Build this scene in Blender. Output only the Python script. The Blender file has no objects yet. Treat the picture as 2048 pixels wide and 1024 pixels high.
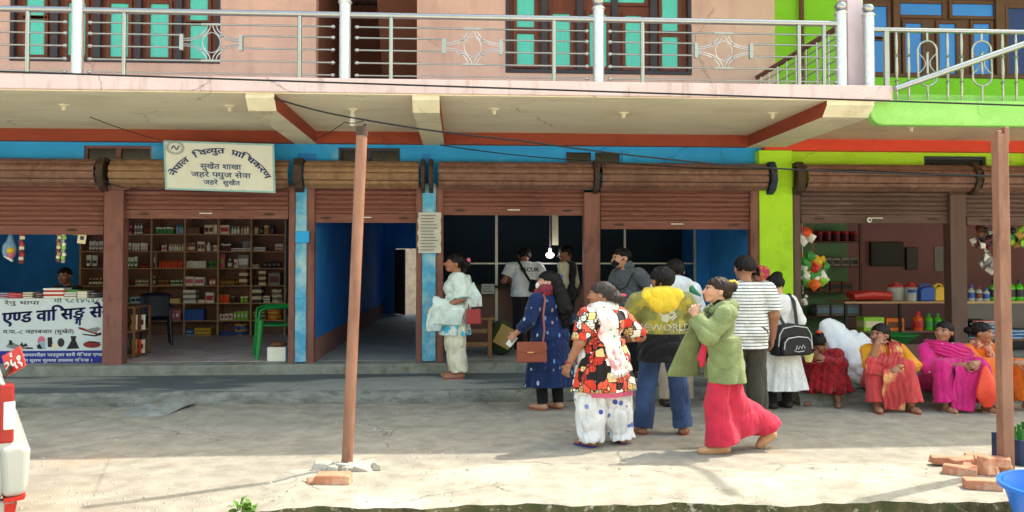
import bpy, bmesh, math, random
import numpy as np
from mathutils import Vector, Matrix
R = math.radians
rnd = random.Random(7)
S = bpy.context.scene
COL = S.collection
# ---------------------------------------------------------------- camera
FPX, CXP, CYP = 1650.0, 1024.0, 476.0          # focal length and principal point in photo pixels
YAW, PITCH, EYE = R(3.54), R(1.6), Vector((0, 0, 1.69))
FWD = Vector((math.sin(YAW)*math.cos(PITCH), math.cos(YAW)*math.cos(PITCH), math.sin(PITCH)))
RGT = Vector((math.cos(YAW), -math.sin(YAW), 0))
UPV = RGT.cross(FWD)
cd = bpy.data.cameras.new('camera'); cam = bpy.data.objects.new('camera', cd); COL.objects.link(cam)
cd.sensor_width = 36; cd.lens = 36*FPX/2048; cd.shift_y = (CYP-512)/2048; cd.clip_end = 500; cd.clip_start = .05
mw = Matrix((RGT, UPV, -FWD)).transposed().to_4x4(); mw.translation = EYE; cam.matrix_world = mw
S.camera = cam
# ---------------------------------------------------------------- sky, sun, exposure
w = bpy.data.worlds.new('World'); S.world = w; w.use_nodes = True
SUN_EL, SUN_AZ = R(55), math.atan2(.9, .43)     # azimuth from +Y towards +X
nt = w.node_tree; bg = nt.nodes['Background']
sk = nt.nodes.new('ShaderNodeTexSky'); sk.sky_type = 'NISHITA'; sk.sun_disc = False
sk.sun_elevation = SUN_EL; sk.sun_rotation = SUN_AZ; sk.air_density = 2.6; sk.dust_density = 4.0; sk.ozone_density = .6
nt.links.new(sk.outputs[0], bg.inputs[0]); bg.inputs[1].default_value = .15
sd = bpy.data.lights.new('sun', 'SUN'); sun = bpy.data.objects.new('sun', sd); COL.objects.link(sun)
sd.energy = 2.0; sd.angle = R(.5); sd.color = (1, .93, .82)
sun.location = (20, 12, 30)
sdir = Vector((math.sin(SUN_AZ)*math.cos(SUN_EL), math.cos(SUN_AZ)*math.cos(SUN_EL), math.sin(SUN_EL)))
sun.rotation_euler = sdir.to_track_quat('Z', 'Y').to_euler()
vs = S.view_settings; S.display_settings.display_device = 'sRGB'
vs.view_transform = 'Standard'; vs.look = 'None'; vs.gamma = 1; vs.exposure = 1.5
S.cycles.use_denoising = True; S.cycles.max_bounces = 8; S.cycles.diffuse_bounces = 6
S.cycles.sample_clamp_indirect = 6

def ray(u, v): return FWD + RGT*((u-CXP)/FPX) + UPV*((CYP-v)/FPX)
def at(u, v, Y):                                # the point of the plane y = Y seen at a photo pixel
    r = ray(u, v); return EYE + r*(Y/r.y)
def ong(u, v, z=0.0):                           # the point of the level z seen at a photo pixel
    r = ray(u, v); return EYE + r*((z-EYE.z)/r.z)
def X(u, Y, v=540): return at(u, v, Y).x
def Z(v, Y, u=1000): return at(u, v, Y).z
# ---------------------------------------------------------------- colours and materials
def lin(c):
    return tuple(((x/255)/12.92 if x/255 <= .04045 else ((x/255+.055)/1.055)**2.4) for x in c)
MATS = {}
def mat(name, col, rough=.7, metal=0, var=.12, vs_=5, bump=0, bs=60, col2=None, s2=3, lo=.55, hi=.62, st=(1, 1, 1),
        col3=None, s3=1, lo3=.5, hi3=.6, emit=0, spec=.4, alpha=1, trans=0, st2=None, detail=6, sheen=0):
    m = bpy.data.materials.new(name); m.use_nodes = True; MATS[name] = m
    n = m.node_tree.nodes; l = m.node_tree.links; b = n['Principled BSDF']
    tc = n.new('ShaderNodeTexCoord')
    def mapped(s):
        mp = n.new('ShaderNodeMapping'); mp.inputs['Scale'].default_value = s; l.new(tc.outputs['Object'], mp.inputs[0]); return mp.outputs[0]
    def noise(scale, vec, d=6, rgh=.6):
        t = n.new('ShaderNodeTexNoise'); t.inputs['Scale'].default_value = scale; t.inputs['Detail'].default_value = d
        t.inputs['Roughness'].default_value = rgh; l.new(vec, t.inputs['Vector']); return t.outputs['Fac']
    def ramp(f, a, c):
        q = n.new('ShaderNodeMapRange'); q.inputs[1].default_value = a; q.inputs[2].default_value = c; l.new(f, q.inputs[0]); q.clamp = True; return q.outputs[0]
    def mix(f, a, c, ty='MIX'):
        q = n.new('ShaderNodeMixRGB'); q.blend_type = ty; l.new(f, q.inputs[0])
        for i, x in ((1, a), (2, c)):
            if isinstance(x, tuple): q.inputs[i].default_value = (*x[:3], 1)
            else: l.new(x, q.inputs[i])
        return q.outputs[0]
    c = lin(col); vec = mapped(st)
    if var:
        d = tuple(x*(1-var*1.6) for x in c); h = tuple(min(1, x*(1+var*.7)) for x in c)
        cur = mix(ramp(noise(vs_, vec), .3, .7), d, h)
    else: cur = c
    if col2: cur = mix(ramp(noise(s2, mapped(st2) if st2 else vec, detail), lo, hi), cur, lin(col2))
    if col3: cur = mix(ramp(noise(s3, vec, 8, .7), lo3, hi3), cur, lin(col3))
    if isinstance(cur, tuple): b.inputs['Base Color'].default_value = (*cur, 1)
    else: l.new(cur, b.inputs['Base Color'])
    b.inputs['Roughness'].default_value = rough; b.inputs['Metallic'].default_value = metal
    b.inputs['Specular IOR Level'].default_value = spec
    if alpha < 1: b.inputs['Alpha'].default_value = alpha
    if trans: b.inputs['Transmission Weight'].default_value = trans
    if emit: b.inputs['Emission Color'].default_value = (*c, 1); b.inputs['Emission Strength'].default_value = emit
    if sheen: b.inputs['Sheen Weight'].default_value = sheen
    if bump:
        bp = n.new('ShaderNodeBump'); bp.inputs['Strength'].default_value = bump; bp.inputs['Distance'].default_value = .01
        l.new(noise(bs, vec, 5), bp.inputs['Height']); l.new(bp.outputs[0], b.inputs['Normal'])
    m['links'] = 1
    return m
# ---------------------------------------------------------------- objects
def tag(o, label=None, cat=None, group=None, kind=None):
    if label: o['label'] = label
    if cat: o['category'] = cat
    if group: o['group'] = group
    if kind: o['kind'] = kind
    return o
def thing(name, label, cat, loc=(0, 0, 0), group=None, rz=0):
    o = bpy.data.objects.new(name, None); COL.objects.link(o); o.location = loc; o.rotation_euler = (0, 0, rz)
    o.empty_display_size = .1
    return tag(o, label, cat, group)
def origin(o):
    p = Vector((0, 0, 0))
    while o is not None: p = p + o.location; o = o.parent
    return p
class MB:                                       # collects shapes and links them as ONE mesh object
    def __init__(s): s.v = []; s.f = []; s.m = []
    def add(s, vs, fs, mi=0):
        k = len(s.v); s.v += [tuple(p) for p in vs]; s.f += [tuple(i+k for i in f) for f in fs]; s.m += [mi]*len(fs); return s
    def box(s, x0, x1, y0, y1, z0, z1, mi=0, M=None):
        vs = [Vector((x, y, z)) for z in (z0, z1) for y in (y0, y1) for x in (x0, x1)]
        if M: vs = [M @ p for p in vs]
        return s.add(vs, [(0, 2, 3, 1), (4, 5, 7, 6), (0, 1, 5, 4), (2, 6, 7, 3), (0, 4, 6, 2), (1, 3, 7, 5)], mi)
    def cbox(s, c, sx, sy, sz, rz=0, mi=0, rx=0, ry=0):   # box centred on c in x and y, standing on c.z
        M = Matrix.Translation(c) @ Matrix.Rotation(rz, 4, 'Z') @ Matrix.Rotation(ry, 4, 'Y') @ Matrix.Rotation(rx, 4, 'X')
        return s.box(-sx/2, sx/2, -sy/2, sy/2, 0, sz, mi, M)
    def tube(s, pts, r, n=8, mi=0, cap=True, sq=None):
        pts = [Vector(p) for p in pts]; rs = r if isinstance(r, (list, tuple)) else [r]*len(pts); vs = []; fs = []
        t0 = (pts[1]-pts[0]).normalized(); a = t0.orthogonal().normalized()
        if abs(t0.z) > .9: a = Vector((1, 0, 0)); a = (a-t0*a.dot(t0)).normalized()
        for i, p in enumerate(pts):
            t = (pts[min(i+1, len(pts)-1)]-pts[max(i-1, 0)]).normalized()
            a = (a-t*a.dot(t)).normalized(); b = t.cross(a)
            for k in range(n):
                g = 2*math.pi*(k+.5)/n; vs.append(p+(a*math.cos(g)+b*math.sin(g)*(sq or 1))*rs[i])
        for i in range(len(pts)-1):
            for k in range(n): fs.append((i*n+k, i*n+(k+1) % n, (i+1)*n+(k+1) % n, (i+1)*n+k))
        if cap: fs.append(tuple(range(n))[::-1]); fs.append(tuple(range((len(pts)-1)*n, len(pts)*n)))
        return s.add(vs, fs, mi)
    def lathe(s, prof, c=(0, 0, 0), n=14, mi=0, M=None, sx=1, sy=1):
        c = Vector(c); vs = []; fs = []
        for r, z in prof:
            for k in range(n):
                g = 2*math.pi*k/n; p = Vector((r*math.cos(g)*sx, r*math.sin(g)*sy, z)); vs.append(c+(M @ p if M else p))
        for i in range(len(prof)-1):
            for k in range(n): fs.append((i*n+k, i*n+(k+1) % n, (i+1)*n+(k+1) % n, (i+1)*n+k))
        fs.append(tuple(range(n))[::-1]); fs.append(tuple(range((len(prof)-1)*n, len(prof)*n)))
        return s.add(vs, fs, mi)
    def ball(s, c, r, n=12, mi=0, sx=1, sy=1, sz=1):
        q = max(5, n//2+1)
        return s.lathe([(max(1e-4, r*math.sin(math.pi*i/q)), -r*sz*math.cos(math.pi*i/q)) for i in range(q+1)], c, n, mi, None, sx, sy)
    def prism(s, poly, ax, a, b, mi=0):         # poly in the two other axes, extruded along ax from a to b
        n = len(poly)
        def P(p, t): return {'x': (t, p[0], p[1]), 'y': (p[0], t, p[1]), 'z': (p[0], p[1], t)}[ax]
        vs = [P(p, a) for p in poly]+[P(p, b) for p in poly]
        return s.add(vs, [tuple(range(n)), tuple(range(n, 2*n))[::-1]]+[(i, i+n, (i+1) % n+n, (i+1) % n) for i in range(n)], mi)
    def strip(s, prof, ax, a, b, mi=0):         # open profile extruded
        n = len(prof)
        def P(p, t): return {'x': (t, p[0], p[1]), 'y': (p[0], t, p[1])}[ax]
        return s.add([P(p, a) for p in prof]+[P(p, b) for p in prof], [(i, i+1, i+1+n, i+n) for i in range(n-1)], mi)
    def build(s, name, mats, parent=None, smooth=False, bevel=0, local=False, seg=1, recalc=True, ang=40):
        o0 = Vector((0, 0, 0)) if local else origin(parent)
        me = bpy.data.meshes.new(name)
        me.from_pydata([(p[0]-o0.x, p[1]-o0.y, p[2]-o0.z) for p in s.v], [], s.f)
        mats = mats if isinstance(mats, (list, tuple)) else [mats]
        for m in mats: me.materials.append(MATS[m] if isinstance(m, str) else m)
        me.polygons.foreach_set('material_index', s.m)
        if recalc:
            bm = bmesh.new(); bm.from_mesh(me); bmesh.ops.recalc_face_normals(bm, faces=bm.faces); bm.to_mesh(me); bm.free()
        if smooth:
            me.polygons.foreach_set('use_smooth', [True]*len(me.polygons)); me.set_sharp_from_angle(angle=R(ang))
        o = bpy.data.objects.new(name, me); COL.objects.link(o); o.parent = parent
        if bevel:
            b = o.modifiers.new('edge', 'BEVEL'); b.width = bevel; b.segments = seg; b.limit_method = 'ANGLE'; b.angle_limit = R(50)
        return o
def lone(mb, name, mats, label, cat, loc, group=None, **k):   # a thing that is one mesh; its origin at loc
    o = mb.build(name, mats, None, **k)
    L = Vector(loc); o.data.transform(Matrix.Translation(-L)); o.location = L
    return tag(o, label, cat, group)
def copy_tree(o, loc=None, parent=None, label=None, rz=None):
    c = o.copy(); COL.objects.link(c); c.parent = parent
    if loc is not None: c.location = loc
    if rz is not None: c.rotation_euler.z = rz
    if label: c['label'] = label
    for ch in list(o.children): copy_tree(ch, None, c)
    return c
# ---------------------------------------------------------------- lettering (built from outlines, as meshes)
_gl = {}
def glyph(ch, bold=.012):
    k = (ch, bold)
    if k in _gl: return _gl[k]
    c = bpy.data.curves.new('glyph', 'FONT'); c.body = ch+'|'; c.size = 1; c.offset = bold; c.resolution_u = 2
    o = bpy.data.objects.new('glyph', c); COL.objects.link(o)
    def ev():
        dg = bpy.context.evaluated_depsgraph_get(); dg.update()
        return bpy.data.meshes.new_from_object(o.evaluated_get(dg), depsgraph=dg)
    m2 = ev(); adv = max((p.co.x for p in m2.vertices), default=.3)
    c.body = '|'; adv -= max(p.co.x for p in ev().vertices)
    c.body = ch; me = ev()
    vs = [(p.co.x, p.co.y) for p in me.vertices]; fs = [tuple(p.vertices) for p in me.polygons]
    bpy.data.objects.remove(o); bpy.data.curves.remove(c)
    if ch == ' ': adv = .3
    _gl[k] = (vs, fs, max(0, adv)); return _gl[k]
def clip_right(vs, fs, x):                      # half form: the glyph without its right-hand stem
    bm = bmesh.new(); bv = [bm.verts.new((a, b, 0)) for a, b in vs]
    for f in fs:
        try: bm.faces.new([bv[i] for i in f])
        except ValueError: pass
    bmesh.ops.bisect_plane(bm, geom=bm.verts[:]+bm.edges[:]+bm.faces[:], plane_co=(x, 0, 0), plane_no=(1, 0, 0), clear_outer=True)
    bm.verts.index_update(); r = ([(p.co.x, p.co.y) for p in bm.verts], [tuple(q.index for q in f.verts) for f in bm.faces]); bm.free(); return r
def words(txt, bold=.012):
    # visual-order string; '~' after a letter = half form, '_' before = small letter below the previous one, '/' = ra stroke, '^' = hook above
    vs = []; fs = []; x = 0; i = 0; last = 0; spans = []
    def put(a, f, dx, dy=0, sc=1):
        k = len(vs); vs.extend((p*sc+dx, q*sc+dy) for p, q in a); fs.extend(tuple(j+k for j in g) for g in f)
    while i < len(txt):
        ch = txt[i]
        if ch == '_':
            i += 1; a, f, ad = glyph(txt[i], bold); put(a, f, last+.12, -.42, .62); i += 1; continue
        if ch == '/':
            q = [(x-.52, .08), (x-.47, .0), (x-.22, .2), (x-.25, .28)]; put(q, [(0, 1, 2, 3)], 0); i += 1; continue
        if ch == '^':
            n = 7; q = [(x-.2+.15*math.cos(t*math.pi/(n-1)), .66+.18*math.sin(t*math.pi/(n-1))) for t in range(n)]+[(x-.2+.09*math.cos(t*math.pi/(n-1)), .66+.11*math.sin(t*math.pi/(n-1))) for t in range(n-1, -1, -1)]
            put(q, [(j, j+1, 2*n-2-j, 2*n-1-j) for j in range(n-1)], 0); i += 1; continue
        a, f, ad = glyph(ch, bold)
        if i+1 < len(txt) and txt[i+1] == '~':
            cut = ad*.66; a, f = clip_right(a, f, cut); ad = cut; i += 1
        put(a, f, x); last = x; x += ad; i += 1
    return vs, fs, x
def lay(mb, txt, place, size, mi=0, bold=.012, align='c', sx=1, fat=0):
    if fat:                                     # brush-thick lettering: the outline laid twice, a little apart
        lay(mb, txt, lambda a, b: place(a-fat, b), size, mi, bold, align, sx); r = lay(mb, txt, lambda a, b: place(a+fat, b+fat*.6), size, mi, bold, align, sx); return r
    # place(a, b): a along the baseline, b upwards (metres) -> world point
    vs, fs, wd = words(txt, bold); off = {'c': -wd/2, 'l': 0, 'r': -wd}[align]
    mb.add([place((x+off)*size*sx, y*size) for x, y in vs], fs, mi); return wd*size*sx
# ---------------------------------------------------------------- levels and planes of the place
YK, YS, YF, YW, YB = 9.9, 11.4, 11.55, 11.7, 8.97      # kerb face, sill face, shutter frames, house wall, balcony edge
ZP, ZF, ZS, ZT = .15, .285, 3.51, 3.67                  # pavement, shop floor, soffit, balcony floor
XL, XR = -11.0, 13.0
# ---------------------------------------------------------------- materials of the place
mat('concrete', (158, 151, 136), .9, var=.2, vs_=4.5, bump=.7, bs=55, col2=(140, 135, 124), s2=1.3, lo=.52, hi=.7, col3=(166, 144, 120), s3=.5, lo3=.56, hi3=.72)
mat('slab_concrete', (162, 156, 140), .9, var=.2, vs_=6, bump=.5, bs=50, col2=(146, 139, 124), s2=2.4, lo=.56, hi=.72, col3=(174, 170, 158), s3=1.2, lo3=.5, hi3=.65)
mat('bounce_gravel', (206, 198, 180), .95, var=.1, vs_=3)  # ground mostly out of view, made extra pale to bounce light up to the soffit
mat('moss', (82, 76, 50), .95, var=.4, vs_=14, bump=1, bs=40, col2=(60, 66, 34), s2=9, lo=.45, hi=.6, col3=(150, 146, 130), s3=16, lo3=.55, hi3=.66)
mat('kerb', (140, 140, 132), .9, var=.25, vs_=5, bump=.6, bs=40, col2=(98, 98, 94), s2=4, lo=.5, hi=.68, st=(1, 1, 3))
mat('pavement', (156, 156, 150), .85, var=.12, vs_=3, bump=.3, bs=50, col2=(92, 98, 102), s2=.55, lo=.44, hi=.5, st2=(.5, 1.5, 1), detail=7)
mat('fresh_cement', (176, 170, 158), .95, var=.15, vs_=9, bump=.8, bs=60)
mat('sill_cement', (150, 152, 145), .9, var=.2, vs_=4, bump=.4, bs=60, col2=(120, 116, 100), s2=3, lo=.55, hi=.66)
mat('tile_floor', (206, 186, 190), .35, var=.2, vs_=1.5, col2=(222, 208, 212), s2=2.4, lo=.55, hi=.62)
mat('grey_floor', (168, 168, 164), .7, var=.15, vs_=2, bump=.2)
mat('pink', (224, 192, 184), .8, var=.06, vs_=1.2, bump=.25, bs=60, col2=(206, 170, 162), s2=1.6, lo=.5, hi=.75, st2=(3.5, 1, .5), col3=(200, 168, 158), s3=7, lo3=.66, hi3=.72)
mat('pale_pink', (226, 200, 198), .8, var=.05, vs_=1.8, bump=.2, bs=50, col2=(190, 166, 158), s2=2.2, lo=.54, hi=.72, st2=(4, 1, .6), col3=(178, 156, 146), s3=9, lo3=.66, hi3=.72)
mat('stair_brown', (140, 96, 80), .85, var=.1, vs_=2)
mat('soffit', (242, 234, 206), .85, bump=.15, bs=30, var=.04, vs_=1, col2=(228, 218, 186), s2=1.6, lo=.48, hi=.75, st=(.6, 2, 1), col3=(196, 188, 160), s3=2.2, lo3=.68, hi3=.8)
mat('tan_soffit', (226, 200, 172), .85, bump=.15, bs=30, var=.06, vs_=1.2, col2=(196, 172, 148), s2=2, lo=.55, hi=.75)
mat('cream', (232, 224, 194), .8, bump=.2, bs=30, var=.06, vs_=3, col2=(208, 196, 162), s2=2.4, lo=.58, hi=.72)
mat('red_brown', (158, 72, 48), .75, bump=.2, bs=40, var=.1, vs_=3, col2=(134, 58, 40), s2=3, lo=.6, hi=.75, st=(1, 1, 3))
mat('orange_red', (222, 74, 46), .7, var=.05)
mat('blue_wall', (52, 178, 255), .75, var=.08, vs_=2, bump=.15, bs=60, col2=(116, 196, 240), s2=2.6, lo=.58, hi=.74)
mat('blue_peel', (88, 180, 226), .75, var=.12, vs_=6, bump=.5, bs=40, col2=(176, 212, 220), s2=4, lo=.46, hi=.68, col3=(196, 186, 160), s3=14, lo3=.62, hi3=.66)
mat('inner_blue', (46, 142, 226), .75, var=.12, vs_=2.5, bump=.2, col2=(40, 122, 204), s2=1.2, lo=.5, hi=.7)
mat('dado_pink', (170, 120, 104), .85, var=.1)
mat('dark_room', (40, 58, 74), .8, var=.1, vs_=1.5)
mat('mauve_room', (150, 108, 112), .8, var=.06, vs_=1.5)
mat('lime', (182, 238, 44), .7, bump=.2, bs=30, var=.04, vs_=1.5, col2=(156, 196, 36), s2=2, lo=.55, hi=.75, col3=(200, 222, 120), s3=9, lo3=.72, hi3=.74)
mat('light_green', (148, 208, 104), .7, bump=.15, bs=40, var=.04, vs_=1.5, col2=(170, 224, 126), s2=2, lo=.55, hi=.75)
mat('leaf_green', (132, 200, 44), .7, var=.05, vs_=1.2)
mat('lilac', (216, 196, 204), .8, var=.04)
mat('shutter', (136, 86, 76), .55, var=.16, vs_=5, st=(.5, 1, 6), col2=(148, 108, 94), s2=3, lo=.55, hi=.72, col3=(96, 60, 52), s3=4, lo3=.6, hi3=.72, bump=.15, bs=30)
mat('shutter_dusty', (106, 82, 78), .6, var=.16, vs_=5, st=(.5, 1, 6), col2=(134, 112, 104), s2=3, lo=.55, hi=.72, bump=.15, bs=30)
mat('roll_cover', (160, 128, 98), .55, var=.2, vs_=7, st=(2, 1, 1.4), col2=(128, 92, 74), s2=3.2, lo=.52, hi=.72, col3=(190, 162, 130), s3=5, lo3=.6, hi3=.72, bump=.3, bs=30)
mat('roll_cover_red', (140, 106, 92), .55, var=.2, vs_=7, st=(2, 1, 1.4), col2=(112, 76, 66), s2=3.2, lo=.52, hi=.72, col3=(172, 140, 120), s3=6, lo3=.6, hi3=.72, bump=.3, bs=30)
mat('column_brown', (140, 92, 84), .6, bump=.3, bs=40, var=.12, vs_=4, st=(2, 2, .6), col2=(104, 68, 62), s2=3, lo=.55, hi=.7, col3=(190, 176, 168), s3=16, lo3=.77, hi3=.79)
mat('column_dark', (98, 74, 68), .6, var=.14, vs_=4, st=(2, 2, .6), col3=(180, 166, 158), s3=14, lo3=.74, hi3=.77)
mat('bracket', (74, 58, 48), .7, var=.25, vs_=8)
mat('bracket_blue', (44, 58, 82), .6, var=.4, vs_=9, col2=(120, 84, 78), s2=5, lo=.58, hi=.66)
mat('steel', (172, 174, 174), .24, metal=.95, var=.05)
mat('hammered', (216, 222, 228), .3, metal=.8, var=.12, vs_=40, bump=.8, bs=60)
mat('sash', (112, 58, 42), .5, var=.2, vs_=5, st=(3, 3, .7))
mat('frame_grey', (62, 62, 74), .6, var=.1)
mat('frame_brown', (100, 62, 50), .55, var=.15, vs_=4)
mat('teal_pane', (84, 214, 204), .25, var=.06, vs_=14, st=(3, 1, .3), spec=.5)
mat('blue_pane', (34, 128, 236), .2, var=.06, vs_=2, spec=.5)
mat('navy_pane', (22, 52, 130), .3, var=.2, vs_=4, st=(3, 1, .5))
mat('dark_pane', (32, 34, 38), .15, var=.1, spec=.6)
mat('wood', (138, 98, 66), .6, var=.18, vs_=6, st=(4, 4, .8))
mat('shelf_wood', (188, 148, 114), .65, var=.15, vs_=5)
mat('shelf_back', (128, 96, 84), .8, var=.1)
mat('black', (20, 20, 22), .5, var=0)
mat('white', (232, 232, 228), .5, var=.04)
def weathered(name, crack=.5, cs=.55, grit=1.0, dark=.45):
    m = MATS[name]; n = m.node_tree.nodes; l = m.node_tree.links; b = n['Principled BSDF']; tc = n.new('ShaderNodeTexCoord'); src = b.inputs['Base Color'].links[0].from_socket
    def N(scale, d=6, vec=None): t = n.new('ShaderNodeTexNoise'); t.inputs['Scale'].default_value = scale; t.inputs['Detail'].default_value = d; t.inputs['Roughness'].default_value = .65; l.new(vec or tc.outputs['Object'], t.inputs['Vector']); return t
    def MR(f, a, c, o0=0., o1=1.): q = n.new('ShaderNodeMapRange'); q.inputs[1].default_value = a; q.inputs[2].default_value = c; q.inputs[3].default_value = o0; q.inputs[4].default_value = o1; l.new(f, q.inputs[0]); return q.outputs[0]
    def MUL(a, c): q = n.new('ShaderNodeMath'); q.operation = 'MULTIPLY'; l.new(a, q.inputs[0]); (l.new(c, q.inputs[1]) if not isinstance(c, float) else setattr(q.inputs[1], 'default_value', c)); return q.outputs[0]
    def MX(f, a, col): q = n.new('ShaderNodeMixRGB'); q.blend_type = 'MULTIPLY'; l.new(f, q.inputs[0]); l.new(a, q.inputs[1]); q.inputs[2].default_value = (*col, 1); return q.outputs[0]
    wv = n.new('ShaderNodeMixRGB'); wv.blend_type = 'ADD'; wv.inputs[0].default_value = .35; l.new(tc.outputs['Object'], wv.inputs[1]); l.new(N(2.2, 5).outputs['Color'], wv.inputs[2])
    v = n.new('ShaderNodeTexVoronoi'); v.feature = 'DISTANCE_TO_EDGE'; v.inputs['Scale'].default_value = cs; l.new(wv.outputs[0], v.inputs['Vector'])
    line = MUL(MR(v.outputs['Distance'], .006, .0015), MR(N(.8, 3).outputs['Fac'], .5, .56)); line = MUL(line, crack)
    spk = MR(N(70, 2).outputs['Fac'], .66, .74); spk2 = MR(N(38, 3).outputs['Fac'], .64, .72); st = MUL(MR(N(1.1, 8).outputs['Fac'], .52, .7), dark)
    c = MX(line, src, (.25, .24, .22)); c = MX(MUL(spk, .6*grit), c, (.45, .43, .4)); c = MX(MUL(spk2, .35*grit), c, (.6, .56, .5)); c = MX(st, c, (.62, .6, .58)); l.new(c, b.inputs['Base Color'])
    bp = [x for x in n if x.type == 'BUMP'][0]; bp.inputs['Strength'].default_value = .8; add = n.new('ShaderNodeMath'); add.operation = 'SUBTRACT'; l.new(bp.inputs['Height'].links[0].from_socket, add.inputs[0]); l.new(MUL(line, 1.5), add.inputs[1]); l.new(add.outputs[0], bp.inputs['Height'])
weathered('concrete'); weathered('slab_concrete', .6, .8, 1.2, .3); weathered('kerb', .5, 2.5, 1, .6); weathered('pavement', .5, .7, .8, .3); weathered('sill_cement', .5, 2, 1, .6); weathered('fresh_cement', .2, 2, 1.4, .4)
for q_ in (('pink', .35, .35, .1, .3), ('pale_pink', .5, .6, .5, .5), ('soffit', .4, .35, .2, .35), ('tan_soffit', .4, .4, .2, .35), ('lime', .3, .5, .3, .35), ('cream', .4, .8, .5, .5), ('light_green', .3, .5, .4, .35), ('blue_wall', .4, .6, .4, .45), ('red_brown', .3, .6, .5, .5), ('shutter', 0., 1, .9, .8), ('shutter_dusty', 0., 1, .9, .8), ('roll_cover', 0., 1, .9, .9), ('roll_cover_red', 0., 1, .9, .9), ('column_brown', .2, 1, .9, .7), ('blue_peel', .6, 2.2, .8, .5)): weathered(*q_)
# ---------------------------------------------------------------- ground
def grid_sheet(x0, x1, y0, y1, nx, ny, fz):
    mb = MB(); vs = [(x0+(x1-x0)*i/nx, y0+(y1-y0)*j/ny, 0) for j in range(ny+1) for i in range(nx+1)]
    return mb.add([(x, y, fz(x, y)) for x, y, _ in vs], [(j*(nx+1)+i, j*(nx+1)+i+1, (j+1)*(nx+1)+i+1, (j+1)*(nx+1)+i) for j in range(ny) for i in range(nx)])
def wob(x, y, k=1.0): return k*(math.sin(1.7*x+.6*y)+math.sin(.9*x-2.3*y+1)+.6*math.sin(4.1*x+3.3*y))/2.6
tag(MB().box(-150, 150, -150, 150, -.6, -.14).build('ground', 'bounce_gravel'), kind='structure')
yd = 5.615
rd = grid_sheet(-12, 14, yd+.15, YK+.1, 130, 24, lambda x, y: .008*wob(x, y))
tag(rd.build('road', 'concrete', smooth=True, recalc=False), kind='structure')
xs0 = ong(505, 985).x                            # the raised concrete slab in front starts here
mb = MB()                                        # left of the slab the street goes on towards the camera
mb.add([(-12, 1.5, -.008), (xs0-.05, 1.5, -.008), (xs0-.05, yd+.3, -.002), (-12, yd+.3, -.002)], [(0, 1, 2, 3)])
tag(mb.build('street', 'concrete', recalc=False), kind='structure')
def edge(x): return yd-.034*x+.03*math.sin(5*x)+.02*math.sin(13*x+1)+.012*math.sin(31*x)+.02*math.sin(2.1*x)
mb = MB(); n = 260; rows = [(-.02, -.14), (0, .0), (.012, .035), (.05, .05), (.4, .055), (.8, .05), (1.05, .035), (1.2, .012), (1.26, -.01)]
vs = []
for j, (dy, z) in enumerate(rows):
    for i in range(n+1):
        x = xs0+(14-xs0)*i/n; t = min(1, i/6)
        vs.append((x, edge(x)+dy+(.05*math.sin(2.3*x) if j > 5 else 0), (z*t+(-.01)*(1-t) if j else z)+(.004*wob(3*x, 9*dy) if 2 < j < 8 else 0)))
for j in range(len(rows)-1):
    mb.add([], []); mb.f += [(j*(n+1)+i, j*(n+1)+i+1, (j+1)*(n+1)+i+1, (j+1)*(n+1)+i) for i in range(n)]; mb.m += [1 if j < 2 else 0]*n
mb.v = vs
tag(mb.build('kerb_slab', ['slab_concrete', 'moss'], smooth=True), kind='structure')
# pavement in front of the shops, its worn kerb and the upper step
def kerbz(x, t): return ZP*t
mb = MB(); n = 220; prof = [(0, -.02), (.0, .03), (.012, .115), (.04, .142), (.1, ZP)]
vs = []
for j, (dy, z) in enumerate(prof):
    for i in range(n+1):
        x = -11+25*i/n; vs.append((x, YK+dy+(.025*math.sin(2.2*x)+.018*math.sin(7*x+j)+.01*math.sin(23*x+2*j))*(1 if j < 4 else .3), z+(.006*math.sin(9*x+j*2) if 0 < j < 4 else 0)))
mb.v = vs
for j in range(len(prof)-1): mb.f += [(j*(n+1)+i, j*(n+1)+i+1, (j+1)*(n+1)+i+1, (j+1)*(n+1)+i) for i in range(n)]; mb.m += [0]*n
tag(mb.build('kerb', 'kerb', smooth=True, ang=60), kind='structure')
tag(grid_sheet(-11, 14, YK+.09, YS+.05, 100, 8, lambda x, y: ZP+.001+.003*wob(x*2, y*3)).build('pavement', 'pavement', smooth=True, recalc=False), kind='structure')
mb = MB(); mb.box(-11, 14, YS, YF+.25, .1, ZF); tag(mb.build('step', 'sill_cement', bevel=.015, seg=2), kind='structure')
a = ong(240, 830); b = ong(345, 815)             # lump of cement ramp against the kerb
mb = MB(); n = 14; vs = []
for j in range(9):
    for i in range(n+1):
        s = i/n; t = j/8; x = a.x-.02+.5*s+.2*t; y = 9.2+.78*t
        vs.append((x, y, max(-.02, (.155*t**.7)*math.sin(math.pi*min(1, max(0, s*.92+.04)))**.55+.012*math.sin(13*x+7*y)*t-.012*(1-t))))
mb.add(vs, [(j*(n+1)+i, j*(n+1)+i+1, (j+1)*(n+1)+i+1, (j+1)*(n+1)+i) for j in range(8) for i in range(n)])
tag(mb.build('ramp', 'sill_cement', smooth=True, recalc=False, ang=70), kind='structure')
tag(MB().box(-11, 14, YF+.24, 22, .1, ZF-.004).build('shop_floor', 'grey_floor'), kind='structure')
tag(MB().box(-9.5, X(600, YF), YF+.26, 16.3, ZF-.003, ZF+.002).build('tiled_floor', 'tile_floor'), kind='structure')
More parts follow.
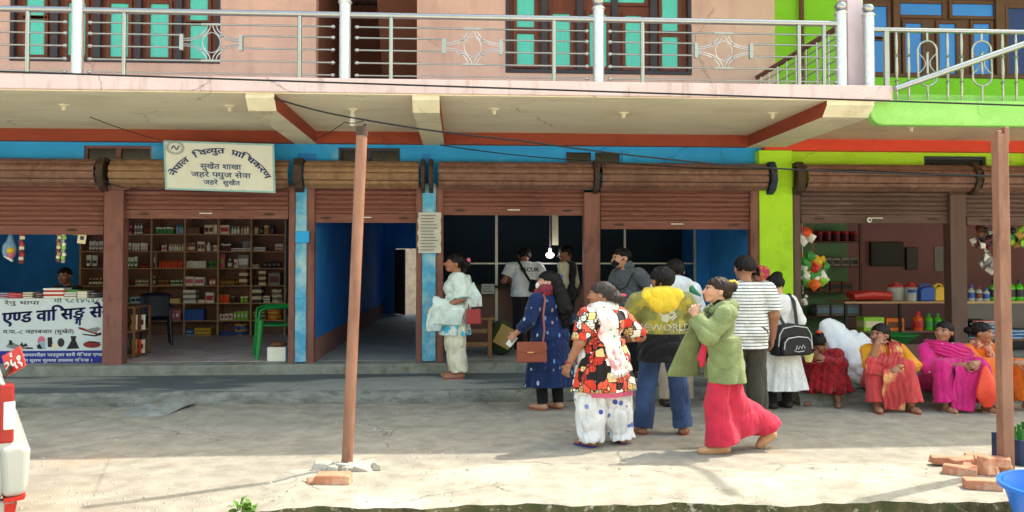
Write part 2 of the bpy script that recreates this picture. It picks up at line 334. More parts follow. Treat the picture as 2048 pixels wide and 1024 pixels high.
# ================================================================ the pink house
PH = thing('pink_house', 'pink two-storey house with steel balcony railing over a row of roller shutter shops', 'house')
GH = thing('green_house', 'lime green house with blue window panes at the right of the pink house', 'house')
xj = X(1550, YW, 100); xg0 = X(1519, YF); xg1 = X(1586, YF)
def hole_wall(mb, x0, x1, z0, z1, y0, y1, holes, mi=0):   # wall as blocks around rectangular openings (x0,x1,z0,z1), same rows never overlap
    holes = sorted(holes); cx = x0
    for h in holes:
        mb.box(cx, h[0], y0, y1, z0, z1, mi)
        if h[2] > z0: mb.box(h[0], h[1], y0, y1, z0, h[2], mi)
        if h[3] < z1: mb.box(h[0], h[1], y0, y1, h[3], z1, mi)
        cx = h[1]
    mb.box(cx, x1, y0, y1, z0, z1, mi)
# upper storey walls
w1 = (X(20, YW, 100), X(440, YW, 100), Z(124, YW, 200), 6.0); w2 = (X(1011, YW, 100), X(1383, YW, 100), Z(148, YW, 1200), 6.0)
so = (X(632, YW, 80), X(834, YW, 80), ZT, 6.05)
mb = MB(); hole_wall(mb, XL, xj, ZT, 6.4, YW, YW+.22, [w1, so, w2]); mb.build('upper_wall', 'pink', PH)
w3 = (X(1728, YW, 100), X(2160, YW, 100), Z(156, YW, 1900), 6.0)
mb = MB(); hole_wall(mb, xj, XR, ZS-.06, 6.4, YW, YW+.22, [w3]); mb.build('upper_wall', 'leaf_green', GH)
mb = MB(); mb.box(XL, xj, YB+.33, 23, 6.4, 6.58); mb.build('roof', 'pale_pink', PH)
mb = MB(); mb.box(xj+.01, XR, YB+.33, 23, 6.41, 6.58); mb.build('roof', 'light_green', GH)
MB().tube([(5.93, YB+.3, 6.45), (5.93, YB-1.35, 6.42)], .05, 10).build('roof_spout', 'frame_brown', GH)
# stairwell
mb = MB(); mb.box(so[0]-.12, so[0], YW+.2, YW+3.2, ZT, 6.3); mb.box(so[1], so[1]+.12, YW+.225, YW+3.2, ZT, 6.3); mb.box(so[0]-.12, so[1]+.12, YW+3.2, YW+3.32, ZT, 6.3)
mb.build('stairwell_wall', 'stair_brown', PH)
mb = MB(); mb.prism([(YW+.5, 6.2), (YW+.9, 6.2), (YW+3.1, 4.1), (YW+3.1, 3.7), (YW+2.9, 3.7)], 'x', so[0]+.75, so[1]-.002); mb.build('stair_flight', 'stair_brown', PH)
# balcony slab
xe = at(1786, 175, YB).x
mb = MB(); mb.box(XL, xe, YB, 23, ZS, ZT); mb.build('balcony_slab', 'pale_pink', PH, bevel=.012, seg=2)
mb = MB(); mb.box(XL, xj+.3, YB+.03, YW-.001, ZS-.012, ZS+.01); mb.build('soffit', 'soffit', PH)
# cantilever beams: cream underneath and in front, red-brown at the sides
def beam(x0, x1, parent, sides=('red_brown', 'red_brown')):
    mb = MB(); y0 = YB+.04; zb = ZS-.18; d = .12
    for x, mi in ((x0, 1), (x1, 2)):
        mb.add([(x, y0, ZS-.012), (x, y0, ZS-.06), (x, y0+d, zb), (x, YW, zb), (x, YW, ZS-.012)], [(0, 1, 2, 3, 4)], mi)
    mb.add([(x0, y0, ZS-.012), (x1, y0, ZS-.012), (x0, y0, ZS-.06), (x1, y0, ZS-.06), (x0, y0+d, zb), (x1, y0+d, zb), (x0, YW, zb), (x1, YW, zb)],
           [(0, 1, 3, 2), (2, 3, 5, 4), (4, 5, 7, 6)], 0)
    mb.build('cantilever_beam', ['cream', sides[0], sides[1]], parent, recalc=True)
beam(at(489, 190, YB).x, at(547, 190, YB).x, PH); beam(at(824, 190, YB).x, at(879, 190, YB).x, PH)
beam(at(-560, 190, YB).x, at(-505, 190, YB).x, PH)
xb3 = (at(1657, 200, YB).x, at(1752, 200, YB).x); beam(xb3[0], xb3[1], PH, ('red_brown', 'cream'))
mb = MB(); mb.box(XL, xb3[0]+.2, YW-.13, YW-.002, ZS-.178, ZS-.014); mb.build('edge_beam', 'red_brown', PH)
# ground floor wall above the shutters
zt = ZS-.178
tr = [(X(168, YW, 300), X(303, YW, 300)), (X(677, YW, 300), X(800, YW, 300)), (X(1128, YW, 300), X(1245, YW, 300))]
mb = MB(); hole_wall(mb, XL, X(1531, YW, 310), 2.72, ZS, YW, YW+.2, [(a, b, 2.95, zt-.045) for a, b in tr]); mb.build('lower_wall', 'blue_wall', PH)
for k, (a, b) in enumerate(tr):
    wf = MB()
    m_ = (a+b)/2
    for x0, x1, z0, z1 in ((a, a+.035, 2.95, zt-.045), (b-.035, b, 2.95, zt-.045), (m_-.03, m_+.03, 2.95, zt-.08), (a+.035, b-.035, zt-.08, zt-.045)):
        wf.box(x0, x1, YW+.03, YW+.09, z0, z1)
    o = wf.build('transom_window', ['column_brown', 'frame_grey', 'blue_wall'][k], PH)
    MB().box(a+.03, b-.03, YW+.06, YW+.07, 2.95, zt-.07).build('pane', 'dark_pane', o)
# windows of the upper storey
def window(parent, wr, name, mullions, panes, vtop, fm, sm, pm, dark=None):
    x0, x1, z0, z1 = wr; fr = MB(); f = .055
    def px(u, v): p = at(u, v, YW); return p.x, p.z
    fr.box(x0, x0+f, YW-.02, YW+.12, z0, z1); fr.box(x1-f, x1, YW-.02, YW+.12, z0, z1); fr.box(x0+f, x1-f, YW-.02, YW+.12, z0, z0+f); fr.box(x0+f, x1-f, YW-.02, YW+.12, z1-f, z1)
    for u0, u1 in mullions: fr.box(X(u0, YW, 60), X(u1, YW, 60), YW-.012, YW+.1, z0+f, z1-f)
    o = fr.build(name, fm, parent, bevel=.006)
    sa = MB(); sa.box(x0+f, x1-f, YW+.055, YW+.085, z0+f, z1-f)
    bars = []
    for (u0, u1, v0, v1) in panes:
        (xa, zb), (xb_, _), (_, za) = px(u0, v1), px(u1, v1), px(u0, v0)
        bars.append((xa, xb_, zb, za))
        t = .05
        sa.box(xa-t, xa, YW+.02, YW+.057, zb-t, za+t); sa.box(xb_, xb_+t, YW+.02, YW+.057, zb-t, za+t)
        sa.box(xa, xb_, YW+.021, YW+.057, zb-t, zb); sa.box(xa, xb_, YW+.021, YW+.057, za, za+t)
    sa.build('sash', sm, o, bevel=.005)
    for i, (xa, xb_, zb, za) in enumerate(bars):
        MB().box(xa, xb_, YW+.045, YW+.053, zb, za).build('pane', 'navy_pane' if dark and i in dark else pm, o)
T = -170
window(PH, w1, 'upper_window', [(101, 116), (187, 201), (270, 282), (350, 364)],
       [(50, 86, T, 29), (50, 86, 37, 108), (133, 168, 4, 109), (218, 254, 5, 112), (298, 335, 6, 113), (378, 414, T, 39), (378, 414, 49, 116), (133, 235, T, -40), (236, 335, T, -40)], T, 'frame_grey', 'sash', 'teal_pane')
window(PH, w2, 'upper_window', [(1082, 1095), (1153, 1166), (1223, 1236), (1300, 1314)],
       [(1034, 1069, T, 53), (1034, 1069, 66, 128), (1106, 1141, 26, 131), (1180, 1214, 27, 132), (1252, 1284, 30, 133), (1325, 1357, T, 61), (1325, 1357, 72, 134), (1110, 1195, T, -40), (1199, 1290, T, 3)], T, 'frame_grey', 'sash', 'teal_pane')
window(GH, w3, 'upper_window', [(1787, 1800), (1992, 2010)],
       [(1745, 1777, 11, 71), (1745, 1777, 80, 143), (1803, 1887, 5, 28), (1907, 1990, 6, 30), (1814, 1847, 45, 144), (1882, 1915, 46, 146), (1951, 1984, 46, 147), (2021, 2060, 15, 147), (2080, 2110, 15, 147)], T, 'frame_brown', 'frame_brown', 'blue_pane', dark=(7,))
# ---------------------------------------------------------------- green house: balcony, pillar, wall
yg = YB+.1; xgb = at(1741, 215, yg).x
mb = MB(); zg0, zg1 = 3.24, 3.53; n = 8; rr = (zg1-zg0)*.5
poly = [(XR, zg1), (XR, zg0)]+[(xgb+rr-rr*math.sin(math.pi*k/n), (zg0+zg1)/2-rr*math.cos(math.pi*k/n)) for k in range(n+1)]
mb.prism(poly, 'y', yg, yg+.13); mb.build('balcony_edge', 'light_green', GH, bevel=.01)
mb = MB(); mb.box(xb3[1]+.003, XR, yg+.13, YW-.001, 3.45, 3.5); mb.build('soffit', 'tan_soffit', GH)
mb = MB(); mb.box(xe+.004, XR, yg+.132, 23, 3.501, 3.62); mb.build('balcony_slab', 'light_green', GH)
mb = MB(); mb.box(xb3[1]-.3, XR, YW-.128, YW-.001, 3.285, 3.449); mb.build('edge_beam', 'orange_red', GH)
xt = (X(1848, YW, 315), X(1973, YW, 315))
mb = MB(); hole_wall(mb, X(1531, YW, 310), XR, 2.72, 3.448, YW+.001, YW+.2, [(xt[0], xt[1], 2.95, 3.235)]); mb.build('lower_wall', 'lime', GH)
wf = MB(); wf.box(xt[0], xt[0]+.04, YW+.03, YW+.09, 2.95, 3.23); wf.box(xt[1]-.04, xt[1], YW+.03, YW+.09, 2.95, 3.23); wf.box(xt[0]+.04, xt[1]-.04, YW+.03, YW+.09, 3.19, 3.23)
o = wf.build('transom_window', 'frame_grey', GH); MB().box(xt[0]+.03, xt[1]-.03, YW+.06, YW+.07, 2.95, 3.2).build('pane', 'dark_pane', o)
mb = MB(); mb.box(xg0, xg1, YF-.02, YW+.4, ZF-.05, 3.28); mb.build('pillar', 'lime', GH, bevel=.015, seg=2)
mb = MB(); mb.box(at(1692, 90, YB+.35).x, at(1722, 90, YB+.35).x, YB+.3, YB+.55, ZT+.001, 6.4); mb.build('balcony_pillar', 'lilac', PH)
mb = MB(); mb.tube([(X(1603, YW-.05, 60), YW-.06, ZT-.1), (X(1602, YW-.05, 0), YW-.06, 6.4)], .035, 10); mb.build('drain_pipe', 'frame_brown', GH, smooth=True)
# ---------------------------------------------------------------- roller shutters
def shutter(parent, u0, u1, vbot, b0, b1, cov, cm='shutter', g0=None, g1=None, gm='column_brown'):
    """u0,u1 curtain; b0,b1 roll cover; g0,g1 px of the outer side of the guide rails"""
    y = YF+.06; x0, x1 = X(u0, y, 420), X(u1, y, 420); zb = Z(vbot, y, (u0+u1)/2); zt_ = 2.78
    c = MB(); prof = []; z = zb; c.box(x0, x1, y-.012, y+.02, zb, zb+.115); c.box(x0, x1, y-.022, y+.024, zb-.004, zb+.02)
    z = zb+.115; pitch = .068
    while z < zt_:
        prof += [(y+.014, z), (y+.012, z+.006), (y-.012, z+.014), (y-.016, z+.03), (y-.014, z+.046), (y-.004, z+.06)]; z += pitch
    prof = [(a, q+rnd.uniform(-.002, .002)) for a, q in prof]
    c.strip(prof, 'x', x0, x1)
    o = c.build('roller_shutter', cm, parent, smooth=True, ang=50, recalc=False)
    h = MB(); xm = (x0+x1)/2
    h.box(xm-.09, xm+.09, y-.035, y-.013, zb+.062, zb+.078); h.build('handle', 'steel', o)
    for q in (.12, .88):
        h = MB(); xx = x0+(x1-x0)*q
        h.box(xx-.07, xx+.07, y-.03, y-.0125, zb+.052, zb+.07); h.box(xx-.02, xx+.04, y-.036, y-.031, zb+.046, zb+.076)
        h.build('bolt', 'bracket', o, bevel=.003)
    # roll cover with shallow ridges
    X0, X1 = X(b0, YF-.1, 350), X(b1, YF-.1, 350); cz, cr = 2.885, .19; cy = YF+.0
    pr = []; nn = 6
    for k in range(nn+1):
        t = math.pi*(1.5-1.05*k/nn)+math.pi*.02
        if k < nn:
            for q_, e_ in ((.0, -.03), (.17, -.03), (.19, .006), (.6, .012), (.98, .002)): t2 = t-math.pi*1.05*q_/nn; pr.append((cy+(cr*1.05+e_)*math.cos(t2), cz+(cr*.97+e_)*math.sin(t2)))
    c = MB(); c.strip(pr, 'x', X0, X1); c.build('roll_cover', cov, o, recalc=False)
    for a, b, zz0 in ((g0, u0, 0), (u1, g1, 0)):
        if a is not None and b is not None and b > a:
            xa, xb_ = X(a, YF, 550), X(b, YF, 550); s = min(.02, (xb_-xa)*.25)
            g = MB(); g.box(xa, xb_, YF, YF+.14, ZF-.03, 2.75); g.box(xa+s, xb_-s, YF-.006, YF-.0005, ZF-.02, 2.72); g.build('guide_rail', gm, o, bevel=.004)
def hook(parent, u, m, wd=.1, flip=1):          # forged end bracket of a roll cover
    x = X(u, YF-.15, 345); c = MB(); a, b = YF, 2.885
    out = [(a+.02, b+.2), (a-.14, b+.215), (a-.235, b+.1), (a-.25, b-.06), (a-.17, b-.2), (a-.05, b-.25), (a+.02, b-.23), (a+.02, b-.17), (a-.08, b-.16), (a-.17, b-.05), (a-.17, b+.07), (a-.11, b+.15), (a+.02, b+.14)]
    c.prism(out, 'x', x-wd/2, x+wd/2); c.prism([(a+.05, b+.15), (a-.1, b+.14), (a-.16, b+.04), (a-.16, b-.06), (a-.08, b-.15), (a+.05, b-.17)], 'x', x-.012, x+.012)
    c.build('shutter_bracket', m, parent, bevel=.006)
shutter(PH, -330, 208, 468, -400, 193, 'roll_cover_red')
shutter(PH, 248, 577, 437, 222, 578, 'roll_cover', g1=592)
shutter(PH, 628, 832, 445, 610, 838, 'roll_cover', g0=612, g1=845)
shutter(PH, 886, 1167, 430, 877, 1185, 'roll_cover_red', g0=871)
shutter(PH, 1201, 1502, 458, 1203, 1533, 'roll_cover_red', g1=1518)
shutter(GH, 1602, 1899, 446, 1612, 1945, 'roll_cover_red', 'shutter_dusty', g0=1587, gm='column_dark')
shutter(GH, 1933, 2250, 450, 1960, 2300, 'roll_cover_red', 'shutter_dusty', gm='column_dark')
for u, m, wd in ((203, 'bracket', .09), (597, 'bracket', .12), (846, 'bracket', .05), (862, 'bracket', .06), (1193, 'bracket', .07)): hook(PH, u, m, wd)
hook(PH, 1545, 'bracket_blue', .09); hook(GH, 1600, 'bracket', .11); hook(GH, 1952, 'bracket', .07)
def column(parent, u0, u1, m, cap=True):
    c = MB(); xa, xb_ = X(u0, YF, 550), X(u1, YF, 550); c.box(xa, xb_, YF-.03, YF+.16, ZF-.03, 2.66)
    if cap: c.box(xa-.1, xb_+.09, YF-.05, YF+.16, 2.66, 2.72)
    c.build('column', m, parent, bevel=.006)
column(PH, 208, 247, 'column_brown'); column(PH, 1168, 1200, 'column_brown', False); column(GH, 1900, 1932, 'column_dark', False)
for u0, u1 in ((592, 613), (845, 871)):
    c = MB(); xa, xb_ = X(u0, YF, 550), X(u1, YF, 550); nz = 24; vs = []
    for k in range(nz+1):
        z = ZF+.02+(2.75-ZF)*k/nz
        for x, y in ((xa-.015, YF+.1), (xa+.003*math.sin(k*2.1), YF-.035+.006*math.sin(k*1.3)), (xb_+.003*math.sin(k*1.7+1), YF-.035+.006*math.cos(k*1.9)), (xb_+.015, YF+.1)): vs.append((x, y, z))
    c.add(vs, [(k*4+i, k*4+i+1, k*4+i+5, k*4+i+4) for k in range(nz) for i in range(3)]); c.build('blue_pillar', 'blue_peel', PH)
c = MB(); c.box(X(600, YF, 470)-.05, X(617, YF, 470)+.02, YF-.075, YF-.03, Z(486, YF, 600), Z(462, YF, 600)); c.build('switch_box', 'blue_wall', PH, bevel=.012, seg=2)
# ---------------------------------------------------------------- rooms behind
xa, xc = X(590, YF), X(628, YF); yb_ = 16.35; zc = 3.2
def inner(name, parent, m, *bx):
    q = MB()
    for t in bx: q.box(*t)
    return q.build(name, m, parent)
inner('shop_wall', PH, 'inner_blue', (-9.7, -9.5, YF+.2, yb_, ZF, zc), (-9.5, xa, yb_, yb_+.1, ZF, zc), (xa, xa+.06, YF+.14, yb_, ZF, zc))
inner('ceiling', PH, 'soffit', (-9.7, X(1510, YF), YW+.2, 22, zc, zc+.1))
xr = X(845, YF); inner('corridor_wall', PH, 'inner_blue', (xa+.07, xc, YF+.14, 22, ZF+.32, zc), (xr-.02, xr+.1, YF+.14, 22, ZF, zc))
inner('corridor_dado', PH, 'dado_pink', (xa+.07, xc+.003, YF+.14, 22, ZF-.01, ZF+.32))
ed = (X(791, 22, 560), X(836, 22, 560)); zd = Z(497, 22, 810)
inner('corridor_end_wall', PH, 'inner_blue', (xc, ed[0], 22, 22.15, ZF, zc), (ed[0], xr, 22, 22.15, zd, zc))
inner('corridor_floor', PH, 'grey_floor', (xc, xr, YF+.25, 22.1, ZF-.002, ZF+.003))
d = inner('back_door', PH, 'shelf_back'); dm = Matrix.Translation((ed[0], 21.97, 0)) @ Matrix.Rotation(R(-62), 4, 'Z'); bpy.data.objects.remove(d); q = MB(); q.box(0, .62, -.03, .01, ZF+.02, zd-.03, 0, dm); d = q.build('back_door', 'shelf_back', PH); d['label'] = 'open dark door at the far end of the corridor'
xo0, xo1 = xr+.12, X(1509, YF)
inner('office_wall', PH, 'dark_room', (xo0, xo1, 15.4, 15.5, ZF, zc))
inner('office_side_wall', PH, 'inner_blue', (xo0-.015, xo0, YF+.16, 15.4, ZF, zc)); inner('office_side_wall', PH, 'inner_blue', (xo1, xo1+.08, YF+.16, 15.4, ZF, zc), (X(1393, 13.7), xo1+.01, 13.7, 13.78, ZF, zc))
xs1 = X(1600, YF)-.02
inner('shop_wall', GH, 'mauve_room', (xs1-.1, xs1, YF+.16, 15.2, ZF, zc), (xs1, XR, 15.2, 15.3, ZF, zc), (XR-.2, XR, YF+.2, 15.2, ZF, zc))
inner('ceiling', GH, 'tan_soffit', (xs1-.1, XR, YW+.205, 15.3, zc, zc+.1))
# closing walls at the ends and the back, and the yard seen through the corridor
mb = MB(); mb.box(XL-.15, XL, YW, 23, 0, 6.4); mb.box(XL, ed[0]-.6, 22.8, 23, 0, 6.4); mb.box(xr+.1, xj, 22.8, 23, 0, 6.4); mb.box(ed[0]-.6, xr+.1, 22.8, 23, 2.9, 6.4); mb.build('outer_wall', 'pink', PH)
mb = MB(); mb.box(XR, XR+.15, YW, 23, 0, 6.4); mb.box(xj+.01, XR, 22.8, 23, 0, 6.4); mb.build('outer_wall', 'light_green', GH)
mb = MB(); mb.box(-9, 4, 27, 27.25, -.14, 2.6); mb.box(-9, 4, 26.97, 27.28, 2.6, 2.68)
tag(mb.build('yard_wall', 'sill_cement'), 'pale plastered yard wall seen through the open door at the end of the corridor', 'wall')
# ---------------------------------------------------------------- steel railing of the pink house
yr = YB+.09
def rail_post(parent, u, v0, v1, ball, m='hammered', y=yr, wd=.115, name='post'):
    p = at(u, 90, y); c = MB(); zb, zt_ = ZT-.002 if y == yr else v1, Z(v0, y, u)
    c.tube([(p.x, y, zb), (p.x, y, zt_)], wd/2*1.08, 20); c.lathe([(wd*.62, zt_-.005), (wd*.66, zt_+.01), (wd*.5, zt_+.03)], (p.x, y, 0), 20)
    o = c.build(name, m, parent, smooth=True)
    if ball: q = MB(); q.ball((p.x, y, zt_+.085), .068, 18, sz=.85); q.build('finial', 'steel', o, smooth=True)
    return p.x
RL = MB(); zr = Z(30, yr, 700)
x_end = at(1680, 50, yr).x
RL.tube([(XL, yr, zr), (x_end, yr, zr)], .034, 12)
rail = RL.build('balcony_railing', 'steel', PH, smooth=True)
posts = [rail_post(rail, u, v, 0, True) for u, v in ((-330, -12), (155, -10), (690, 6), (1197, 18), (1682, 28))]
bz = [Z(v, yr, 250) for v in (46, 68, 93, 119)]+[ZT+.05]
for u in (-520, -150, 55, 248, 599, 782, 1108, 1285, 1598, 1648):
    c = MB(); x = at(u, 100, yr).x; c.tube([(x, yr, ZT-.002), (x, yr, zr-.02)], .024, 10); c.build('baluster', 'steel', rail, smooth=True)
c = MB(); ends = MB()
orn = [at(u, 90, yr).x for u in (423, 945, 1447)]+[at(-90, 90, yr).x]
hw = .315
for i in range(len(posts)-1):
    a, b = posts[i]+.13, posts[i+1]-.13
    if i == 3: b = posts[4]-.06
    for k, z in enumerate(bz):
        segs = [(a, b)]
        if k in (1, 2):
            oc = [o for o in orn if a < o < b]
            if oc: segs = [(a, oc[0]-hw), (oc[0]+hw, b)]
        for q0, q1 in segs:
            c = MB(); c.tube([(q0, yr, z), (q1, yr, z)], .0095 if k < 4 else .008, 8)
            for e in (a, b):
                if e in (q0, q1): c.ball((e, yr, z), .021, 10, sx=1.3)
            c.build('rail_bar', 'steel', rail, smooth=True)
for o in orn:
    c = MB(); zc_ = (bz[0]+bz[3])/2; hh = (bz[0]-bz[3])/2
    for s in (-1, 1):
        c.box(o+s*hw-.02, o+s*hw+.02, yr-.02, yr+.02, zc_-.085, zc_+.085); c.box(o-.11, o+.11, yr-.014, yr+.014, zc_+s*hh-.01, zc_+s*hh+.01)
        for t in (-1, 1):
            for rx, rz, r0 in ((hw-.045, hh-.02, .09), (hw-.02, hh-.015, .02)):
                # quarter arcs bending towards the centre
                pts = []
                for k in range(9):
                    g = math.pi/2*k/8; cxx, czz = o+s*(hw-.02), zc_+t*hh
                    pts.append((cxx-s*(hw-.02-r0*.55)*math.cos(g)*1.0, yr, czz-t*(hh-.012-r0*.3)*math.sin(g)))
                c.tube(pts, .0065, 6)
            c.ball((o+s*.115, yr, zc_+t*.08), .018, 8)
    c.tube([(o+.095*math.cos(2*math.pi*k/20), yr, zc_+.11*math.sin(2*math.pi*k/20)) for k in range(21)], .0065, 6, cap=False)
    c.build('ornament', 'steel', rail, smooth=True)
# side railing from the corner post back to the house wall
xs = posts[4]; SR = MB(); SR.tube([(xs, yr, zr-.02), (xs, YW, zr-.02)], .034, 12)
sr = SR.build('side_railing', 'frame_brown', PH, smooth=True)
c = MB()
for z in bz: c.tube([(xs, yr+.05, z), (xs, YW-.03, z)], .0095, 8)
for k in range(1, 9): c.tube([(xs, yr+k*.31, ZT), (xs, yr+k*.31, zr-.03)], .013 if k % 2 else .02, 8)
c.build('rail_bar', 'steel', sr, smooth=True)
# ---------------------------------------------------------------- green house railing with ovals
yq = yg+.07; zq1 = Z(62, yq, 1900); zq0 = 3.525
xq0 = at(1745, 66, yq).x; RG = MB(); RG.tube([(xq0, yq, zq1), (XR, yq, zq1)], .03, 12); rg = RG.build('balcony_railing', 'steel', GH, smooth=True)
rail_post(rg, 1737, 32, ZT-.02, True, 'hammered', y=yq, wd=.12)
c = MB(); c.box(at(1768, 120, yq).x, at(1777, 120, yq).x, yq-.022, yq+.022, zq0, zq1-.02); c.build('square_post', 'steel', rg)
def spindle(c, x):
    zm = (zq0+zq1)/2; h = zq1-zq0
    c.lathe([(.012, zq0), (.014, zq0+.26*h), (.028, zq0+.28*h), (.012, zq0+.3*h), (.02, zq0+.45*h), (.014, zq0+.62*h), (.028, zq0+.64*h), (.012, zq0+.66*h), (.018, zq0+.8*h), (.012, zq1-.02)], (x, yq, 0), 10)
us = [1793, 1817, 1895, 1923, 2005, 2032, 2110, 2137, 2215]
for u in us: c = MB(); spindle(c, at(u, 120, yq).x); c.build('baluster', 'steel', rg, smooth=True)
for u in (1855, 1964, 2074):
    x = at(u, 125, yq).x; c = MB(); zb, zt_ = Z(172, yq, u), Z(82, yq, u); r = .115; pts = []
    for k in range(25):
        g = 2*math.pi*k/24; zz = (zt_-r if math.sin(g) > 0 else zb+r)+r*math.sin(g); pts.append((x+r*math.cos(g), yq, zz))
    c.tube(pts, .0125, 8, cap=False); c.tube([(x, yq, zt_), (x, yq, zq1-.02)], .013, 8); c.tube([(x, yq, zq0), (x, yq, zb)], .013, 8)
    zm = (zb+zt_)/2; c.tube([(x, yq, zm-.12), (x, yq, zm+.12)], .014, 8); c.ball((x, yq, zm+.125), .024, 10, sz=.5); c.ball((x, yq, zm-.12), .02, 10, sz=.5)
    for s in (-1, 1): c.tube([(x+s*(.11-.085*math.sin(math.pi*k/10)), yq-.001, zm-.12+.24*k/10) for k in range(11)], .0075, 6)
    c.build('oval_ornament', 'steel', rg, smooth=True)
p0, p1 = at(1790, 178, YB-.05), at(2048, 88, YB-.05); dv = p1-p0
lone(MB().tube([p0, p0+dv*2.2], .036, 12), 'handrail_pipe', 'steel', 'slanting grey steel handrail pipe in front of the ovals of the green balcony railing', 'pipe', p0, smooth=True)

# grit and small stones lying about on the street
r9 = random.Random(11); q = MB()
for k in range(900):
    x = r9.uniform(-4.5, 5); y = r9.uniform(5.4, 9.8)
    if r9.random() < .5: x = r9.uniform(-4.2, 0); y = r9.uniform(5.5, 7.5)
    z = .05 if (x > xs0+.1 and y < edge(x)+.95) else 0; z = z if y > edge(x)+.06 or x < xs0 else -1
    if z < 0: continue
    s_ = r9.uniform(.004, .012); q.add([(x+dx*s_*r9.uniform(.7, 1.4), y+dy*s_*r9.uniform(.7, 1.4), z+dz*s_) for dx, dy, dz in ((-1, -1, -.3), (1, -1, -.3), (1, 1, -.3), (-1, 1, -.3), (0, 0, 1.1))], [(0, 1, 4), (1, 2, 4), (2, 3, 4), (3, 0, 4)])
tag(q.build('grit', 'fresh_cement'), 'small stones and grit scattered over the concrete street', 'grit', kind='stuff')
# ================================================================ goods and furniture of the shops
def pm(name, c, **k):
    if name not in MATS: mat(name, c, **({'rough': .45, 'var': .06}|k))
    return name
for nm, c in dict(p_white=(242, 240, 232), p_cream=(236, 220, 188), p_pink=(214, 110, 140), p_maroon=(110, 40, 56), p_green=(60, 150, 70), p_orange=(232, 112, 30),
                  p_teal=(50, 130, 140), p_blue=(40, 90, 180), p_red=(196, 44, 44), p_gold=(184, 140, 66), p_brown=(112, 66, 44), p_purple=(96, 50, 110),
                  p_grey=(140, 140, 142), p_dark=(44, 44, 52), p_yellow=(226, 186, 50), p_lime=(150, 204, 60), p_lightblue=(150, 184, 214), p_orangered=(240, 80, 40)).items(): pm(nm, c)
pm('clear_plastic', (214, 220, 222), rough=.12, alpha=.55, var=0)
pm('clear_blue', (130, 170, 205), rough=.15, alpha=.8)
pm('drink_green', (80, 190, 30), rough=.1, var=.1); pm('drink_orange', (226, 92, 40), rough=.1)
pm('bottle_green', (40, 110, 40), rough=.08, var=.1)
PROTO = {}
def proto(kind, m1, m2):
    k = (kind, m1, m2)
    if k in PROTO: return PROTO[k]
    q = MB()
    if kind == 'bottle': q.lathe([(.38, 0), (.4, .04), (.4, .62), (.3, .72), (.16, .77), (.16, .8)], n=10); q.lathe([(.19, .8), (.19, .98), (.16, 1)], n=8, mi=1); q.lathe([(.405, .18), (.41, .19), (.41, .52), (.405, .53)], n=10, mi=1)
    elif kind == 'jar': q.lathe([(.46, 0), (.48, .05), (.48, .72), (.42, .76)], n=12); q.lathe([(.5, .76), (.5, .98), (.46, 1)], n=12, mi=1)
    elif kind == 'tube': q.add([(-.42, -.1, 1), (.42, -.1, 1), (.42, .1, 1), (-.42, .1, 1), (-.3, -.26, .16), (.3, -.26, .16), (.3, .26, .16), (-.3, .26, .16)], [(0, 1, 2, 3), (0, 4, 5, 1), (1, 5, 6, 2), (2, 6, 7, 3), (3, 7, 4, 0), (4, 7, 6, 5)]); q.lathe([(.24, 0), (.26, .02), (.26, .16)], n=10, mi=1); q.box(-.3, .3, -.245, -.215, .36, .6, 1)
    elif kind == 'carton': q.box(-.5, .5, -.5, .5, 0, 1); q.box(-.42, .42, -.512, -.503, .25, .72, 1); q.box(-.512, -.503, -.4, .4, .25, .72, 1)
    elif kind == 'stack':
        for i in range(5):
            a = .03*math.sin(i*2.7); q.box(-.5+a, .5+a, -.5, .5, i*.2, i*.2+.185, i % 2)
    elif kind == 'packet':
        n = 6; vs = []
        for j in range(n+1):
            t = j/n; ww = .5*(1-.12*math.sin(3.1*t)); b = .22*math.sin(math.pi*t)+.02
            vs += [(-ww, 0, t), (-ww*.4, -b*(1+.2*math.sin(7*t)), t), (ww*.4, -b, t), (ww, 0, t), (ww*.4, b, t), (-ww*.4, b, t)]
        q.add(vs, [(j*6+i, j*6+(i+1) % 6, j*6+6+(i+1) % 6, j*6+6+i) for j in range(n) for i in range(6)]); q.m = [1 if (i // 6) in (2, 3) and i % 6 in (1, 0) else 0 for i in range(len(q.f))]
    elif kind == 'cloth':
        for i in range(5):
            n = 10; vs = []
            for a in range(n):
                g = 2*math.pi*a/n; vs += [(.5*math.cos(g)*(1+.08*math.sin(3*g+i)), .45*math.sin(g), i*.2+.02*math.sin(5*g+i)), (.5*math.cos(g)*(1+.08*math.sin(3*g+i)), .45*math.sin(g), i*.2+.17+.05*math.cos(4*g+2*i))]
            q.add(vs, [(2*a, 2*((a+1) % n), 2*((a+1) % n)+1, 2*a+1) for a in range(n)]+[tuple(2*a+1 for a in range(n))], i % 2)
    o = q.build({'carton': 'box', 'stack': 'box_stack', 'cloth': 'cloth_pile'}.get(kind, kind), [m1, m2], None, smooth=kind in ('bottle', 'jar', 'tube', 'packet', 'cloth'), ang=35)
    PROTO[k] = [o, False]; return PROTO[k]
def put(kind, m1, m2, label, cat, group, loc, sx, sy, sz, rz=0, name=None):
    p = proto(kind, m1, m2)
    if p[1]: o = p[0].copy(); COL.objects.link(o)
    else: o = p[0]; p[1] = True
    if name: o.name = name
    o.location = loc; o.scale = (sx, sy, sz); o.rotation_euler = (0, 0, rz)
    return tag(o, label, cat, group)
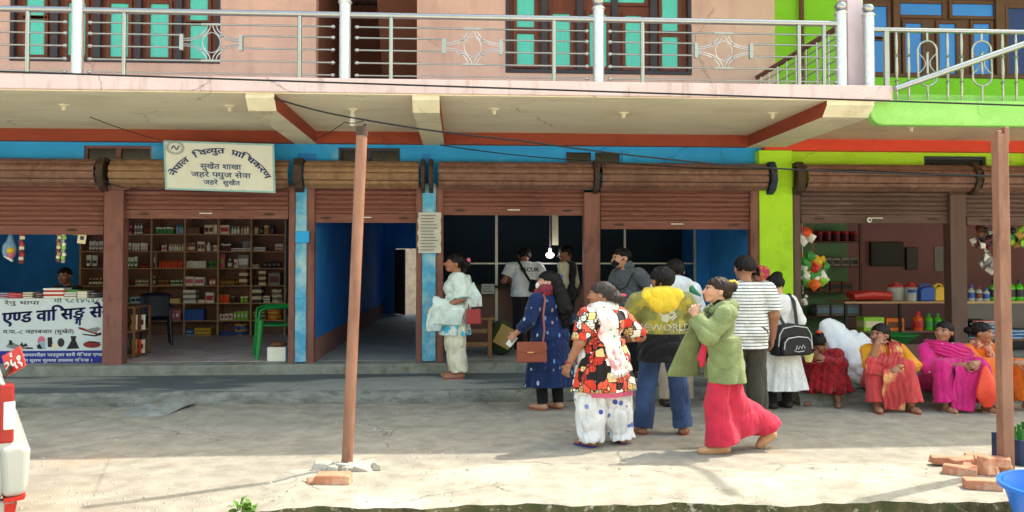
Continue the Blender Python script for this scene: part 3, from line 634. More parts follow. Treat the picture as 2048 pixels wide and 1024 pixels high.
# the shelf unit of the cosmetics shop
YSH = 15.85; dsh = .34
SH = thing('display_shelf', 'tall dark wooden wall shelf full of cosmetics at the back of the cosmetics shop', 'shelf', (X(372, YSH, 600), YSH, ZF))
zb_ = [Z(v, YSH, 400) for v in (468, 502, 536, 571, 606, 641, 675)]
ush = [160, 233, 302, 369, 436, 502, 570]
xsh = [X(u, YSH, 540) for u in ush]
for x in xsh:
    MB().box(x-.016, x+.016, YSH, YSH+dsh, ZF if x > xsh[2]+.1 else zb_[5]-.0, 3.0).build('upright', 'shelf_wood', SH)
for k, z in enumerate(zb_):
    x0 = xsh[0] if k < 6 else xsh[3]
    for i in range(len(xsh)-1):
        if xsh[i] >= x0-.01: MB().box(xsh[i]+.017, xsh[i+1]-.017, YSH+.004, YSH+dsh, z-.02, z).build('shelf_board', 'shelf_wood', SH)
MB().box(xsh[0], xsh[-1], YSH+dsh, YSH+dsh+.02, ZF, 3.0).build('back_panel', 'shelf_back', SH)
ordn = ['top', 'second', 'third', 'fourth', 'fifth', 'sixth', 'lowest']
colw = ['leftmost column', 'first full column', 'second column', 'middle column', 'fifth column', 'last column']
def row(r, u0, u1, kind, m1, m2, n, h, what, cat=None):
    """n goods between photo columns u0..u1 on board r, h photo pixels tall"""
    z = zb_[r]; yy = YSH+.1; sc = yy/FPX; c = max(0, min(5, sum(1 for q in ush[1:-1] if (u0+u1)/2 > q)))
    wpx = (u1-u0)/n; nm = {'carton': 'box', 'stack': 'box', 'cloth': 'cloth'}.get(kind, kind)
    for i in range(n):
        u = u0+(i+.5)*wpx; x = X(u, yy, 540); ww = wpx*sc*.94; hh = h*sc*rnd.uniform(1.04, 1.16)
        put(kind, m1, m2, f'{what} on the {ordn[r]} cosmetics shelf, {colw[c]}' if n == 1 else f'{what} in row on the {ordn[r]} cosmetics shelf, {colw[c]}', cat or nm,
            f'{what} row, {ordn[r]} shelf, {colw[c]}' if n > 1 else 'goods on the cosmetics shelf', (x, yy+rnd.uniform(-.01, .02), z+.001), ww*(1.15 if kind in ('bottle', 'jar') else 1), min(.2, max(.06, ww)), hh, rnd.uniform(-.06, .06))
W, C = 'p_white', 'p_cream'
for a in [
 (0, 247, 264, 'bottle', 'p_pink', 'p_maroon', 2, 19, 'pink bottle'), (0, 267, 284, 'bottle', W, 'p_grey', 3, 20, 'white bottle'), (0, 285, 301, 'bottle', 'p_maroon', 'p_brown', 3, 20, 'dark maroon bottle'),
 (0, 311, 347, 'jar', 'p_green', W, 5, 12, 'green white jar'), (0, 352, 367, 'jar', 'p_lightblue', 'p_teal', 3, 16, 'pale blue jar'),
 (0, 376, 402, 'carton', 'p_brown', 'p_brown', 1, 11, 'plain brown box'), (0, 409, 426, 'carton', C, 'p_maroon', 2, 17, 'patterned box'), (0, 428, 434, 'carton', C, W, 1, 16, 'slim cream box'),
 (0, 441, 460, 'carton', C, 'p_red', 1, 17, 'cream box with red band'), (0, 461, 479, 'bottle', W, W, 3, 14, 'white flat bottle'), (0, 481, 498, 'bottle', W, C, 3, 14, 'white capped bottle'),
 (0, 508, 517, 'jar', C, 'p_gold', 1, 14, 'beige jar'), (0, 519, 526, 'bottle', 'p_dark', 'p_grey', 1, 16, 'dark bottle'), (0, 528, 538, 'jar', 'p_gold', C, 1, 16, 'gold jar'), (0, 540, 548, 'jar', 'p_purple', 'p_dark', 1, 14, 'purple jar'),
 (1, 246, 262, 'tube', W, 'p_grey', 3, 14, 'white tube'), (1, 264, 296, 'tube', W, C, 6, 14, 'white slim tube'), (1, 322, 334, 'bottle', W, 'p_pink', 2, 13, 'white and pink bottle'), (1, 337, 368, 'bottle', C, W, 6, 13, 'cream bottle'),
 (1, 374, 391, 'bottle', 'p_orange', W, 4, 14, 'orange and white bottle'), (1, 395, 410, 'carton', C, 'p_brown', 2, 16, 'cream box'), (1, 412, 421, 'bottle', W, W, 1, 16, 'single white bottle'), (1, 425, 434, 'packet', W, 'p_pink', 1, 10, 'small white packet'),
 (1, 441, 462, 'jar', 'p_maroon', W, 4, 13, 'maroon jar'), (1, 463, 500, 'carton', W, 'p_grey', 5, 5, 'low white box'), (1, 484, 500, 'packet', 'p_grey', 'p_grey', 1, 17, 'grey packet'),
 (1, 507, 531, 'carton', W, 'p_lightblue', 4, 7, 'low pale box'), (1, 550, 566, 'tube', W, 'p_pink', 4, 13, 'white tube with pink cap'),
 (2, 245, 276, 'tube', W, 'p_green', 4, 19, 'large white tube'), (2, 279, 298, 'bottle', 'p_dark', 'p_red', 4, 8, 'tiny dark bottle'), (2, 304, 314, 'packet', 'p_grey', W, 1, 30, 'tall grey packet'),
 (2, 318, 366, 'bottle', 'p_orange', 'p_orangered', 9, 14, 'orange bottle'), (2, 373, 413, 'jar', W, W, 7, 12, 'white jar'), (2, 417, 433, 'packet', 'p_green', 'p_dark', 2, 12, 'green pouch'),
 (2, 440, 450, 'packet', 'p_pink', 'p_lime', 1, 25, 'pink and green packet'), (2, 455, 465, 'bottle', 'p_green', W, 1, 17, 'green bottle'), (2, 467, 476, 'packet', W, 'p_pink', 1, 15, 'white packet'), (2, 478, 499, 'carton', 'p_grey', W, 1, 22, 'grey box'),
 (2, 506, 519, 'carton', C, 'p_grey', 1, 6, 'flat cream box'), (2, 527, 563, 'packet', 'p_dark', 'p_grey', 4, 11, 'dark packet'),
 (3, 245, 260, 'bottle', 'p_teal', 'p_red', 3, 17, 'teal bottle with red cap'), (3, 271, 297, 'bottle', C, 'p_grey', 6, 12, 'pale slim bottle'), (3, 306, 312, 'bottle', 'p_teal', W, 1, 17, 'teal bottle'), (3, 316, 338, 'bottle', 'p_gold', 'p_brown', 5, 12, 'gold bottle'),
 (3, 341, 365, 'bottle', W, 'p_green', 5, 12, 'white bottle with green label'), (3, 371, 411, 'carton', W, 'p_pink', 2, 15, 'white box with pink band'), (3, 420, 432, 'carton', 'p_pink', W, 2, 11, 'small pink box'),
 (3, 441, 475, 'bottle', 'p_brown', 'p_gold', 7, 15, 'brown bottle with gold cap'), (3, 480, 497, 'stack', 'p_brown', C, 1, 29, 'brown box stack'), (3, 507, 517, 'bottle', 'p_maroon', 'p_dark', 1, 13, 'maroon bottle'), (3, 519, 533, 'stack', C, 'p_brown', 1, 26, 'striped box stack'), (3, 540, 563, 'carton', 'p_grey', 'p_maroon', 1, 23, 'grey patterned box'),
 (4, 243, 262, 'carton', 'p_teal', 'p_dark', 2, 9, 'teal box'), (4, 264, 294, 'carton', 'p_lightblue', 'p_dark', 3, 11, 'pale blue box'), (4, 304, 313, 'carton', 'p_red', 'p_maroon', 1, 11, 'red box'), (4, 314, 327, 'carton', 'p_pink', W, 1, 18, 'pink box'),
 (4, 329, 362, 'carton', C, 'p_yellow', 4, 7, 'low yellowish box'), (4, 371, 396, 'stack', W, 'p_grey', 1, 22, 'newspaper stack'), (4, 398, 412, 'carton', C, W, 1, 5, 'flat pale box'), (4, 414, 430, 'carton', W, 'p_red', 1, 19, 'white box with red mark'),
 (4, 438, 461, 'jar', 'p_orangered', 'p_orange', 2, 15, 'round orange box'), (4, 463, 472, 'jar', 'p_dark', 'p_grey', 1, 12, 'dark round jar'), (4, 482, 496, 'jar', 'p_lime', W, 2, 11, 'pale green jar'),
 (4, 507, 526, 'stack', 'p_dark', C, 1, 28, 'dark checked stack'), (4, 528, 541, 'stack', W, 'p_grey', 1, 12, 'white folded stack'), (4, 544, 566, 'cloth', C, 'p_grey', 1, 24, 'pile of folded cloth'),
 (5, 331, 362, 'packet', 'p_pink', W, 3, 17, 'pink plastic packet'), (5, 372, 411, 'carton', 'p_blue', 'p_blue', 1, 20, 'blue basket'), (5, 436, 466, 'packet', W, 'p_red', 4, 11, 'white and red packet'), (5, 468, 497, 'packet', 'p_lime', W, 4, 15, 'lime packet'),
 (5, 506, 533, 'cloth', 'p_yellow', 'p_blue', 1, 15, 'yellow and blue cloth heap'), (5, 536, 563, 'cloth', 'p_orange', 'p_yellow', 1, 19, 'orange cloth heap'),
 (6, 372, 390, 'cloth', 'p_blue', 'p_lightblue', 1, 15, 'blue cloth bag'), (6, 393, 426, 'stack', 'p_yellow', 'p_gold', 1, 17, 'yellow box stack'), (6, 439, 475, 'cloth', 'p_blue', 'p_dark', 1, 10, 'dark blue bag'), (6, 470, 497, 'cloth', 'p_gold', 'p_blue', 1, 24, 'blue and yellow bag'),
 (1, 177, 206, 'tube', W, 'p_grey', 6, 17, 'white tube'), (2, 171, 196, 'tube', W, 'p_dark', 2, 22, 'large white tube'), (3, 178, 206, 'bottle', 'p_dark', C, 4, 13, 'dark bottle'), (0, 175, 206, 'bottle', C, 'p_grey', 5, 14, 'pale bottle')]: row(*a)
def seat_chair(name, label, loc, rz, m):         # moulded plastic armchair
    o = thing(name, label, 'chair', loc, rz=rz); k = dict(local=True)
    q = MB(); n = 8; vs = []
    for j in range(n+1):
        for i in range(n+1):
            x = -.22+.44*i/n; y = -.22+.42*j/n; vs.append((x*(1-.08*j/n), y, .44-.025*math.cos(x*6)*math.sin(math.pi*j/n)+(.015 if j == 0 else 0)-.03*(j == 0)))
    q.add(vs, [(j*(n+1)+i, j*(n+1)+i+1, (j+1)*(n+1)+i+1, (j+1)*(n+1)+i) for j in range(n) for i in range(n)]); s = q.build('seat', m, o, smooth=True, recalc=False, **k); s.modifiers.new('t', 'SOLIDIFY').thickness = .018
    q = MB(); vs = []
    for j in range(9):
        for i in range(9):
            x = -.21+.42*i/8; t = j/8; vs.append((x*(1+.12*t), .2+.1*t-.05*(1-(x/.22)**2)*0+.05*(x/.21)**2*-1, .44+.4*t+(.03*(1-(x/.21)**2) if j == 8 else 0)))
    q.add(vs, [(j*9+i, j*9+i+1, j*9+10+i, j*9+9+i) for j in range(8) for i in range(8) if not (i in (1, 3, 5) and 1 < j < 7 and False)]); s = q.build('backrest', m, o, smooth=True, recalc=False, **k); s.modifiers.new('t', 'SOLIDIFY').thickness = .016
    for sx in (-1, 1):
        q = MB(); q.tube([(sx*.235, .22, .66), (sx*.255, .05, .66), (sx*.26, -.15, .65), (sx*.255, -.215, .62), (sx*.25, -.225, .5)], .024, 8, sq=.6); q.build('armrest', m, o, smooth=True, **k)
        q = MB(); q.tube([(sx*.235, -.205, .5), (sx*.24, -.225, .25), (sx*.26, -.25, 0)], [.034, .03, .024], 8); q.build('leg', m, o, smooth=True, **k)
        q = MB(); q.tube([(sx*.21, .2, .46), (sx*.22, .23, .25), (sx*.24, .27, 0)], [.034, .03, .024], 8); q.build('leg', m, o, smooth=True, **k)
    return o
mat('green_plastic', (24, 140, 66), .35, var=.05); mat('navy_plastic', (22, 28, 52), .4, var=.1)
p = at(560, 716, 12.2); seat_chair('plastic_chair', 'green plastic armchair just inside the cosmetics shop beside the blue pillar', (X(552, 12.35, 690), 12.35, ZF), R(-72), 'green_plastic').scale = (1.15, 1.15, 1.12)
seat_chair('plastic_chair', 'dark navy plastic chair in the shadow before the cosmetics shelf', (X(310, 14.2, 650), 14.2, ZF), R(20), 'navy_plastic')
q = MB(); x = X(556, 11.85, 710); q.box(x-.13, x+.13, 11.75, 11.95, ZF, ZF+.2); o = lone(q, 'box', 'p_white', 'small white box on the shop floor by the green plastic chair', 'box', (x, 11.85, ZF), bevel=.008)
q = MB(); q.ball((x, 11.86, ZF+.235), .12, 12, sx=1, sy=.8, sz=.34); lone(q, 'rag', 'p_brown', 'crumpled brown rag lying on the small white box', 'rag', (x, 11.86, ZF+.2))
# glass cabinet beside the brown column
gx0, gx1 = X(243, 12.3), X(271, 12.3); GC = thing('display_cabinet', 'low wooden display cabinet with glass front beside the brown column', 'cabinet', (gx0, 12.3, ZF))
q = MB()
for xx in (gx0, gx1-.03): q.box(xx, xx+.03, 12.3, 12.33, ZF, 1.02); q.box(xx, xx+.03, 12.9, 12.93, ZF, 1.02)
for z in (ZF+.02, .65, 1.0): q.box(gx0, gx1, 12.33, 12.9, z, z+.025)
q.build('cabinet_frame', 'wood', GC)
for k in range(4): put('packet', ('p_gold', C, 'p_brown', W)[k], 'p_brown', ('gold', 'cream', 'brown', 'white')[k]+' packet standing inside the low wooden display cabinet', 'packet', 'packets in the display cabinet', (gx0+.06+.055*k, 12.55, .676), .06, .1, .22)
for k in range(4): put('packet', ('p_brown', 'p_gold', 'p_red', C)[k], 'p_brown', ('brown', 'gold', 'red', 'cream')[k]+' packet on the bottom board of the low display cabinet', 'packet', 'packets in the display cabinet', (gx0+.06+.055*k, 12.55, ZF+.046), .06, .1, .2)
# ---- counter with the printed banner in the left shop
YC = 11.82; zt_ = Z(597, YC, 100); zb0 = Z(728, YC, 100); xr_ = X(207, YC, 650)
CT = thing('shop_counter', 'shop counter behind the printed banner in the leftmost shop', 'counter', (-7.5, YC+.3, ZF))
MB().box(-9.3, xr_+.02, YC+.02, YC+.62, ZF, zt_-.03).build('cabinet', 'shelf_wood', CT); MB().box(-9.3, xr_+.03, YC-.0, YC+.66, zt_-.03, zt_).build('counter_top', 'white', CT, bevel=.004)
mat('banner_white', (214, 226, 234), .4, var=.03); mat('ink_navy', (34, 40, 120), .5, var=0); mat('ink_green', (20, 110, 60), .5, var=0); mat('ink_dark', (40, 40, 48), .5, var=0); mat('banner_blue', (24, 50, 150), .4, var=.04); mat('ink_white', (236, 238, 240), .5, var=0); mat('ink_red', (140, 34, 34), .5, var=.2, vs_=9); mat('ink_black', (22, 24, 32), .5, var=0)
BN = thing('banner', 'white printed shop banner with blue lettering on the front of the left shop counter', 'banner', (X(100, YC), YC-.01, zb0))
yb1 = YC-.012
def bp(u, v): p = at(u, v, yb1); return p.x, p.z
bx0 = X(-330, yb1, 650)
q = MB(); q.box(bx0, xr_, yb1, YC-.003, zb0, zt_); q.build('banner_cloth', 'banner_white', BN)
q = MB(); q.box(bx0, xr_, yb1-.004, yb1-.001, bp(0, 727)[1], bp(0, 702)[1]); q.build('blue_band', 'banner_blue', BN)
def btext(name, txt, u0, v, hpx, mtl, slope=0, off=.004, align='l', bold=.012, wpx=None, fat=0):
    q = MB(); x0, z0 = bp(u0, v); size = hpx/FPX*yb1/.62
    sx = 1
    if wpx: sx = (wpx/FPX*yb1*.985)/(words(txt, bold)[2]*size)
    lay(q, txt, lambda a, b: (x0+a, yb1-off, z0+b+slope*a), size, 0, bold, align, sx, fat); q.build(name, mtl, BN, recalc=False)
btext('lettering', 'एण~ड वािसङ_ग सेन~टर', 5, 648, 20, 'ink_navy', .068, bold=.012, wpx=232, fat=.007)
btext('lettering', 'रेनु थापा', 9, 609, 6, 'ink_dark', wpx=66); btext('lettering', 'मो ९८१४५३८१', 108, 605, 6.5, 'ink_green', wpx=98)
btext('lettering', 'म.पा.-८ जहरबजार (सुखेत^)', 6, 667, 6.5, 'ink_dark', wpx=135)
btext('lettering', 'सौन~दय^ सामागरीहर पाउनुका साथै मेिजङ एण~ड', 15, 713, 5, 'ink_white', off=.007, wpx=180)
btext('lettering', 'पिन सुलभ मूल~यमा उपलब~ध गिरन~छ ।', 38, 724, 5, 'ink_white', off=.007, wpx=140)
def flat(name, polys, mtl):                      # printed picture
    q = MB()
    for P in polys:
        if isinstance(mtl, list): mi = P[0]; P = P[1]
        else: mi = 0
        q.add([(bp(u, v)[0], yb1-.003-.0004*len(q.v)/10, bp(u, v)[1]) for u, v in P], [tuple(range(len(P)))], mi)
    q.build(name, mtl, BN, recalc=False)
def oval(u, v, a, b, n=12): return [(u+a*math.cos(2*math.pi*k/n), v+b*math.sin(2*math.pi*k/n)) for k in range(n)]
flat('printed_dress', [[(141, 672), (153, 672), (151, 680), (154, 686), (159, 697), (133, 698), (140, 686), (143, 680)]], 'ink_black')
flat('printed_bag', [(0, oval(184, 689, 18, 7)), (1, [(176, 682), (200, 684), (199, 686), (177, 685)])], ['ink_red', 'ink_black'])
flat('printed_shoe', [(0, [(156, 654), (164, 655), (202, 668), (198, 671), (158, 658)]), (1, [(163, 667), (190, 670), (202, 664), (203, 670), (190, 673), (168, 670)]), (2, [(170, 659), (196, 654), (202, 658), (190, 666)])], ['ink_red', 'ink_black', 'p_grey'])
flat('printed_cosmetics', [(0, oval(83, 682, 8, 10)), (1, [(78, 684), (90, 682), (92, 698), (79, 698)]), (2, [(95, 675), (104, 674), (106, 694), (96, 694)]), (3, oval(122, 685, 7, 9)), (4, [(104, 688), (116, 688), (116, 698), (104, 698)]), (2, [(74, 690), (80, 688), (86, 698), (75, 697)])], ['p_pink', 'p_lightblue', 'ink_black', 'p_dark', 'p_cream'])
flat('printed_tools', [(0, [(12, 694), (20, 682), (32, 688), (50, 694), (64, 698), (34, 699)]), (1, [(18, 680), (24, 681), (26, 690), (19, 690)]), (1, [(40, 690), (44, 684), (47, 690), (52, 686), (56, 692), (46, 694)]), (1, [(52, 694), (66, 695), (66, 698), (52, 697)])], ['p_grey', 'ink_black'])
# goods on the counter
for i, (u0, u1, h, m1, m2, kd, what) in enumerate([(4, 26, 10, 'p_lightblue', 'p_red', 'cloth', 'pale blue cloth bundle'), (17, 56, 10, 'p_red', 'p_pink', 'cloth', 'flat red bundle'), (57, 74, 11, C, 'p_grey', 'stack', 'pale stack of papers'), (75, 95, 10, 'p_maroon', 'p_grey', 'cloth', 'dark maroon cloth bundle'),
        (98, 136, 19, W, 'p_red', 'stack', 'tall stack of white and red boxes'), (139, 161, 11, W, 'p_grey', 'stack', 'white stack of boxes'), (164, 182, 13, C, W, 'stack', 'cream stack of papers'), (184, 203, 12, 'p_dark', 'p_grey', 'cloth', 'dark small bundle')]):
    x = X((u0+u1)/2, YC+.25); ww = (u1-u0)/FPX*(YC+.2)
    put(kd, m1, m2, what+' lying on the left shop counter', 'bundle' if kd == 'cloth' else 'stack', 'goods on the left counter', (x, YC+.25, zt_+.001), ww, .25, h/FPX*12)
put('carton', 'p_green', 'p_green', 'flat green box on the white stack on the left counter', 'box', 'goods on the left counter', (X(150, YC+.25), YC+.25, zt_+.082), .17, .16, .03)
# hanging goods under the first shutter
zh = 2.08
q = MB(); x = X(18, 11.66); q.ball((x, 11.66, 1.84), .1, 14, sx=.95, sy=.6, sz=1.35); q.tube([(x+.01, 11.66, 1.93), (x+.012, 11.66, 2.02), (x+.02, 11.66, zh+.02)], [.06, .03, .012], 8); q.ball((x+.045, 11.61, 1.83), .05, 10, 1); q.ball((x+.05, 11.615, 1.77), .045, 10, 2); q.tube([(x-.05, 11.64, 1.76), (x+.02, 11.63, 1.72), (x+.06, 11.63, 1.69)], .018, 6, 3)
lone(q, 'plastic_bag', ['clear_blue', 'p_yellow', 'p_pink', 'p_white'], 'pale blue plastic bag of sweets hanging from the leftmost shutter', 'bag', (x, 11.66, zh), smooth=True)
def strand(name, u, v1, mats, label, wd=.05, n=9):
    q = MB(); x = X(u, 11.66); z1 = Z(v1, 11.66, 60)
    for k in range(n):
        z = zh-(zh-z1)*(k+.5)/n; a = .012*math.sin(k*2.3)
        q.cbox((x+a, 11.66+.006*(k % 3), z-(zh-z1)/n*.48), wd, .02, (zh-z1)/n*.92, rz=.3*math.sin(k*1.7), ry=.12*math.sin(k*3.1), mi=k % len(mats))
    q.tube([(x, 11.66, zh+.02), (x, 11.66, z1)], .003, 4, 0); lone(q, name, mats, label, 'packet strip', (x, 11.66, zh))
strand('packet_strip', 42, 527, ['p_red', 'p_cream', 'p_maroon'], 'red and cream packet strip hanging next to the plastic bag', .06)
strand('packet_strip', 116, 524, ['p_gold', 'p_cream', 'p_brown'], 'brownish packet strip at the left of the hanging pair', .045)
strand('packet_strip', 126, 526, ['p_white', 'p_lime', 'p_grey'], 'white and lime packet strip at the right of the hanging pair', .05)
q = MB(); x = X(160, 11.66); q.box(x-.1, x+.09, 11.655, 11.665, zh-.035, zh+.0, 0); q.cbox((x+.02, 11.64, zh-.15), .11, .01, .15, ry=.12, mi=1); q.cbox((x+.03, 11.632, zh-.1), .05, .006, .05, ry=.12, mi=2)
lone(q, 'hanging_card', ['p_lime', 'p_cream', 'p_dark'], 'cream paper card with dark mark hanging from the leftmost shutter', 'card', (x, 11.66, zh))
# ---- the office: grille with counter, notices, bulb
yo = 13.7; OG = thing('office_partition', 'dark counter partition with thin metal frames inside the electricity office', 'partition', (X(1040, yo), yo, ZF))
q = MB(); zcn = Z(576, yo, 1000); q.box(xo0, X(1393, yo), yo, yo+.06, ZF, zcn); q.build('counter_panel', 'shelf_back', OG)
q = MB(); q.box(xo0, X(1393, yo), yo-.12, yo+.3, zcn, zcn+.045); q.build('counter_top', 'bracket', OG, bevel=.004)
q = MB(); mat('alu', (190, 190, 182), .4, metal=.5)
for u, r in ((993, .022), (1250, .016), (1390, .02)): q.box(X(u, yo)-r, X(u, yo)+r, yo-.005, yo+.04, ZF if u == 993 else zcn+.046, zc)
zt2 = Z(527, yo, 1000)
q.box(xo0, X(1388, yo), yo+.002, yo+.034, zt2-.012, zt2+.012); q.build('metal_frame', 'alu', OG)
q = MB(); q.box(X(1104, yo-.2), X(1116, yo-.2), yo-.25, yo-.15, Z(490, yo-.2), zc); lone(q, 'pipe', 'cream', 'cream square duct hanging beside the lit bulb in the office', 'duct', (X(1110, yo-.2), yo-.2, 2.0))
mat('lit_bulb', (255, 255, 250), .4, emit=6, var=0)
bl = thing('light_bulb', 'lit white bulb hanging in the dark electricity office', 'bulb', (X(1100, yo-.3), yo-.3, Z(510, yo-.3)))
b = Vector(bl.location); q = MB(); q.ball((b.x, b.y, b.z), .065, 14, sz=.75); q.build('glass_bulb', 'lit_bulb', bl, smooth=True)
q = MB(); q.lathe([(.02, .05), (.028, .06), (.028, .11), (.01, .13)], b, 10); q.tube([(b.x, b.y, b.z+.12), (b.x, b.y, zc)], .005, 5); q.build('bulb_holder', 'white', bl, smooth=True)
ld = bpy.data.lights.new('bulb_light', 'POINT'); ld.energy = .8; ld.shadow_soft_size = .06; lo_ = bpy.data.objects.new('bulb_light', ld); COL.objects.link(lo_); lo_.parent = bl; lo_.location = (0, -.12, 0)
mat('paper', (206, 206, 198), .8, var=.05, vs_=9); mat('paper_ink', (120, 124, 128), .8, var=.1)
def notice(name, u0, u1, v0, v1, y, label, cols=1, lines=9, mtl='paper', curl=0):
    a, b = at(u0, v1, y), at(u1, v0, y); q = MB(); n = 10; vs = []
    for k in range(n+1):
        z = a.z+(b.z-a.z)*k/n; e = .012*math.sin(k*2.2)
        vs += [(a.x+e, y-curl*.02*math.sin(k), z), (b.x+e*.5, y-curl*.03*math.cos(k*1.3), z), (b.x+e*.5, y+.006, z), (a.x+e, y+.006, z)]
    q.add(vs, [(k*4+i, k*4+(i+1) % 4, k*4+4+(i+1) % 4, k*4+4+i) for k in range(n) for i in range(4)]+[(0, 1, 2, 3), (4*n, 4*n+1, 4*n+2, 4*n+3)])
    for c in range(cols):
        for k in range(lines):
            z = b.z-(b.z-a.z)*(k+1)/(lines+1); x0 = a.x+(b.x-a.x)*(c+.12)/cols; x1 = a.x+(b.x-a.x)*(c+.88-.2*rnd.random())/cols
            q.box(x0, x1, y-.034 if curl else y-.003, y-.032 if curl else y-.001, z-.006, z+.006, 1)
    return lone(q, name, [mtl, 'paper_ink'], label, 'paper notice', ((a.x+b.x)/2, y, (a.z+b.z)/2), recalc=True)
notice('paper_notice', 1419, 1433, 461, 486, 13.69, 'small paper notice at the left of the notices on the blue office wall', lines=5)
notice('paper_notice', 1438, 1454, 461, 508, 13.69, 'narrow paper notice in the middle of the blue office wall', lines=10)
notice('paper_notice', 1456, 1484, 461, 538, 13.69, 'long paper notice at the right of the blue office wall', lines=16)
notice('paper_notice', 836, 882, 425, 506, YF-.06, 'tattered white paper notice pasted across the blue pillar', lines=12, curl=.4)
notice('paper_notice', 963, 989, 568, 588, yo-.13, 'small pale paper stuck to the office counter', lines=3)
yt = 12.0; xt0, xt1 = X(915, yt), X(984, yt); TB = thing('wooden_table', 'small wooden table with slatted side behind the woman in white', 'table', ((xt0+xt1)/2, yt, ZF)); ztb = Z(640, yt, 960)
q = MB(); q.box(xt0-.03, xt1+.05, yt-.02, yt+.5, ztb, ztb+.035); q.build('table_top', 'wood', TB, bevel=.004)
for xx in (xt0, xt1-.06):
    for yy in (yt, yt+.42): MB().box(xx, xx+.06, yy, yy+.05, ZF, ztb).build('leg', 'wood', TB, bevel=.003)
for z in (ZF+.17, ZF+.36): MB().box(xt0+.061, xt1-.061, yt+.01, yt+.035, z, z+.06).build('slat', 'wood', TB)
q = MB(); x = X(1003, 12.4); q.ball((x, 12.4, ZF+.26), .26, 16, sx=.8, sy=.8, sz=1); lone(q, 'sack', pm('olive_cloth', (64, 78, 44), rough=.9), 'dark olive sack slumped on the floor in front of the office counter', 'sack', (x, 12.4, ZF), smooth=True)
q = MB(); q.cbox((x-.03, 12.15, ZF+.16), .26, .02, .3, ry=.5); lone(q, 'cardboard', pm('card', (170, 140, 80)), 'bent yellowish cardboard leaning on the dark olive sack', 'cardboard', (x, 12.15, ZF))
# ---- grocery shop of the green house
yg2 = 12.35
GT = thing('grocery_counter', 'dark two-level grocery counter in the green house shop', 'counter', (X(1800, yg2), yg2, ZF))
z1 = Z(603, yg2, 1800); z2 = Z(662, yg2, 1800); xa1, xa2 = X(1690, yg2), X(1902, yg2)
q = MB(); q.box(xa1, xa2, yg2, yg2+.6, z1-.03, z1); q.build('counter_top', 'shelf_wood', GT)
q = MB(); q.box(xa1, xa2, yg2+.02, yg2+.6, z2-.025, z2); q.build('lower_board', 'shelf_back', GT)
for u in (1692, 1800, 1897): q = MB(); q.box(X(u, yg2)-.02, X(u, yg2)+.02, yg2, yg2+.04, ZF, z1-.031); q.build('leg', 'black', GT)
xa3, xa4 = X(1933, yg2), XR-.3
GT2 = thing('grocery_counter', 'light-edged grocery counter behind the woman in orange and the steel post', 'counter', (xa3+1, yg2, ZF))
q = MB(); q.box(xa3, xa4, yg2, yg2+.6, z1-.035, z1); q.build('counter_top', pm('light_wood', (190, 160, 110)), GT2)
q = MB(); q.box(xa3, xa4, yg2+.25, yg2+.6, ZF, z1-.036); q.build('cabinet', 'dark_pane', GT2)
q = MB(); q.box(xa3, xa4, yg2+.02, yg2+.25, z2-.16, z2-.13); q.build('lower_board', 'shelf_back', GT2)
def gp(kind, u0, u1, h, m1, m2, label, cat, z, y=yg2+.15, d=None, grp=None, name=None):
    ww = (u1-u0)/FPX*(y+.2); return put(kind, m1, m2, label, cat, grp or 'goods on the grocery counter', (X((u0+u1)/2, y), y, z+.001), ww*(1.2 if kind == 'bottle' else 1), d or min(.3, ww), h/FPX*(y+.2), name=name)
q = MB()
for k in range(3): q.tube([(X(1700, yg2+.2)+.0, yg2+.1+.1*k, z1+.07+.012*k), (X(1735, yg2+.2), yg2+.12+.1*k, z1+.1), (X(1774, yg2+.2), yg2+.1+.1*k, z1+.08)], [.05, .075, .07], 9)
lone(q, 'plastic_bundle', pm('red_plastic', (196, 60, 50), rough=.3), 'bundle of rolled red plastic lying on the grocery counter', 'bundle', (X(1735, yg2), yg2+.2, z1), smooth=True)
for u, nm in ((1791, 'left'), (1822, 'right')):
    x = X(u, yg2+.3); J = thing('sweet_jar', 'red-lidded clear jar of sweets, '+nm+' one of the grocery counter pair', 'jar', (x, yg2+.3, z1), 'big red-lidded jars'); h = .255
    q = MB(); q.lathe([(.115, .002), (.125, .02), (.125, h*.8), (.1, h*.86)], J.location, 16); q.build('jar_glass', 'clear_plastic', J, smooth=True)
    q = MB(); q.lathe([(.112, h*.84), (.114, h*.97), (.05, h), (.045, h+.03), (.01, h+.035)], J.location, 16); q.build('lid', 'p_red', J, smooth=True)
    q = MB()
    for k in range(70): a = rnd.random()*6.28; q.ball((x+.09*math.cos(a)*rnd.random()**.4, yg2+.3+.09*math.sin(a), z1+.03+rnd.random()*h*.62), .018, 6, mi=k % 4)
    q.build('sweets', ['p_white', 'p_green', 'p_red', 'p_cream'], J)
gp('jar', 1815, 1832, 23, 'clear_plastic', 'p_blue', 'small clear jar with a blue cap in front of the sweet jars', 'jar', z1, yg2+.08)
def jerry(u0, u1, h, m1, m2, label):
    x0, x1 = X(u0, yg2+.15), X(u1, yg2+.15); y0, y1 = yg2+.08, yg2+.24; hh = h/FPX*(yg2+.3)
    J = thing('jerrycan', label, 'canister', ((x0+x1)/2, yg2+.16, z1), 'jerrycans on the grocery counter')
    q = MB(); q.prism([(x0, z1+.001), (x1, z1+.001), (x1, z1+hh*.72), (x1-.02, z1+hh*.84), (x0+.07, z1+hh*.84), (x0, z1+hh*.7)], 'y', y0, y1); q.build('can', m1, J, bevel=.018, seg=2)
    q = MB(); q.tube([(x0+.05, yg2+.16, z1+hh*.82), (x0+.07, yg2+.16, z1+hh*.98), (x1-.05, yg2+.16, z1+hh*.96), (x1-.02, yg2+.16, z1+hh*.8)], .016, 7); q.build('handle', m1, J, smooth=True)
    q = MB(); q.lathe([(.028, hh*.78), (.03, hh*.92), (.025, hh*.95)], (x0+.035, yg2+.16, z1), 10); q.build('cap', m2, J, smooth=True)
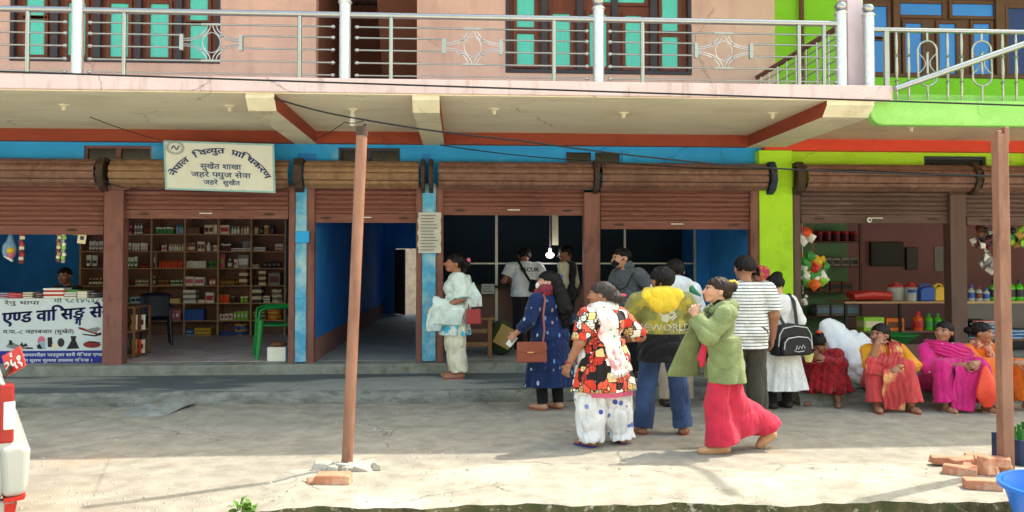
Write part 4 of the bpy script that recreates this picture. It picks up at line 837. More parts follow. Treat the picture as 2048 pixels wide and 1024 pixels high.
jerry(1836, 1865, 34, 'p_blue', 'p_blue', 'blue jerrycan next to the sweet jars on the grocery counter'); jerry(1865, 1888, 35, 'p_yellow', 'p_yellow', 'yellow jerrycan beside the brown column on the grocery counter')
gp('carton', 1718, 1760, 27, 'p_lime', C, 'yellow green carton on the lower counter board', 'box', z2, d=.25); gp('carton', 1763, 1799, 25, 'p_orange', 'p_brown', 'orange brown carton on the lower counter board', 'box', z2, d=.25)
gp('bottle', 1824, 1845, 41, 'drink_orange', 'p_red', 'large orange drink bottle on the lower counter board', 'bottle', z2-.02, yg2+.12)
for k in range(3): gp('bottle', 1848+18*k, 1864+18*k, 34, 'drink_green', 'p_green', 'large green drink bottle in the row below the grocery counter top', 'bottle', z2, grp='green bottles below the counter top')
for k in range(6): gp('bottle', 1978+17*k, 1996+17*k, 43, 'drink_green', 'p_dark', 'large green drink bottle in the row on the light-edged counter', 'bottle', z1, grp='green bottles on the light-edged counter')
for k in range(3): gp('bottle', 1935+15*k, 1949+15*k, 33-3*k, 'clear_plastic', 'p_blue' if k != 1 else 'p_brown', 'clear bottle with '+['a blue cap at the left end', 'a brown cap in the middle', 'a blue cap nearest the green bottles'][k]+' on the light-edged counter', 'bottle', z1, yg2+.1)
for k in range(4):
    put('cloth', 'p_lightblue', 'p_blue', ['lower pile of pale blue plastic packs left of the steel post', 'upper pile of pale blue plastic packs left of the steel post', 'pale blue packs right of the steel post', 'pile of blue packs at the right end'][k], 'pile', 'blue packs below the counter', (X((1962, 1966, 2020, 2062)[k], yg2+.1), yg2+.1, z2-.129+(.12 if k == 1 else 0)), .42, .22, .13 if k != 1 else .12)
put('cloth', 'p_red', 'p_white', 'thin red and white cloth on the upper pale blue packs', 'cloth', None, (X(1966, yg2+.1), yg2+.1, z2+.112), .36, .2, .04)
q = MB(); q.lathe([(.2, 0), (.22, .01), (.34, .12), (.36, .13), (.36, .14), (.33, .13), (.2, .015)], (0, 0, 0), 28); o = q.build('basin', 'green_plastic', None, smooth=True); o.location = (X(1785, 12.05), 12.05, Z(686, 12.05, 1790)); tag(o, 'wide green plastic basin below the grocery counter', 'basin')
q = MB(); q.box(o.location.x-.3, o.location.x+.3, 11.85, 12.25, ZF, o.location.z-.002); lone(q, 'crate', 'shelf_back', 'dark wooden crate carrying the green basin', 'crate', (o.location.x, 12.05, ZF))
# shelves, tv, calendar, hanging packets
GSH = thing('wall_shelf', 'dim metal shelf with goods on the left wall of the grocery shop', 'shelf', (xs1+.4, 14.6, ZF))
q = MB(); sx1 = X(1718, 14.6)
for z in (.7, 1.15, 1.6, 2.05, 2.5): q.box(xs1, sx1, 14.5, 15.0, z-.025, z)
for x in (xs1+.02, sx1-.02): q.box(x-.02, x+.02, 14.48, 14.52, ZF, 2.75)
q.build('shelf_frame', 'frame_brown', GSH)
q = MB(); q.box(xs1+.01, sx1-.02, 15.0, 15.03, ZF, 2.9); q.build('back_panel', pm('dim_green', (92, 140, 96)), GSH)
for k, (z, u0, u1, h, kd, m1, m2, n) in enumerate([(2.05, 1628, 1715, 20, 'jar', 'p_maroon', 'p_red', 5), (1.6, 1640, 1712, 16, 'carton', 'p_grey', 'p_dark', 4), (1.15, 1630, 1700, 18, 'carton', 'p_brown', 'p_dark', 3), (.7, 1625, 1712, 22, 'carton', 'p_grey', 'p_lightblue', 3)]):
    for i in range(n):
        wv = (u1-u0)/n; put(kd, m1, m2, ['maroon jar with red lid on the upper board of the dim grocery shelf', 'grey box on the middle board of the dim grocery shelf', 'brown box on the lower middle board of the dim grocery shelf', 'grey box on the bottom board of the dim grocery shelf'][k], 'jar' if kd == 'jar' else 'box', f'goods on the dim grocery shelf, board {k+1}', (X(u0+wv*(i+.5), 14.7), 14.7, z+.001), wv/FPX*14.9*.9, .25, h/FPX*14.9)
TV = thing('television', 'black flat television on the mauve wall of the grocery shop', 'television', (X(1775, 15.1), 15.1, 1.9)); a, b = at(1742, 532, 15.1), at(1808, 484, 15.1)
MB().box(a.x, b.x, 15.1, 15.16, a.z, b.z).build('casing', 'black', TV, bevel=.01); MB().box(a.x+.03, b.x-.03, 15.094, 15.0985, a.z+.03, b.z-.03).build('screen', 'black', TV)
q = MB(); a, b = at(1812, 540, 15.15), at(1834, 495, 15.15); q.box(a.x, b.x, 15.12, 15.19, a.z, b.z); lone(q, 'wall_box', 'p_dark', 'dark meter box on the mauve wall beside the television', 'box', (a.x, 15.15, a.z), bevel=.008)
notice('calendar', 1870, 1892, 494, 542, 15.18, 'dim grey calendar on the mauve shop wall near the brown column', lines=8, mtl='p_grey')['category'] = 'calendar'
def bunch(name, u, v, ru, rv, n, mats, label, y=11.9, s=.12, seed=1):
    r = random.Random(seed); q = MB(); c = at(u, v, y)
    for k in range(n):
        a = r.random()*6.283; d_ = r.random()**.5; x = c.x+ru/FPX*y*d_*math.cos(a); z = c.z+rv/FPX*y*d_*math.sin(a); yy = y+r.uniform(-.08, .08)
        M = Matrix.Translation((x, yy, z)) @ Matrix.Rotation(r.uniform(-.8, .8), 4, 'Z') @ Matrix.Rotation(r.uniform(-.9, .9), 4, 'Y')
        w_, h_ = s*r.uniform(.7, 1.1), s*r.uniform(.8, 1.3); mi = r.randrange(len(mats))
        vs = []
        for j in range(4):
            for i in range(4):
                xx, zz = i/3-.5, j/3-.5; b_ = .22*s*(1-4*xx*xx)*(1-4*zz*zz)*2; vs.append(M @ Vector((xx*w_, -b_, zz*h_)))
        q.add(vs, [(j*4+i, j*4+i+1, j*4+5+i, j*4+4+i) for j in range(3) for i in range(3)], mi)
    q.tube([(c.x, y, c.z+rv/FPX*y), (c.x, y, 2.3)], .004, 4, 0)
    return lone(q, name, mats, label, 'snack packets', (c.x, y, c.z), smooth=True, recalc=False)
bunch('snack_bunch', 1626, 540, 26, 30, 46, ['p_red', 'p_lime', 'p_yellow', 'p_orangered', 'p_white', 'p_green', 'p_orange'], 'big colourful bunch of snack packets hanging by the lime pillar', s=.15, seed=4)
bunch('snack_bunch', 1611, 472, 8, 16, 10, ['p_red', 'p_white', 'p_orangered'], 'red and white packets hanging above the colourful bunch by the lime pillar', s=.11, seed=2)
bunch('snack_bunch', 1606, 600, 5, 12, 7, ['p_white', 'p_grey'], 'small pale packets hanging below the colourful bunch', s=.06, seed=5)
bunch('snack_bunch', 1970, 478, 18, 26, 34, ['p_dark', 'p_brown', 'p_white', 'p_dark', 'p_maroon'], 'dark bunch of packets hanging left of the steel post', s=.09, seed=3)
bunch('snack_bunch', 1978, 526, 14, 16, 12, ['p_grey', 'p_grey', 'p_white'], 'grey packets hanging below the dark bunch left of the steel post', s=.12, seed=6)
bunch('snack_bunch', 2040, 473, 34, 14, 34, ['p_green', 'p_lime', 'p_gold', 'p_dark'], 'wide green bunch of packets hanging right of the steel post', s=.11, seed=8)
q = MB(); x = X(1738, YF, 440); z = Z(440, YF, 1738); q.ball((x, YF-.01, z), .04, 12, sy=.5); q.ball((x, YF-.03, z), .018, 8, 1, sy=.6); lone(q, 'shutter_lock', ['white', 'black'], 'round white lock on the bottom bar of the dusty shutter', 'lock', (x, YF, z), smooth=True)
# ================================================================ street things
mat('rust_pipe', (150, 108, 88), .6, var=.16, vs_=6, st=(2, 2, .5), col2=(116, 76, 60), s2=4, lo=.48, hi=.68, col3=(172, 134, 112), s3=3, lo3=.6, hi3=.75); mat('cable', (26, 28, 32), .6, var=0)
mat('brick', (200, 136, 106), .9, var=.16, vs_=9, bump=.5, bs=60, col2=(214, 176, 150), s2=7, lo=.52, hi=.66); mat('car_white', (176, 177, 172), .25, var=.02, spec=.6); mat('car_red', (196, 40, 30), .3, var=.05); mat('lamp_clear', (236, 232, 230), .12, var=.06, vs_=20); mat('lamp_red', (160, 30, 24), .12, var=.1, vs_=20); mat('rubber', (32, 30, 30), .85, var=.2); mat('glass_dark', (22, 26, 28), .08, var=0, spec=.7)
mat('tub_blue', (24, 104, 204), .4, var=.05); mat('crate_blue', (28, 42, 84), .5, var=.1); mat('leaf', (92, 138, 44), .6, var=.3, vs_=20)
# tilted round pole and its bricks
b, t_ = ong(694, 934, .05), None; yb2 = b.y; t_ = at(724, 262, yb2+.05)
PO = thing('steel_pole', 'tall rusty round pole leaning slightly right, standing in broken cement', 'pole', b); q = MB(); n = 10; q.tube([b+(t_-b)*k/n for k in range(-1, n+1)], .045, 16); q.build('pipe', 'rust_pipe', PO, smooth=True)
q = MB(); q.tube([b+(t_-b)*.985, b+(t_-b)*1.012], [.05, .048], 16); d = t_+Vector((.01, 0, .0)); q.tube([d, d+Vector((0, 0, .035)), d+Vector((.03, -.02, .06))], .009, 6); q.build('pole_cap', 'bracket', PO, smooth=True)
rr = random.Random(3); q = MB()
for k in range(34):
    a = rr.random()*6.28; rad = .03+.24*rr.random(); c = b+Vector((rad*math.cos(a)*1.0-.0, rad*math.sin(a)*.55, -.02)); sz = .025+.05*rr.random()*(1-1.5*abs(rad-.12)); pts = []
    for (x, y, z) in ((-1, -1, 0), (1, -1, 0), (1, 1, 0), (-1, 1, 0), (-.7, -.7, 1), (.7, -.8, .8), (.8, .7, 1), (-.8, .7, .7)): pts.append(c+Vector((x*sz*rr.uniform(.8, 1.5), y*sz*rr.uniform(.7, 1.1), z*(.035+.05*rr.random()))))
    q.add(pts, [(0, 1, 2, 3), (4, 5, 6, 7), (0, 1, 5, 4), (1, 2, 6, 5), (2, 3, 7, 6), (3, 0, 4, 7)])
tag(q.build('rubble', 'fresh_cement', bevel=.008), 'broken cement chunks around the foot of the leaning round pole', 'rubble', kind='stuff')
def brick(u, v, rz, label, rx=0, ry=0, z=.05, grp='loose bricks by the square post', half=1, dims=(.235, .11, .068)):
    c = ong(u, v, z); q = MB(); q.box(-dims[0]/2*half, dims[0]/2*half, -dims[1]/2, dims[1]/2, 0, dims[2]); r2 = random.Random(int(u*7+v)); q.v = [(x+r2.uniform(-.014, .014), y+r2.uniform(-.01, .01), zz+r2.uniform(-.008, .008)) for x, y, zz in q.v]
    o = q.build('brick', 'brick', None, bevel=.008, seg=2); o.location = c; o.rotation_euler = (rx, ry, rz); return tag(o, label, 'brick', grp)
brick(668, 967, R(-4), 'brown brick lying in front of the leaning round pole', grp=None, dims=(.25, .1, .075))
brick(628, 966, R(14), 'flat brick sliver left of the brick at the leaning round pole', grp=None, half=.5, dims=(.2, .1, .03))
for a in [(1893, 929, -15, 'leftmost loose brick of the heap by the square post'), (1918, 949, -38, 'loose brick below the leftmost one in the heap'), (1963, 978, -12, 'loose brick nearest the camera, half behind the blue tub'), (1962, 947, -40, 'loose brick in the middle of the heap'), (1990, 942, -30, 'loose brick lying against the square post'), (1948, 925, -8, 'small loose brick at the back of the heap', 0, 0, .05, 'loose bricks by the square post', .6), (1926, 932, 12, 'flat loose brick between the leftmost and the middle ones')]: brick(a[0], a[1], R(a[2]), a[3], *a[4:])
brick(1966, 929, R(20), 'half brick standing on end on top of the heap', 0, R(90), .18, half=.55); brick(1984, 930, R(-25), 'loose brick lying on the heap next to the half brick', R(8), 0, .11)
# square post on the right
b = ong(2012, 944, .05); t_ = at(1999, 268, b.y+.03); SP = thing('square_post', 'rusty square steel post with a notched top on the right', 'pole', b); q = MB(); dd = (t_-b); s_ = .045
vs = []
for k in range(2):
    c = b+dd*(k*1.0)+Vector((0, 0, -.03 if k == 0 else 0)); vs += [c+Vector((x*s_, y*s_, 0)) for x, y in ((-1, -1), (1, -1), (1, 1), (-1, 1))]
q.add(vs, [(0, 1, 2, 3), (4, 5, 6, 7), (0, 1, 5, 4), (1, 2, 6, 5), (2, 3, 7, 6), (3, 0, 4, 7)]); q.build('tube', 'rust_pipe', SP, bevel=.006)
q = MB(); q.box(t_.x-s_-.002, t_.x-.012, t_.y-s_-.004, t_.y+s_, t_.z-.09, t_.z+.02); q.box(t_.x+.012, t_.x+s_+.002, t_.y-s_-.004, t_.y+s_, t_.z-.09, t_.z+.05); q.build('notched_head', 'rust_pipe', SP, bevel=.004)
# tub, crate with bottles
c = ong(2095, 1010, .05); TBc = Vector((c.x-.09, 4.98, -.1)); q = MB(); r0, r1, h = .29, .41, .38
q.lathe([(r0, 0), (r1, h), (r1+.025, h), (r1+.025, h-.025), (r1+.012, h-.03), (r1-.012, h-.006), (r0-.02, .02), (.01, .02)], TBc, 36); lone(q, 'tub', 'tub_blue', 'large blue plastic tub at the right edge in front of the square post', 'tub', TBc, smooth=True)
cb = ong(2046, 934, .04); CR = thing('bottle_crate', 'dark blue plastic crate of empty bottles behind the square post', 'crate', (cb.x+.3, cb.y+.25, .03)); x0, y0 = cb.x-.0, cb.y+.03; x1, y1 = x0+.5, y0+.36
q = MB()
for (a, bb, c, d_) in ((x0, x1, y0, y0+.015), (x0, x1, y1-.015, y1), (x0, x0+.015, y0+.016, y1-.016), (x1-.015, x1, y0+.016, y1-.016)): q.box(a, bb, c, d_, .04, .1); q.box(a, bb, c, d_, .15, .24); q.box(a, a+.03 if bb-a > .1 else bb, c, d_, .101, .149); q.box(bb-.03 if bb-a > .1 else a, bb, c, d_, .101, .149) if bb-a > .1 else None
q.box(x0+.016, x1-.016, y0+.016, y1-.016, .035, .045)
for k in range(1, 5): q.box(x0+.016, x1-.016, y0+k*.09-.004, y0+k*.09+.004, .1, .2) if k < 4 else None; q.box(x0+k*.1-.004, x0+k*.1+.004, y0+.016, y1-.016, .1, .199)
q.build('crate_body', 'crate_blue', CR)
q = MB(); q.lathe([(.03, 0), (.033, .01), (.033, .15), (.014, .2), (.013, .26), (.016, .262), (.016, .275), (.008, .276)], n=12); proto_b = q.build('bottle', 'bottle_green', None, smooth=True, ang=50); pb = [False]
for j in range(4):
    for i in range(5):
        o = proto_b if not pb[0] else proto_b.copy()
        if pb[0]: COL.objects.link(o)
        pb[0] = True; o.location = (x0+.05+.1*i, y0+.045+.09*j, .047); o.scale = (1, 1, rr.uniform(.97, 1.03)); tag(o, 'empty green glass bottle standing in the dark blue crate', 'bottle', 'empty bottles in the crate')
# weed by the slab edge
wb = ong(512, 1012, .0); wb.y = yd+.0; wb = Vector((xs0+.06, edge(xs0)-.02, -.1)); q = MB(); r3 = random.Random(5)
for k in range(34):
    a = r3.random()*6.28; ln = .05+.07*r3.random(); c = wb+Vector((r3.uniform(-.05, .07), r3.uniform(-.06, .03), r3.uniform(0, .1))); d_ = Vector((math.cos(a)*.6, math.sin(a)*.5, .8)).normalized(); s_ = d_.cross(Vector((0, 0, 1))).normalized()*.018; m = c+d_*ln*.55+Vector((0, 0, .01)); e = c+d_*ln+Vector((math.cos(a)*.02, math.sin(a)*.02, -.02)); q.add([c, m-s_, e, m+s_], [(0, 1, 2, 3)])
q.v = [(x, y+.03, z+.05) for x, y, z in q.v]
tag(q.build('weed', 'leaf', recalc=False), 'small green weed growing at the corner of the mossy concrete slab', 'plant')
# rear of the white vehicle at the left edge
xr0 = at(33, 800, 5.2).x; CAR = thing('car', 'silver white car with red stripes, only its rear corner showing at the left edge', 'car', (xr0, 5.15, 0)); L_ = 3.9; yc0, yc1 = 5.15, 6.72
side = [(0, .36), (.015, .62), (-.0, .8), (-.035, .95), (-.08, 1.03), (-.42, 1.40), (-1.0, 1.50), (-1.9, 1.48), (-2.55, 1.02), (-3.55, .9), (-3.8, .7), (-3.83, .36), (-3.45, .26)]
ww = [(-2.9, .32), (-.78, .33)]; poly = [(xr0+a, z) for a, z in side]
low = []
for cx_, rad in ((xr0-.78-2.12, .36), (xr0-.78, .36)): low += [(cx_+rad*math.cos(math.pi*(1-k/8)), .26+rad*math.sin(math.pi*(1-k/8))*.98) for k in range(9)]
poly2 = poly+low+[(xr0-.05, .26)]
q = MB(); n = len(poly2)
def cy_(z): return .0 if z < .95 else (z-.95)*.42
vs = [(x, yc0+cy_(z), z) for x, z in poly2]+[(x, yc1-cy_(z), z) for x, z in poly2]; q.add(vs, [tuple(range(n)), tuple(range(n, 2*n))[::-1]]+[(i, i+n, (i+1) % n+n, (i+1) % n) for i in range(n)]); q.build('body', 'car_white', CAR, bevel=.035, seg=3)
q = MB(); q.box(xr0-.066, xr0+.012, yc0-.006, yc0+.1, .60, .95); q.build('tail_lamp', 'lamp_red', CAR, bevel=.012, seg=2).modifiers
q = MB(); q.box(xr0-.045, xr0+.017, yc0-.01, yc0+.085, .68, .85); q.build('reversing_lamp', 'lamp_clear', CAR, bevel=.01, seg=2)
q = MB(); q.prism([(xr0-.06, .58), (xr0+.06, .6), (xr0+.1, .55), (xr0+.09, .34), (xr0+.07, .28), (xr0-.04, .28)], 'y', yc0-.03, yc1+.03); q.build('rear_bumper', 'car_white', CAR, bevel=.035, seg=4)
q = MB(); q.prism([(xr0-.035, .255), (xr0+.068, .262), (xr0+.078, .285), (xr0-.035, .279)], 'y', yc0-.034, yc1+.034); q.box(xr0-3.3, xr0-.06, yc0-.006, yc0-.001, .3, .34) if False else None; q.prism([(xr0-.03, .24), (xr0+.035, .24), (xr0+.0, .05), (xr0-.03, .05)], 'y', yc0-.004, yc0+.06); q.build('red_stripe', 'car_red', CAR)
q = MB(); q.prism([(xr0-.15, .27), (xr0+.03, .25), (xr0-.02, .04), (xr0-.12, .04)], 'y', yc0+.0, yc0+.09); q.build('mud_flap', 'car_white', CAR, bevel=.01)
for cx_ in (xr0-.78-2.12, xr0-.78):
    for y0_, y1_ in ((yc0+.01, yc0+.2), (yc1-.2, yc1-.01)):
        q = MB(); q.lathe([(.17, 0), (.29, .0), (.32, .03), (.32, .16), (.29, .19), (.17, .19)], (cx_, y0_, .31), 24, M=Matrix.Rotation(-math.pi/2, 3, 'X')); wh = q.build('wheel', 'rubber', CAR, smooth=True); q = MB(); q.lathe([(.01, .02), (.12, .015), (.17, .03), (.17, .16), (.01, .16)], (cx_, y0_-.01, .31), 16, M=Matrix.Rotation(-math.pi/2, 3, 'X')); q.build('rim', 'steel', wh, smooth=True)
q = MB(); q.prism([(xr0-.14, 1.06), (xr0-.45, 1.37), (xr0-.95, 1.45), (xr0-1.85, 1.43), (xr0-2.4, 1.05)], 'y', yc0+.03, yc0+.036); gl = q.build('side_window', 'glass_dark', CAR)
gl.data.transform(Matrix.Translation(Vector((0, 0, 0)))); pc = at(28, 722, 5.3); q = MB(); M_ = Matrix.Translation(pc) @ Matrix.Rotation(R(-25), 4, 'Z') @ Matrix.Rotation(R(-24), 4, 'Y')
q.box(-.085, .085, -.006, .006, -.065, .065, 0, M_); pl_ = q.build('number_plate', 'car_red', CAR, bevel=.003)
q = MB(); lay(q, '२५१', lambda a, b_: M_ @ Vector((a, -.009, b_-.05)), .1, 0, .01, 'c', 1, .003); lay(q, 'ब', lambda a, b_: M_ @ Vector((a, -.009, b_+.025)), .045, 0, .01); q.build('plate_lettering', 'white', pl_, recalc=False)
q = MB(); q.tube([pc+Vector((-.02, .01, -.03)), Vector((xr0-.1, 5.25, .98))], .012, 6); q.build('plate_bracket', 'bracket', CAR)
CAR.rotation_euler.z = R(30)
for ch in CAR.children:
    if ch.name.startswith('number_plate') or ch.name.startswith('plate_bracket'):
        for o_ in [ch]+list(ch.children): o_.data.transform(Matrix.Rotation(R(-30), 4, 'Z'))
# lamp holders under the balcony and the lit-less bulb
for k, (u, v, wh) in enumerate([(128, 213, 'first from the left'), (460, 215, 'left of the first cream beam'), (705, 222, 'above the leaning round pole'), (988, 221, 'right of the middle cream beam'), (1247, 229, 'above the office shutters'), (1545, 230, 'left of the beam at the green house'), (1822, 256, 'under the green balcony')]):
    zz = ZS-.012 if k < 6 else 3.45; c = ong(u, v-4, zz); LH = thing('lamp_holder', 'white ceiling lamp holder '+wh, 'lamp holder', c, 'lamp holders under the balconies'); q = MB(); q.lathe([(.05, 0), (.05, -.015), (.025, -.03), (.022, -.07), (.015, -.075)][::-1], c, 14); q.build('socket', 'cream', LH, smooth=True)
    q = MB(); q.box(c.x-.07, c.x+.07, c.y-.012, c.y+.012, c.z-.008, c.z+.001); q.build('base_plate', 'cream', LH)
    if k == 2: q = MB(); q.lathe([(.02, -.07), (.032, -.08), (.034, -.19), (.02, -.205)][::-1], c, 12); q.build('bulb', 'white', LH, smooth=True)
# cables
def cable(pts, label, r=.008, sag=.0, n=14):
    P_ = []
    for a, b_ in zip(pts[:-1], pts[1:]):
        for k in range(n): t = k/n; P_.append(a+(b_-a)*t-Vector((0, 0, sag*4*t*(1-t))))
    P_.append(pts[-1]); q = MB(); q.tube(P_, r, 6); return lone(q, 'electric_cable', 'cable', label, 'cable', pts[0], smooth=True)
yk = YB-.35; a, b = at(0, 143, yk), at(2048, 211, yk); dv = b-a; cable([a-dv*.3, a, a+dv*.3, b, b+dv*.3], 'black cable running along the whole front of the balcony edge', .0105)
cable([at(548, 196, YB+.02), at(720, 238, YB-.25), at(1040, 281, YB-.3), at(1500, 334, YB-.35), at(2048, 352, YB-.4), at(2500, 360, YB-.4)], 'thin black cable sagging from the first cream beam across the shutters', .0095, .02)
cable([at(180, 234, 9.6), at(330, 282, 11.2)], 'thin wire from the ceiling down to the white sign board', .005, .02); cable([at(625, 280, 11.2), at(690, 244, YB+.3), at(730, 240, yb2+.3)], 'thin pale wire from the beam foot to the pole top', .005, .02)
cable([at(880, 290, 11.3), at(1190, 322, 11.2), at(1540, 338, 11.2)], 'thin wire running along the top of the office roll covers', .008, .03); cable([at(1541, 337, 11.15), at(1720, 341, 11.15), at(2048, 352, 11.15), at(2300, 356, 11.15)], 'thin grey wire across the green house roll covers', .008, .01); cable([at(200, 357, 11.2), at(240, 374, 11.15), at(300, 381, 11.2), at(330, 378, 11.25)], 'slack pale wire tied to the lower left corner of the sign board', .006, .01); cable([at(550, 382, 11.25), at(575, 374, 11.2), at(600, 362, 11.2)], 'short wire tied to the lower right corner of the sign board', .006, .01)
# the sign board
ysn = 11.2; a, b, c, d = at(327, 281, ysn-.03), at(548, 288, ysn-.03), at(551, 386, ysn+.02), at(331, 379, ysn+.02); mat('sign_white', (226, 232, 222), .5, var=.05, vs_=4, col2=(216, 226, 220), s2=2); mat('sign_rim', (150, 200, 206), .5); mat('sign_blue', (44, 74, 128), .6, var=.15, vs_=20); mat('emblem_grey', (150, 164, 170), .6)
SG = thing('sign_board', 'white painted metal sign board with blue lettering hung over the second shutter', 'sign', (a+c)/2); nrm_ = (b-a).cross(d-a).normalized(); nrm_ = nrm_ if nrm_.y < 0 else -nrm_
def sp(s, t, o=0): return (a*(1-s)+b*s)*(1-t)+(d*(1-s)+c*s)*t+nrm_*o
q = MB(); q.add([sp(0, 0, .008), sp(1, 0, .008), sp(1, 1, .008), sp(0, 1, .008), sp(0, 0, -.012), sp(1, 0, -.012), sp(1, 1, -.012), sp(0, 1, -.012)], [(0, 1, 2, 3), (4, 5, 6, 7), (0, 1, 5, 4), (1, 2, 6, 5), (2, 3, 7, 6), (3, 0, 4, 7)]); q.build('board', 'sign_white', SG)
q = MB(); m = .018
for s0, s1, t0, t1 in ((0, 1, 0, m*2), (0, 1, 1-m*2, 1), (0, m, m*2, 1-m*2), (1-m, 1, m*2, 1-m*2)): q.add([sp(s0, t0, .012), sp(s1, t0, .012), sp(s1, t1, .012), sp(s0, t1, .012)], [(0, 1, 2, 3)])
q.build('painted_rim', 'sign_rim', SG, recalc=False)
Wd, Hd = (b-a).length, (d-a).length
def line(txt, sc_, t, size, bold=.015, wpx=None):
    q = MB(); sx = 1
    if wpx: sx = wpx*Wd/(words(txt, bold)[2]*size)
    lay(q, txt, lambda x, y: sp(sc_+x/Wd, t-y/Hd, .014), size, 0, bold, 'c', sx); q.build('lettering', 'sign_blue', SG, recalc=False)
line('सुखे^त शाखा', .51, .545, .098, wpx=.37); line('जहरे फ~युज सेवा', .51, .715, .098, wpx=.54); line('जहरे  सुखे^त', .515, .865, .084, wpx=.33)
q = MB(); size = .19; cxs, cyt, rad = .5, 1.62, 1.48*Hd
def arc(x, y): g = x/rad*1.0; rr_ = rad+y; return sp(cxs+rr_*math.sin(g)/Wd*.93, (cyt*Hd-rr_*math.cos(g)*1.0)/Hd, .014)
rad = .98*Wd*.5
def arc(x, y):
    g = x/rad; e = rad+y; return sp(.505+.93*e*math.sin(g)/Wd, .155+(rad*.8-.8*e*math.cos(g))/Hd+.07, .014)
lay(q, 'नेपाल  िवद~युत  प/ािधकरण', arc, .135, 0, .012, 'c', 2.25*rad/(words('नेपाल  िवद~युत  प/ािधकरण', .012)[2]*.135), .0035); q.build('arched_lettering', 'sign_blue', SG, recalc=False)
q = MB()
def ring(r0, r1, n=28):
    vs = []
    for k in range(n): g = 2*math.pi*k/n; vs += [sp(.105+r0*math.cos(g)/Wd, .14+r0*math.sin(g)*.75/Hd, .014), sp(.105+r1*math.cos(g)/Wd, .14+r1*math.sin(g)*.75/Hd, .014)]
    q.add(vs, [(2*k, 2*k+1, 2*((k+1) % n)+1, 2*((k+1) % n)) for k in range(n)])
ring(.115, .122); ring(.085, .09)
for k in range(22): g = 2*math.pi*k/22; x, y = .102*math.cos(g), .102*math.sin(g)*.75; q.add([sp(.105+(x+i*.008)/Wd, .14+(y+j*.008)/Hd, .014) for i, j in ((-1, -1), (1, -1), (1, 1), (-1, 1))], [(0, 1, 2, 3)])
q.build('emblem', 'emblem_grey', SG, recalc=False); q = MB(); z_ = [(-.05, .02), (-.02, -.03), (0, .0), (.02, .03), (.055, -.03)]
for i in range(4): (x0_, y0_), (x1_, y1_) = z_[i], z_[i+1]; q.add([sp(.105+(x0_+o)/Wd, .14+y0_/Hd, .0145) for o in (-.009, .009)]+[sp(.105+(x1_+o)/Wd, .14+y1_/Hd, .0145) for o in (.009, -.009)], [(0, 1, 2, 3)])
q.build('emblem_stroke', 'sign_blue', SG, recalc=False)
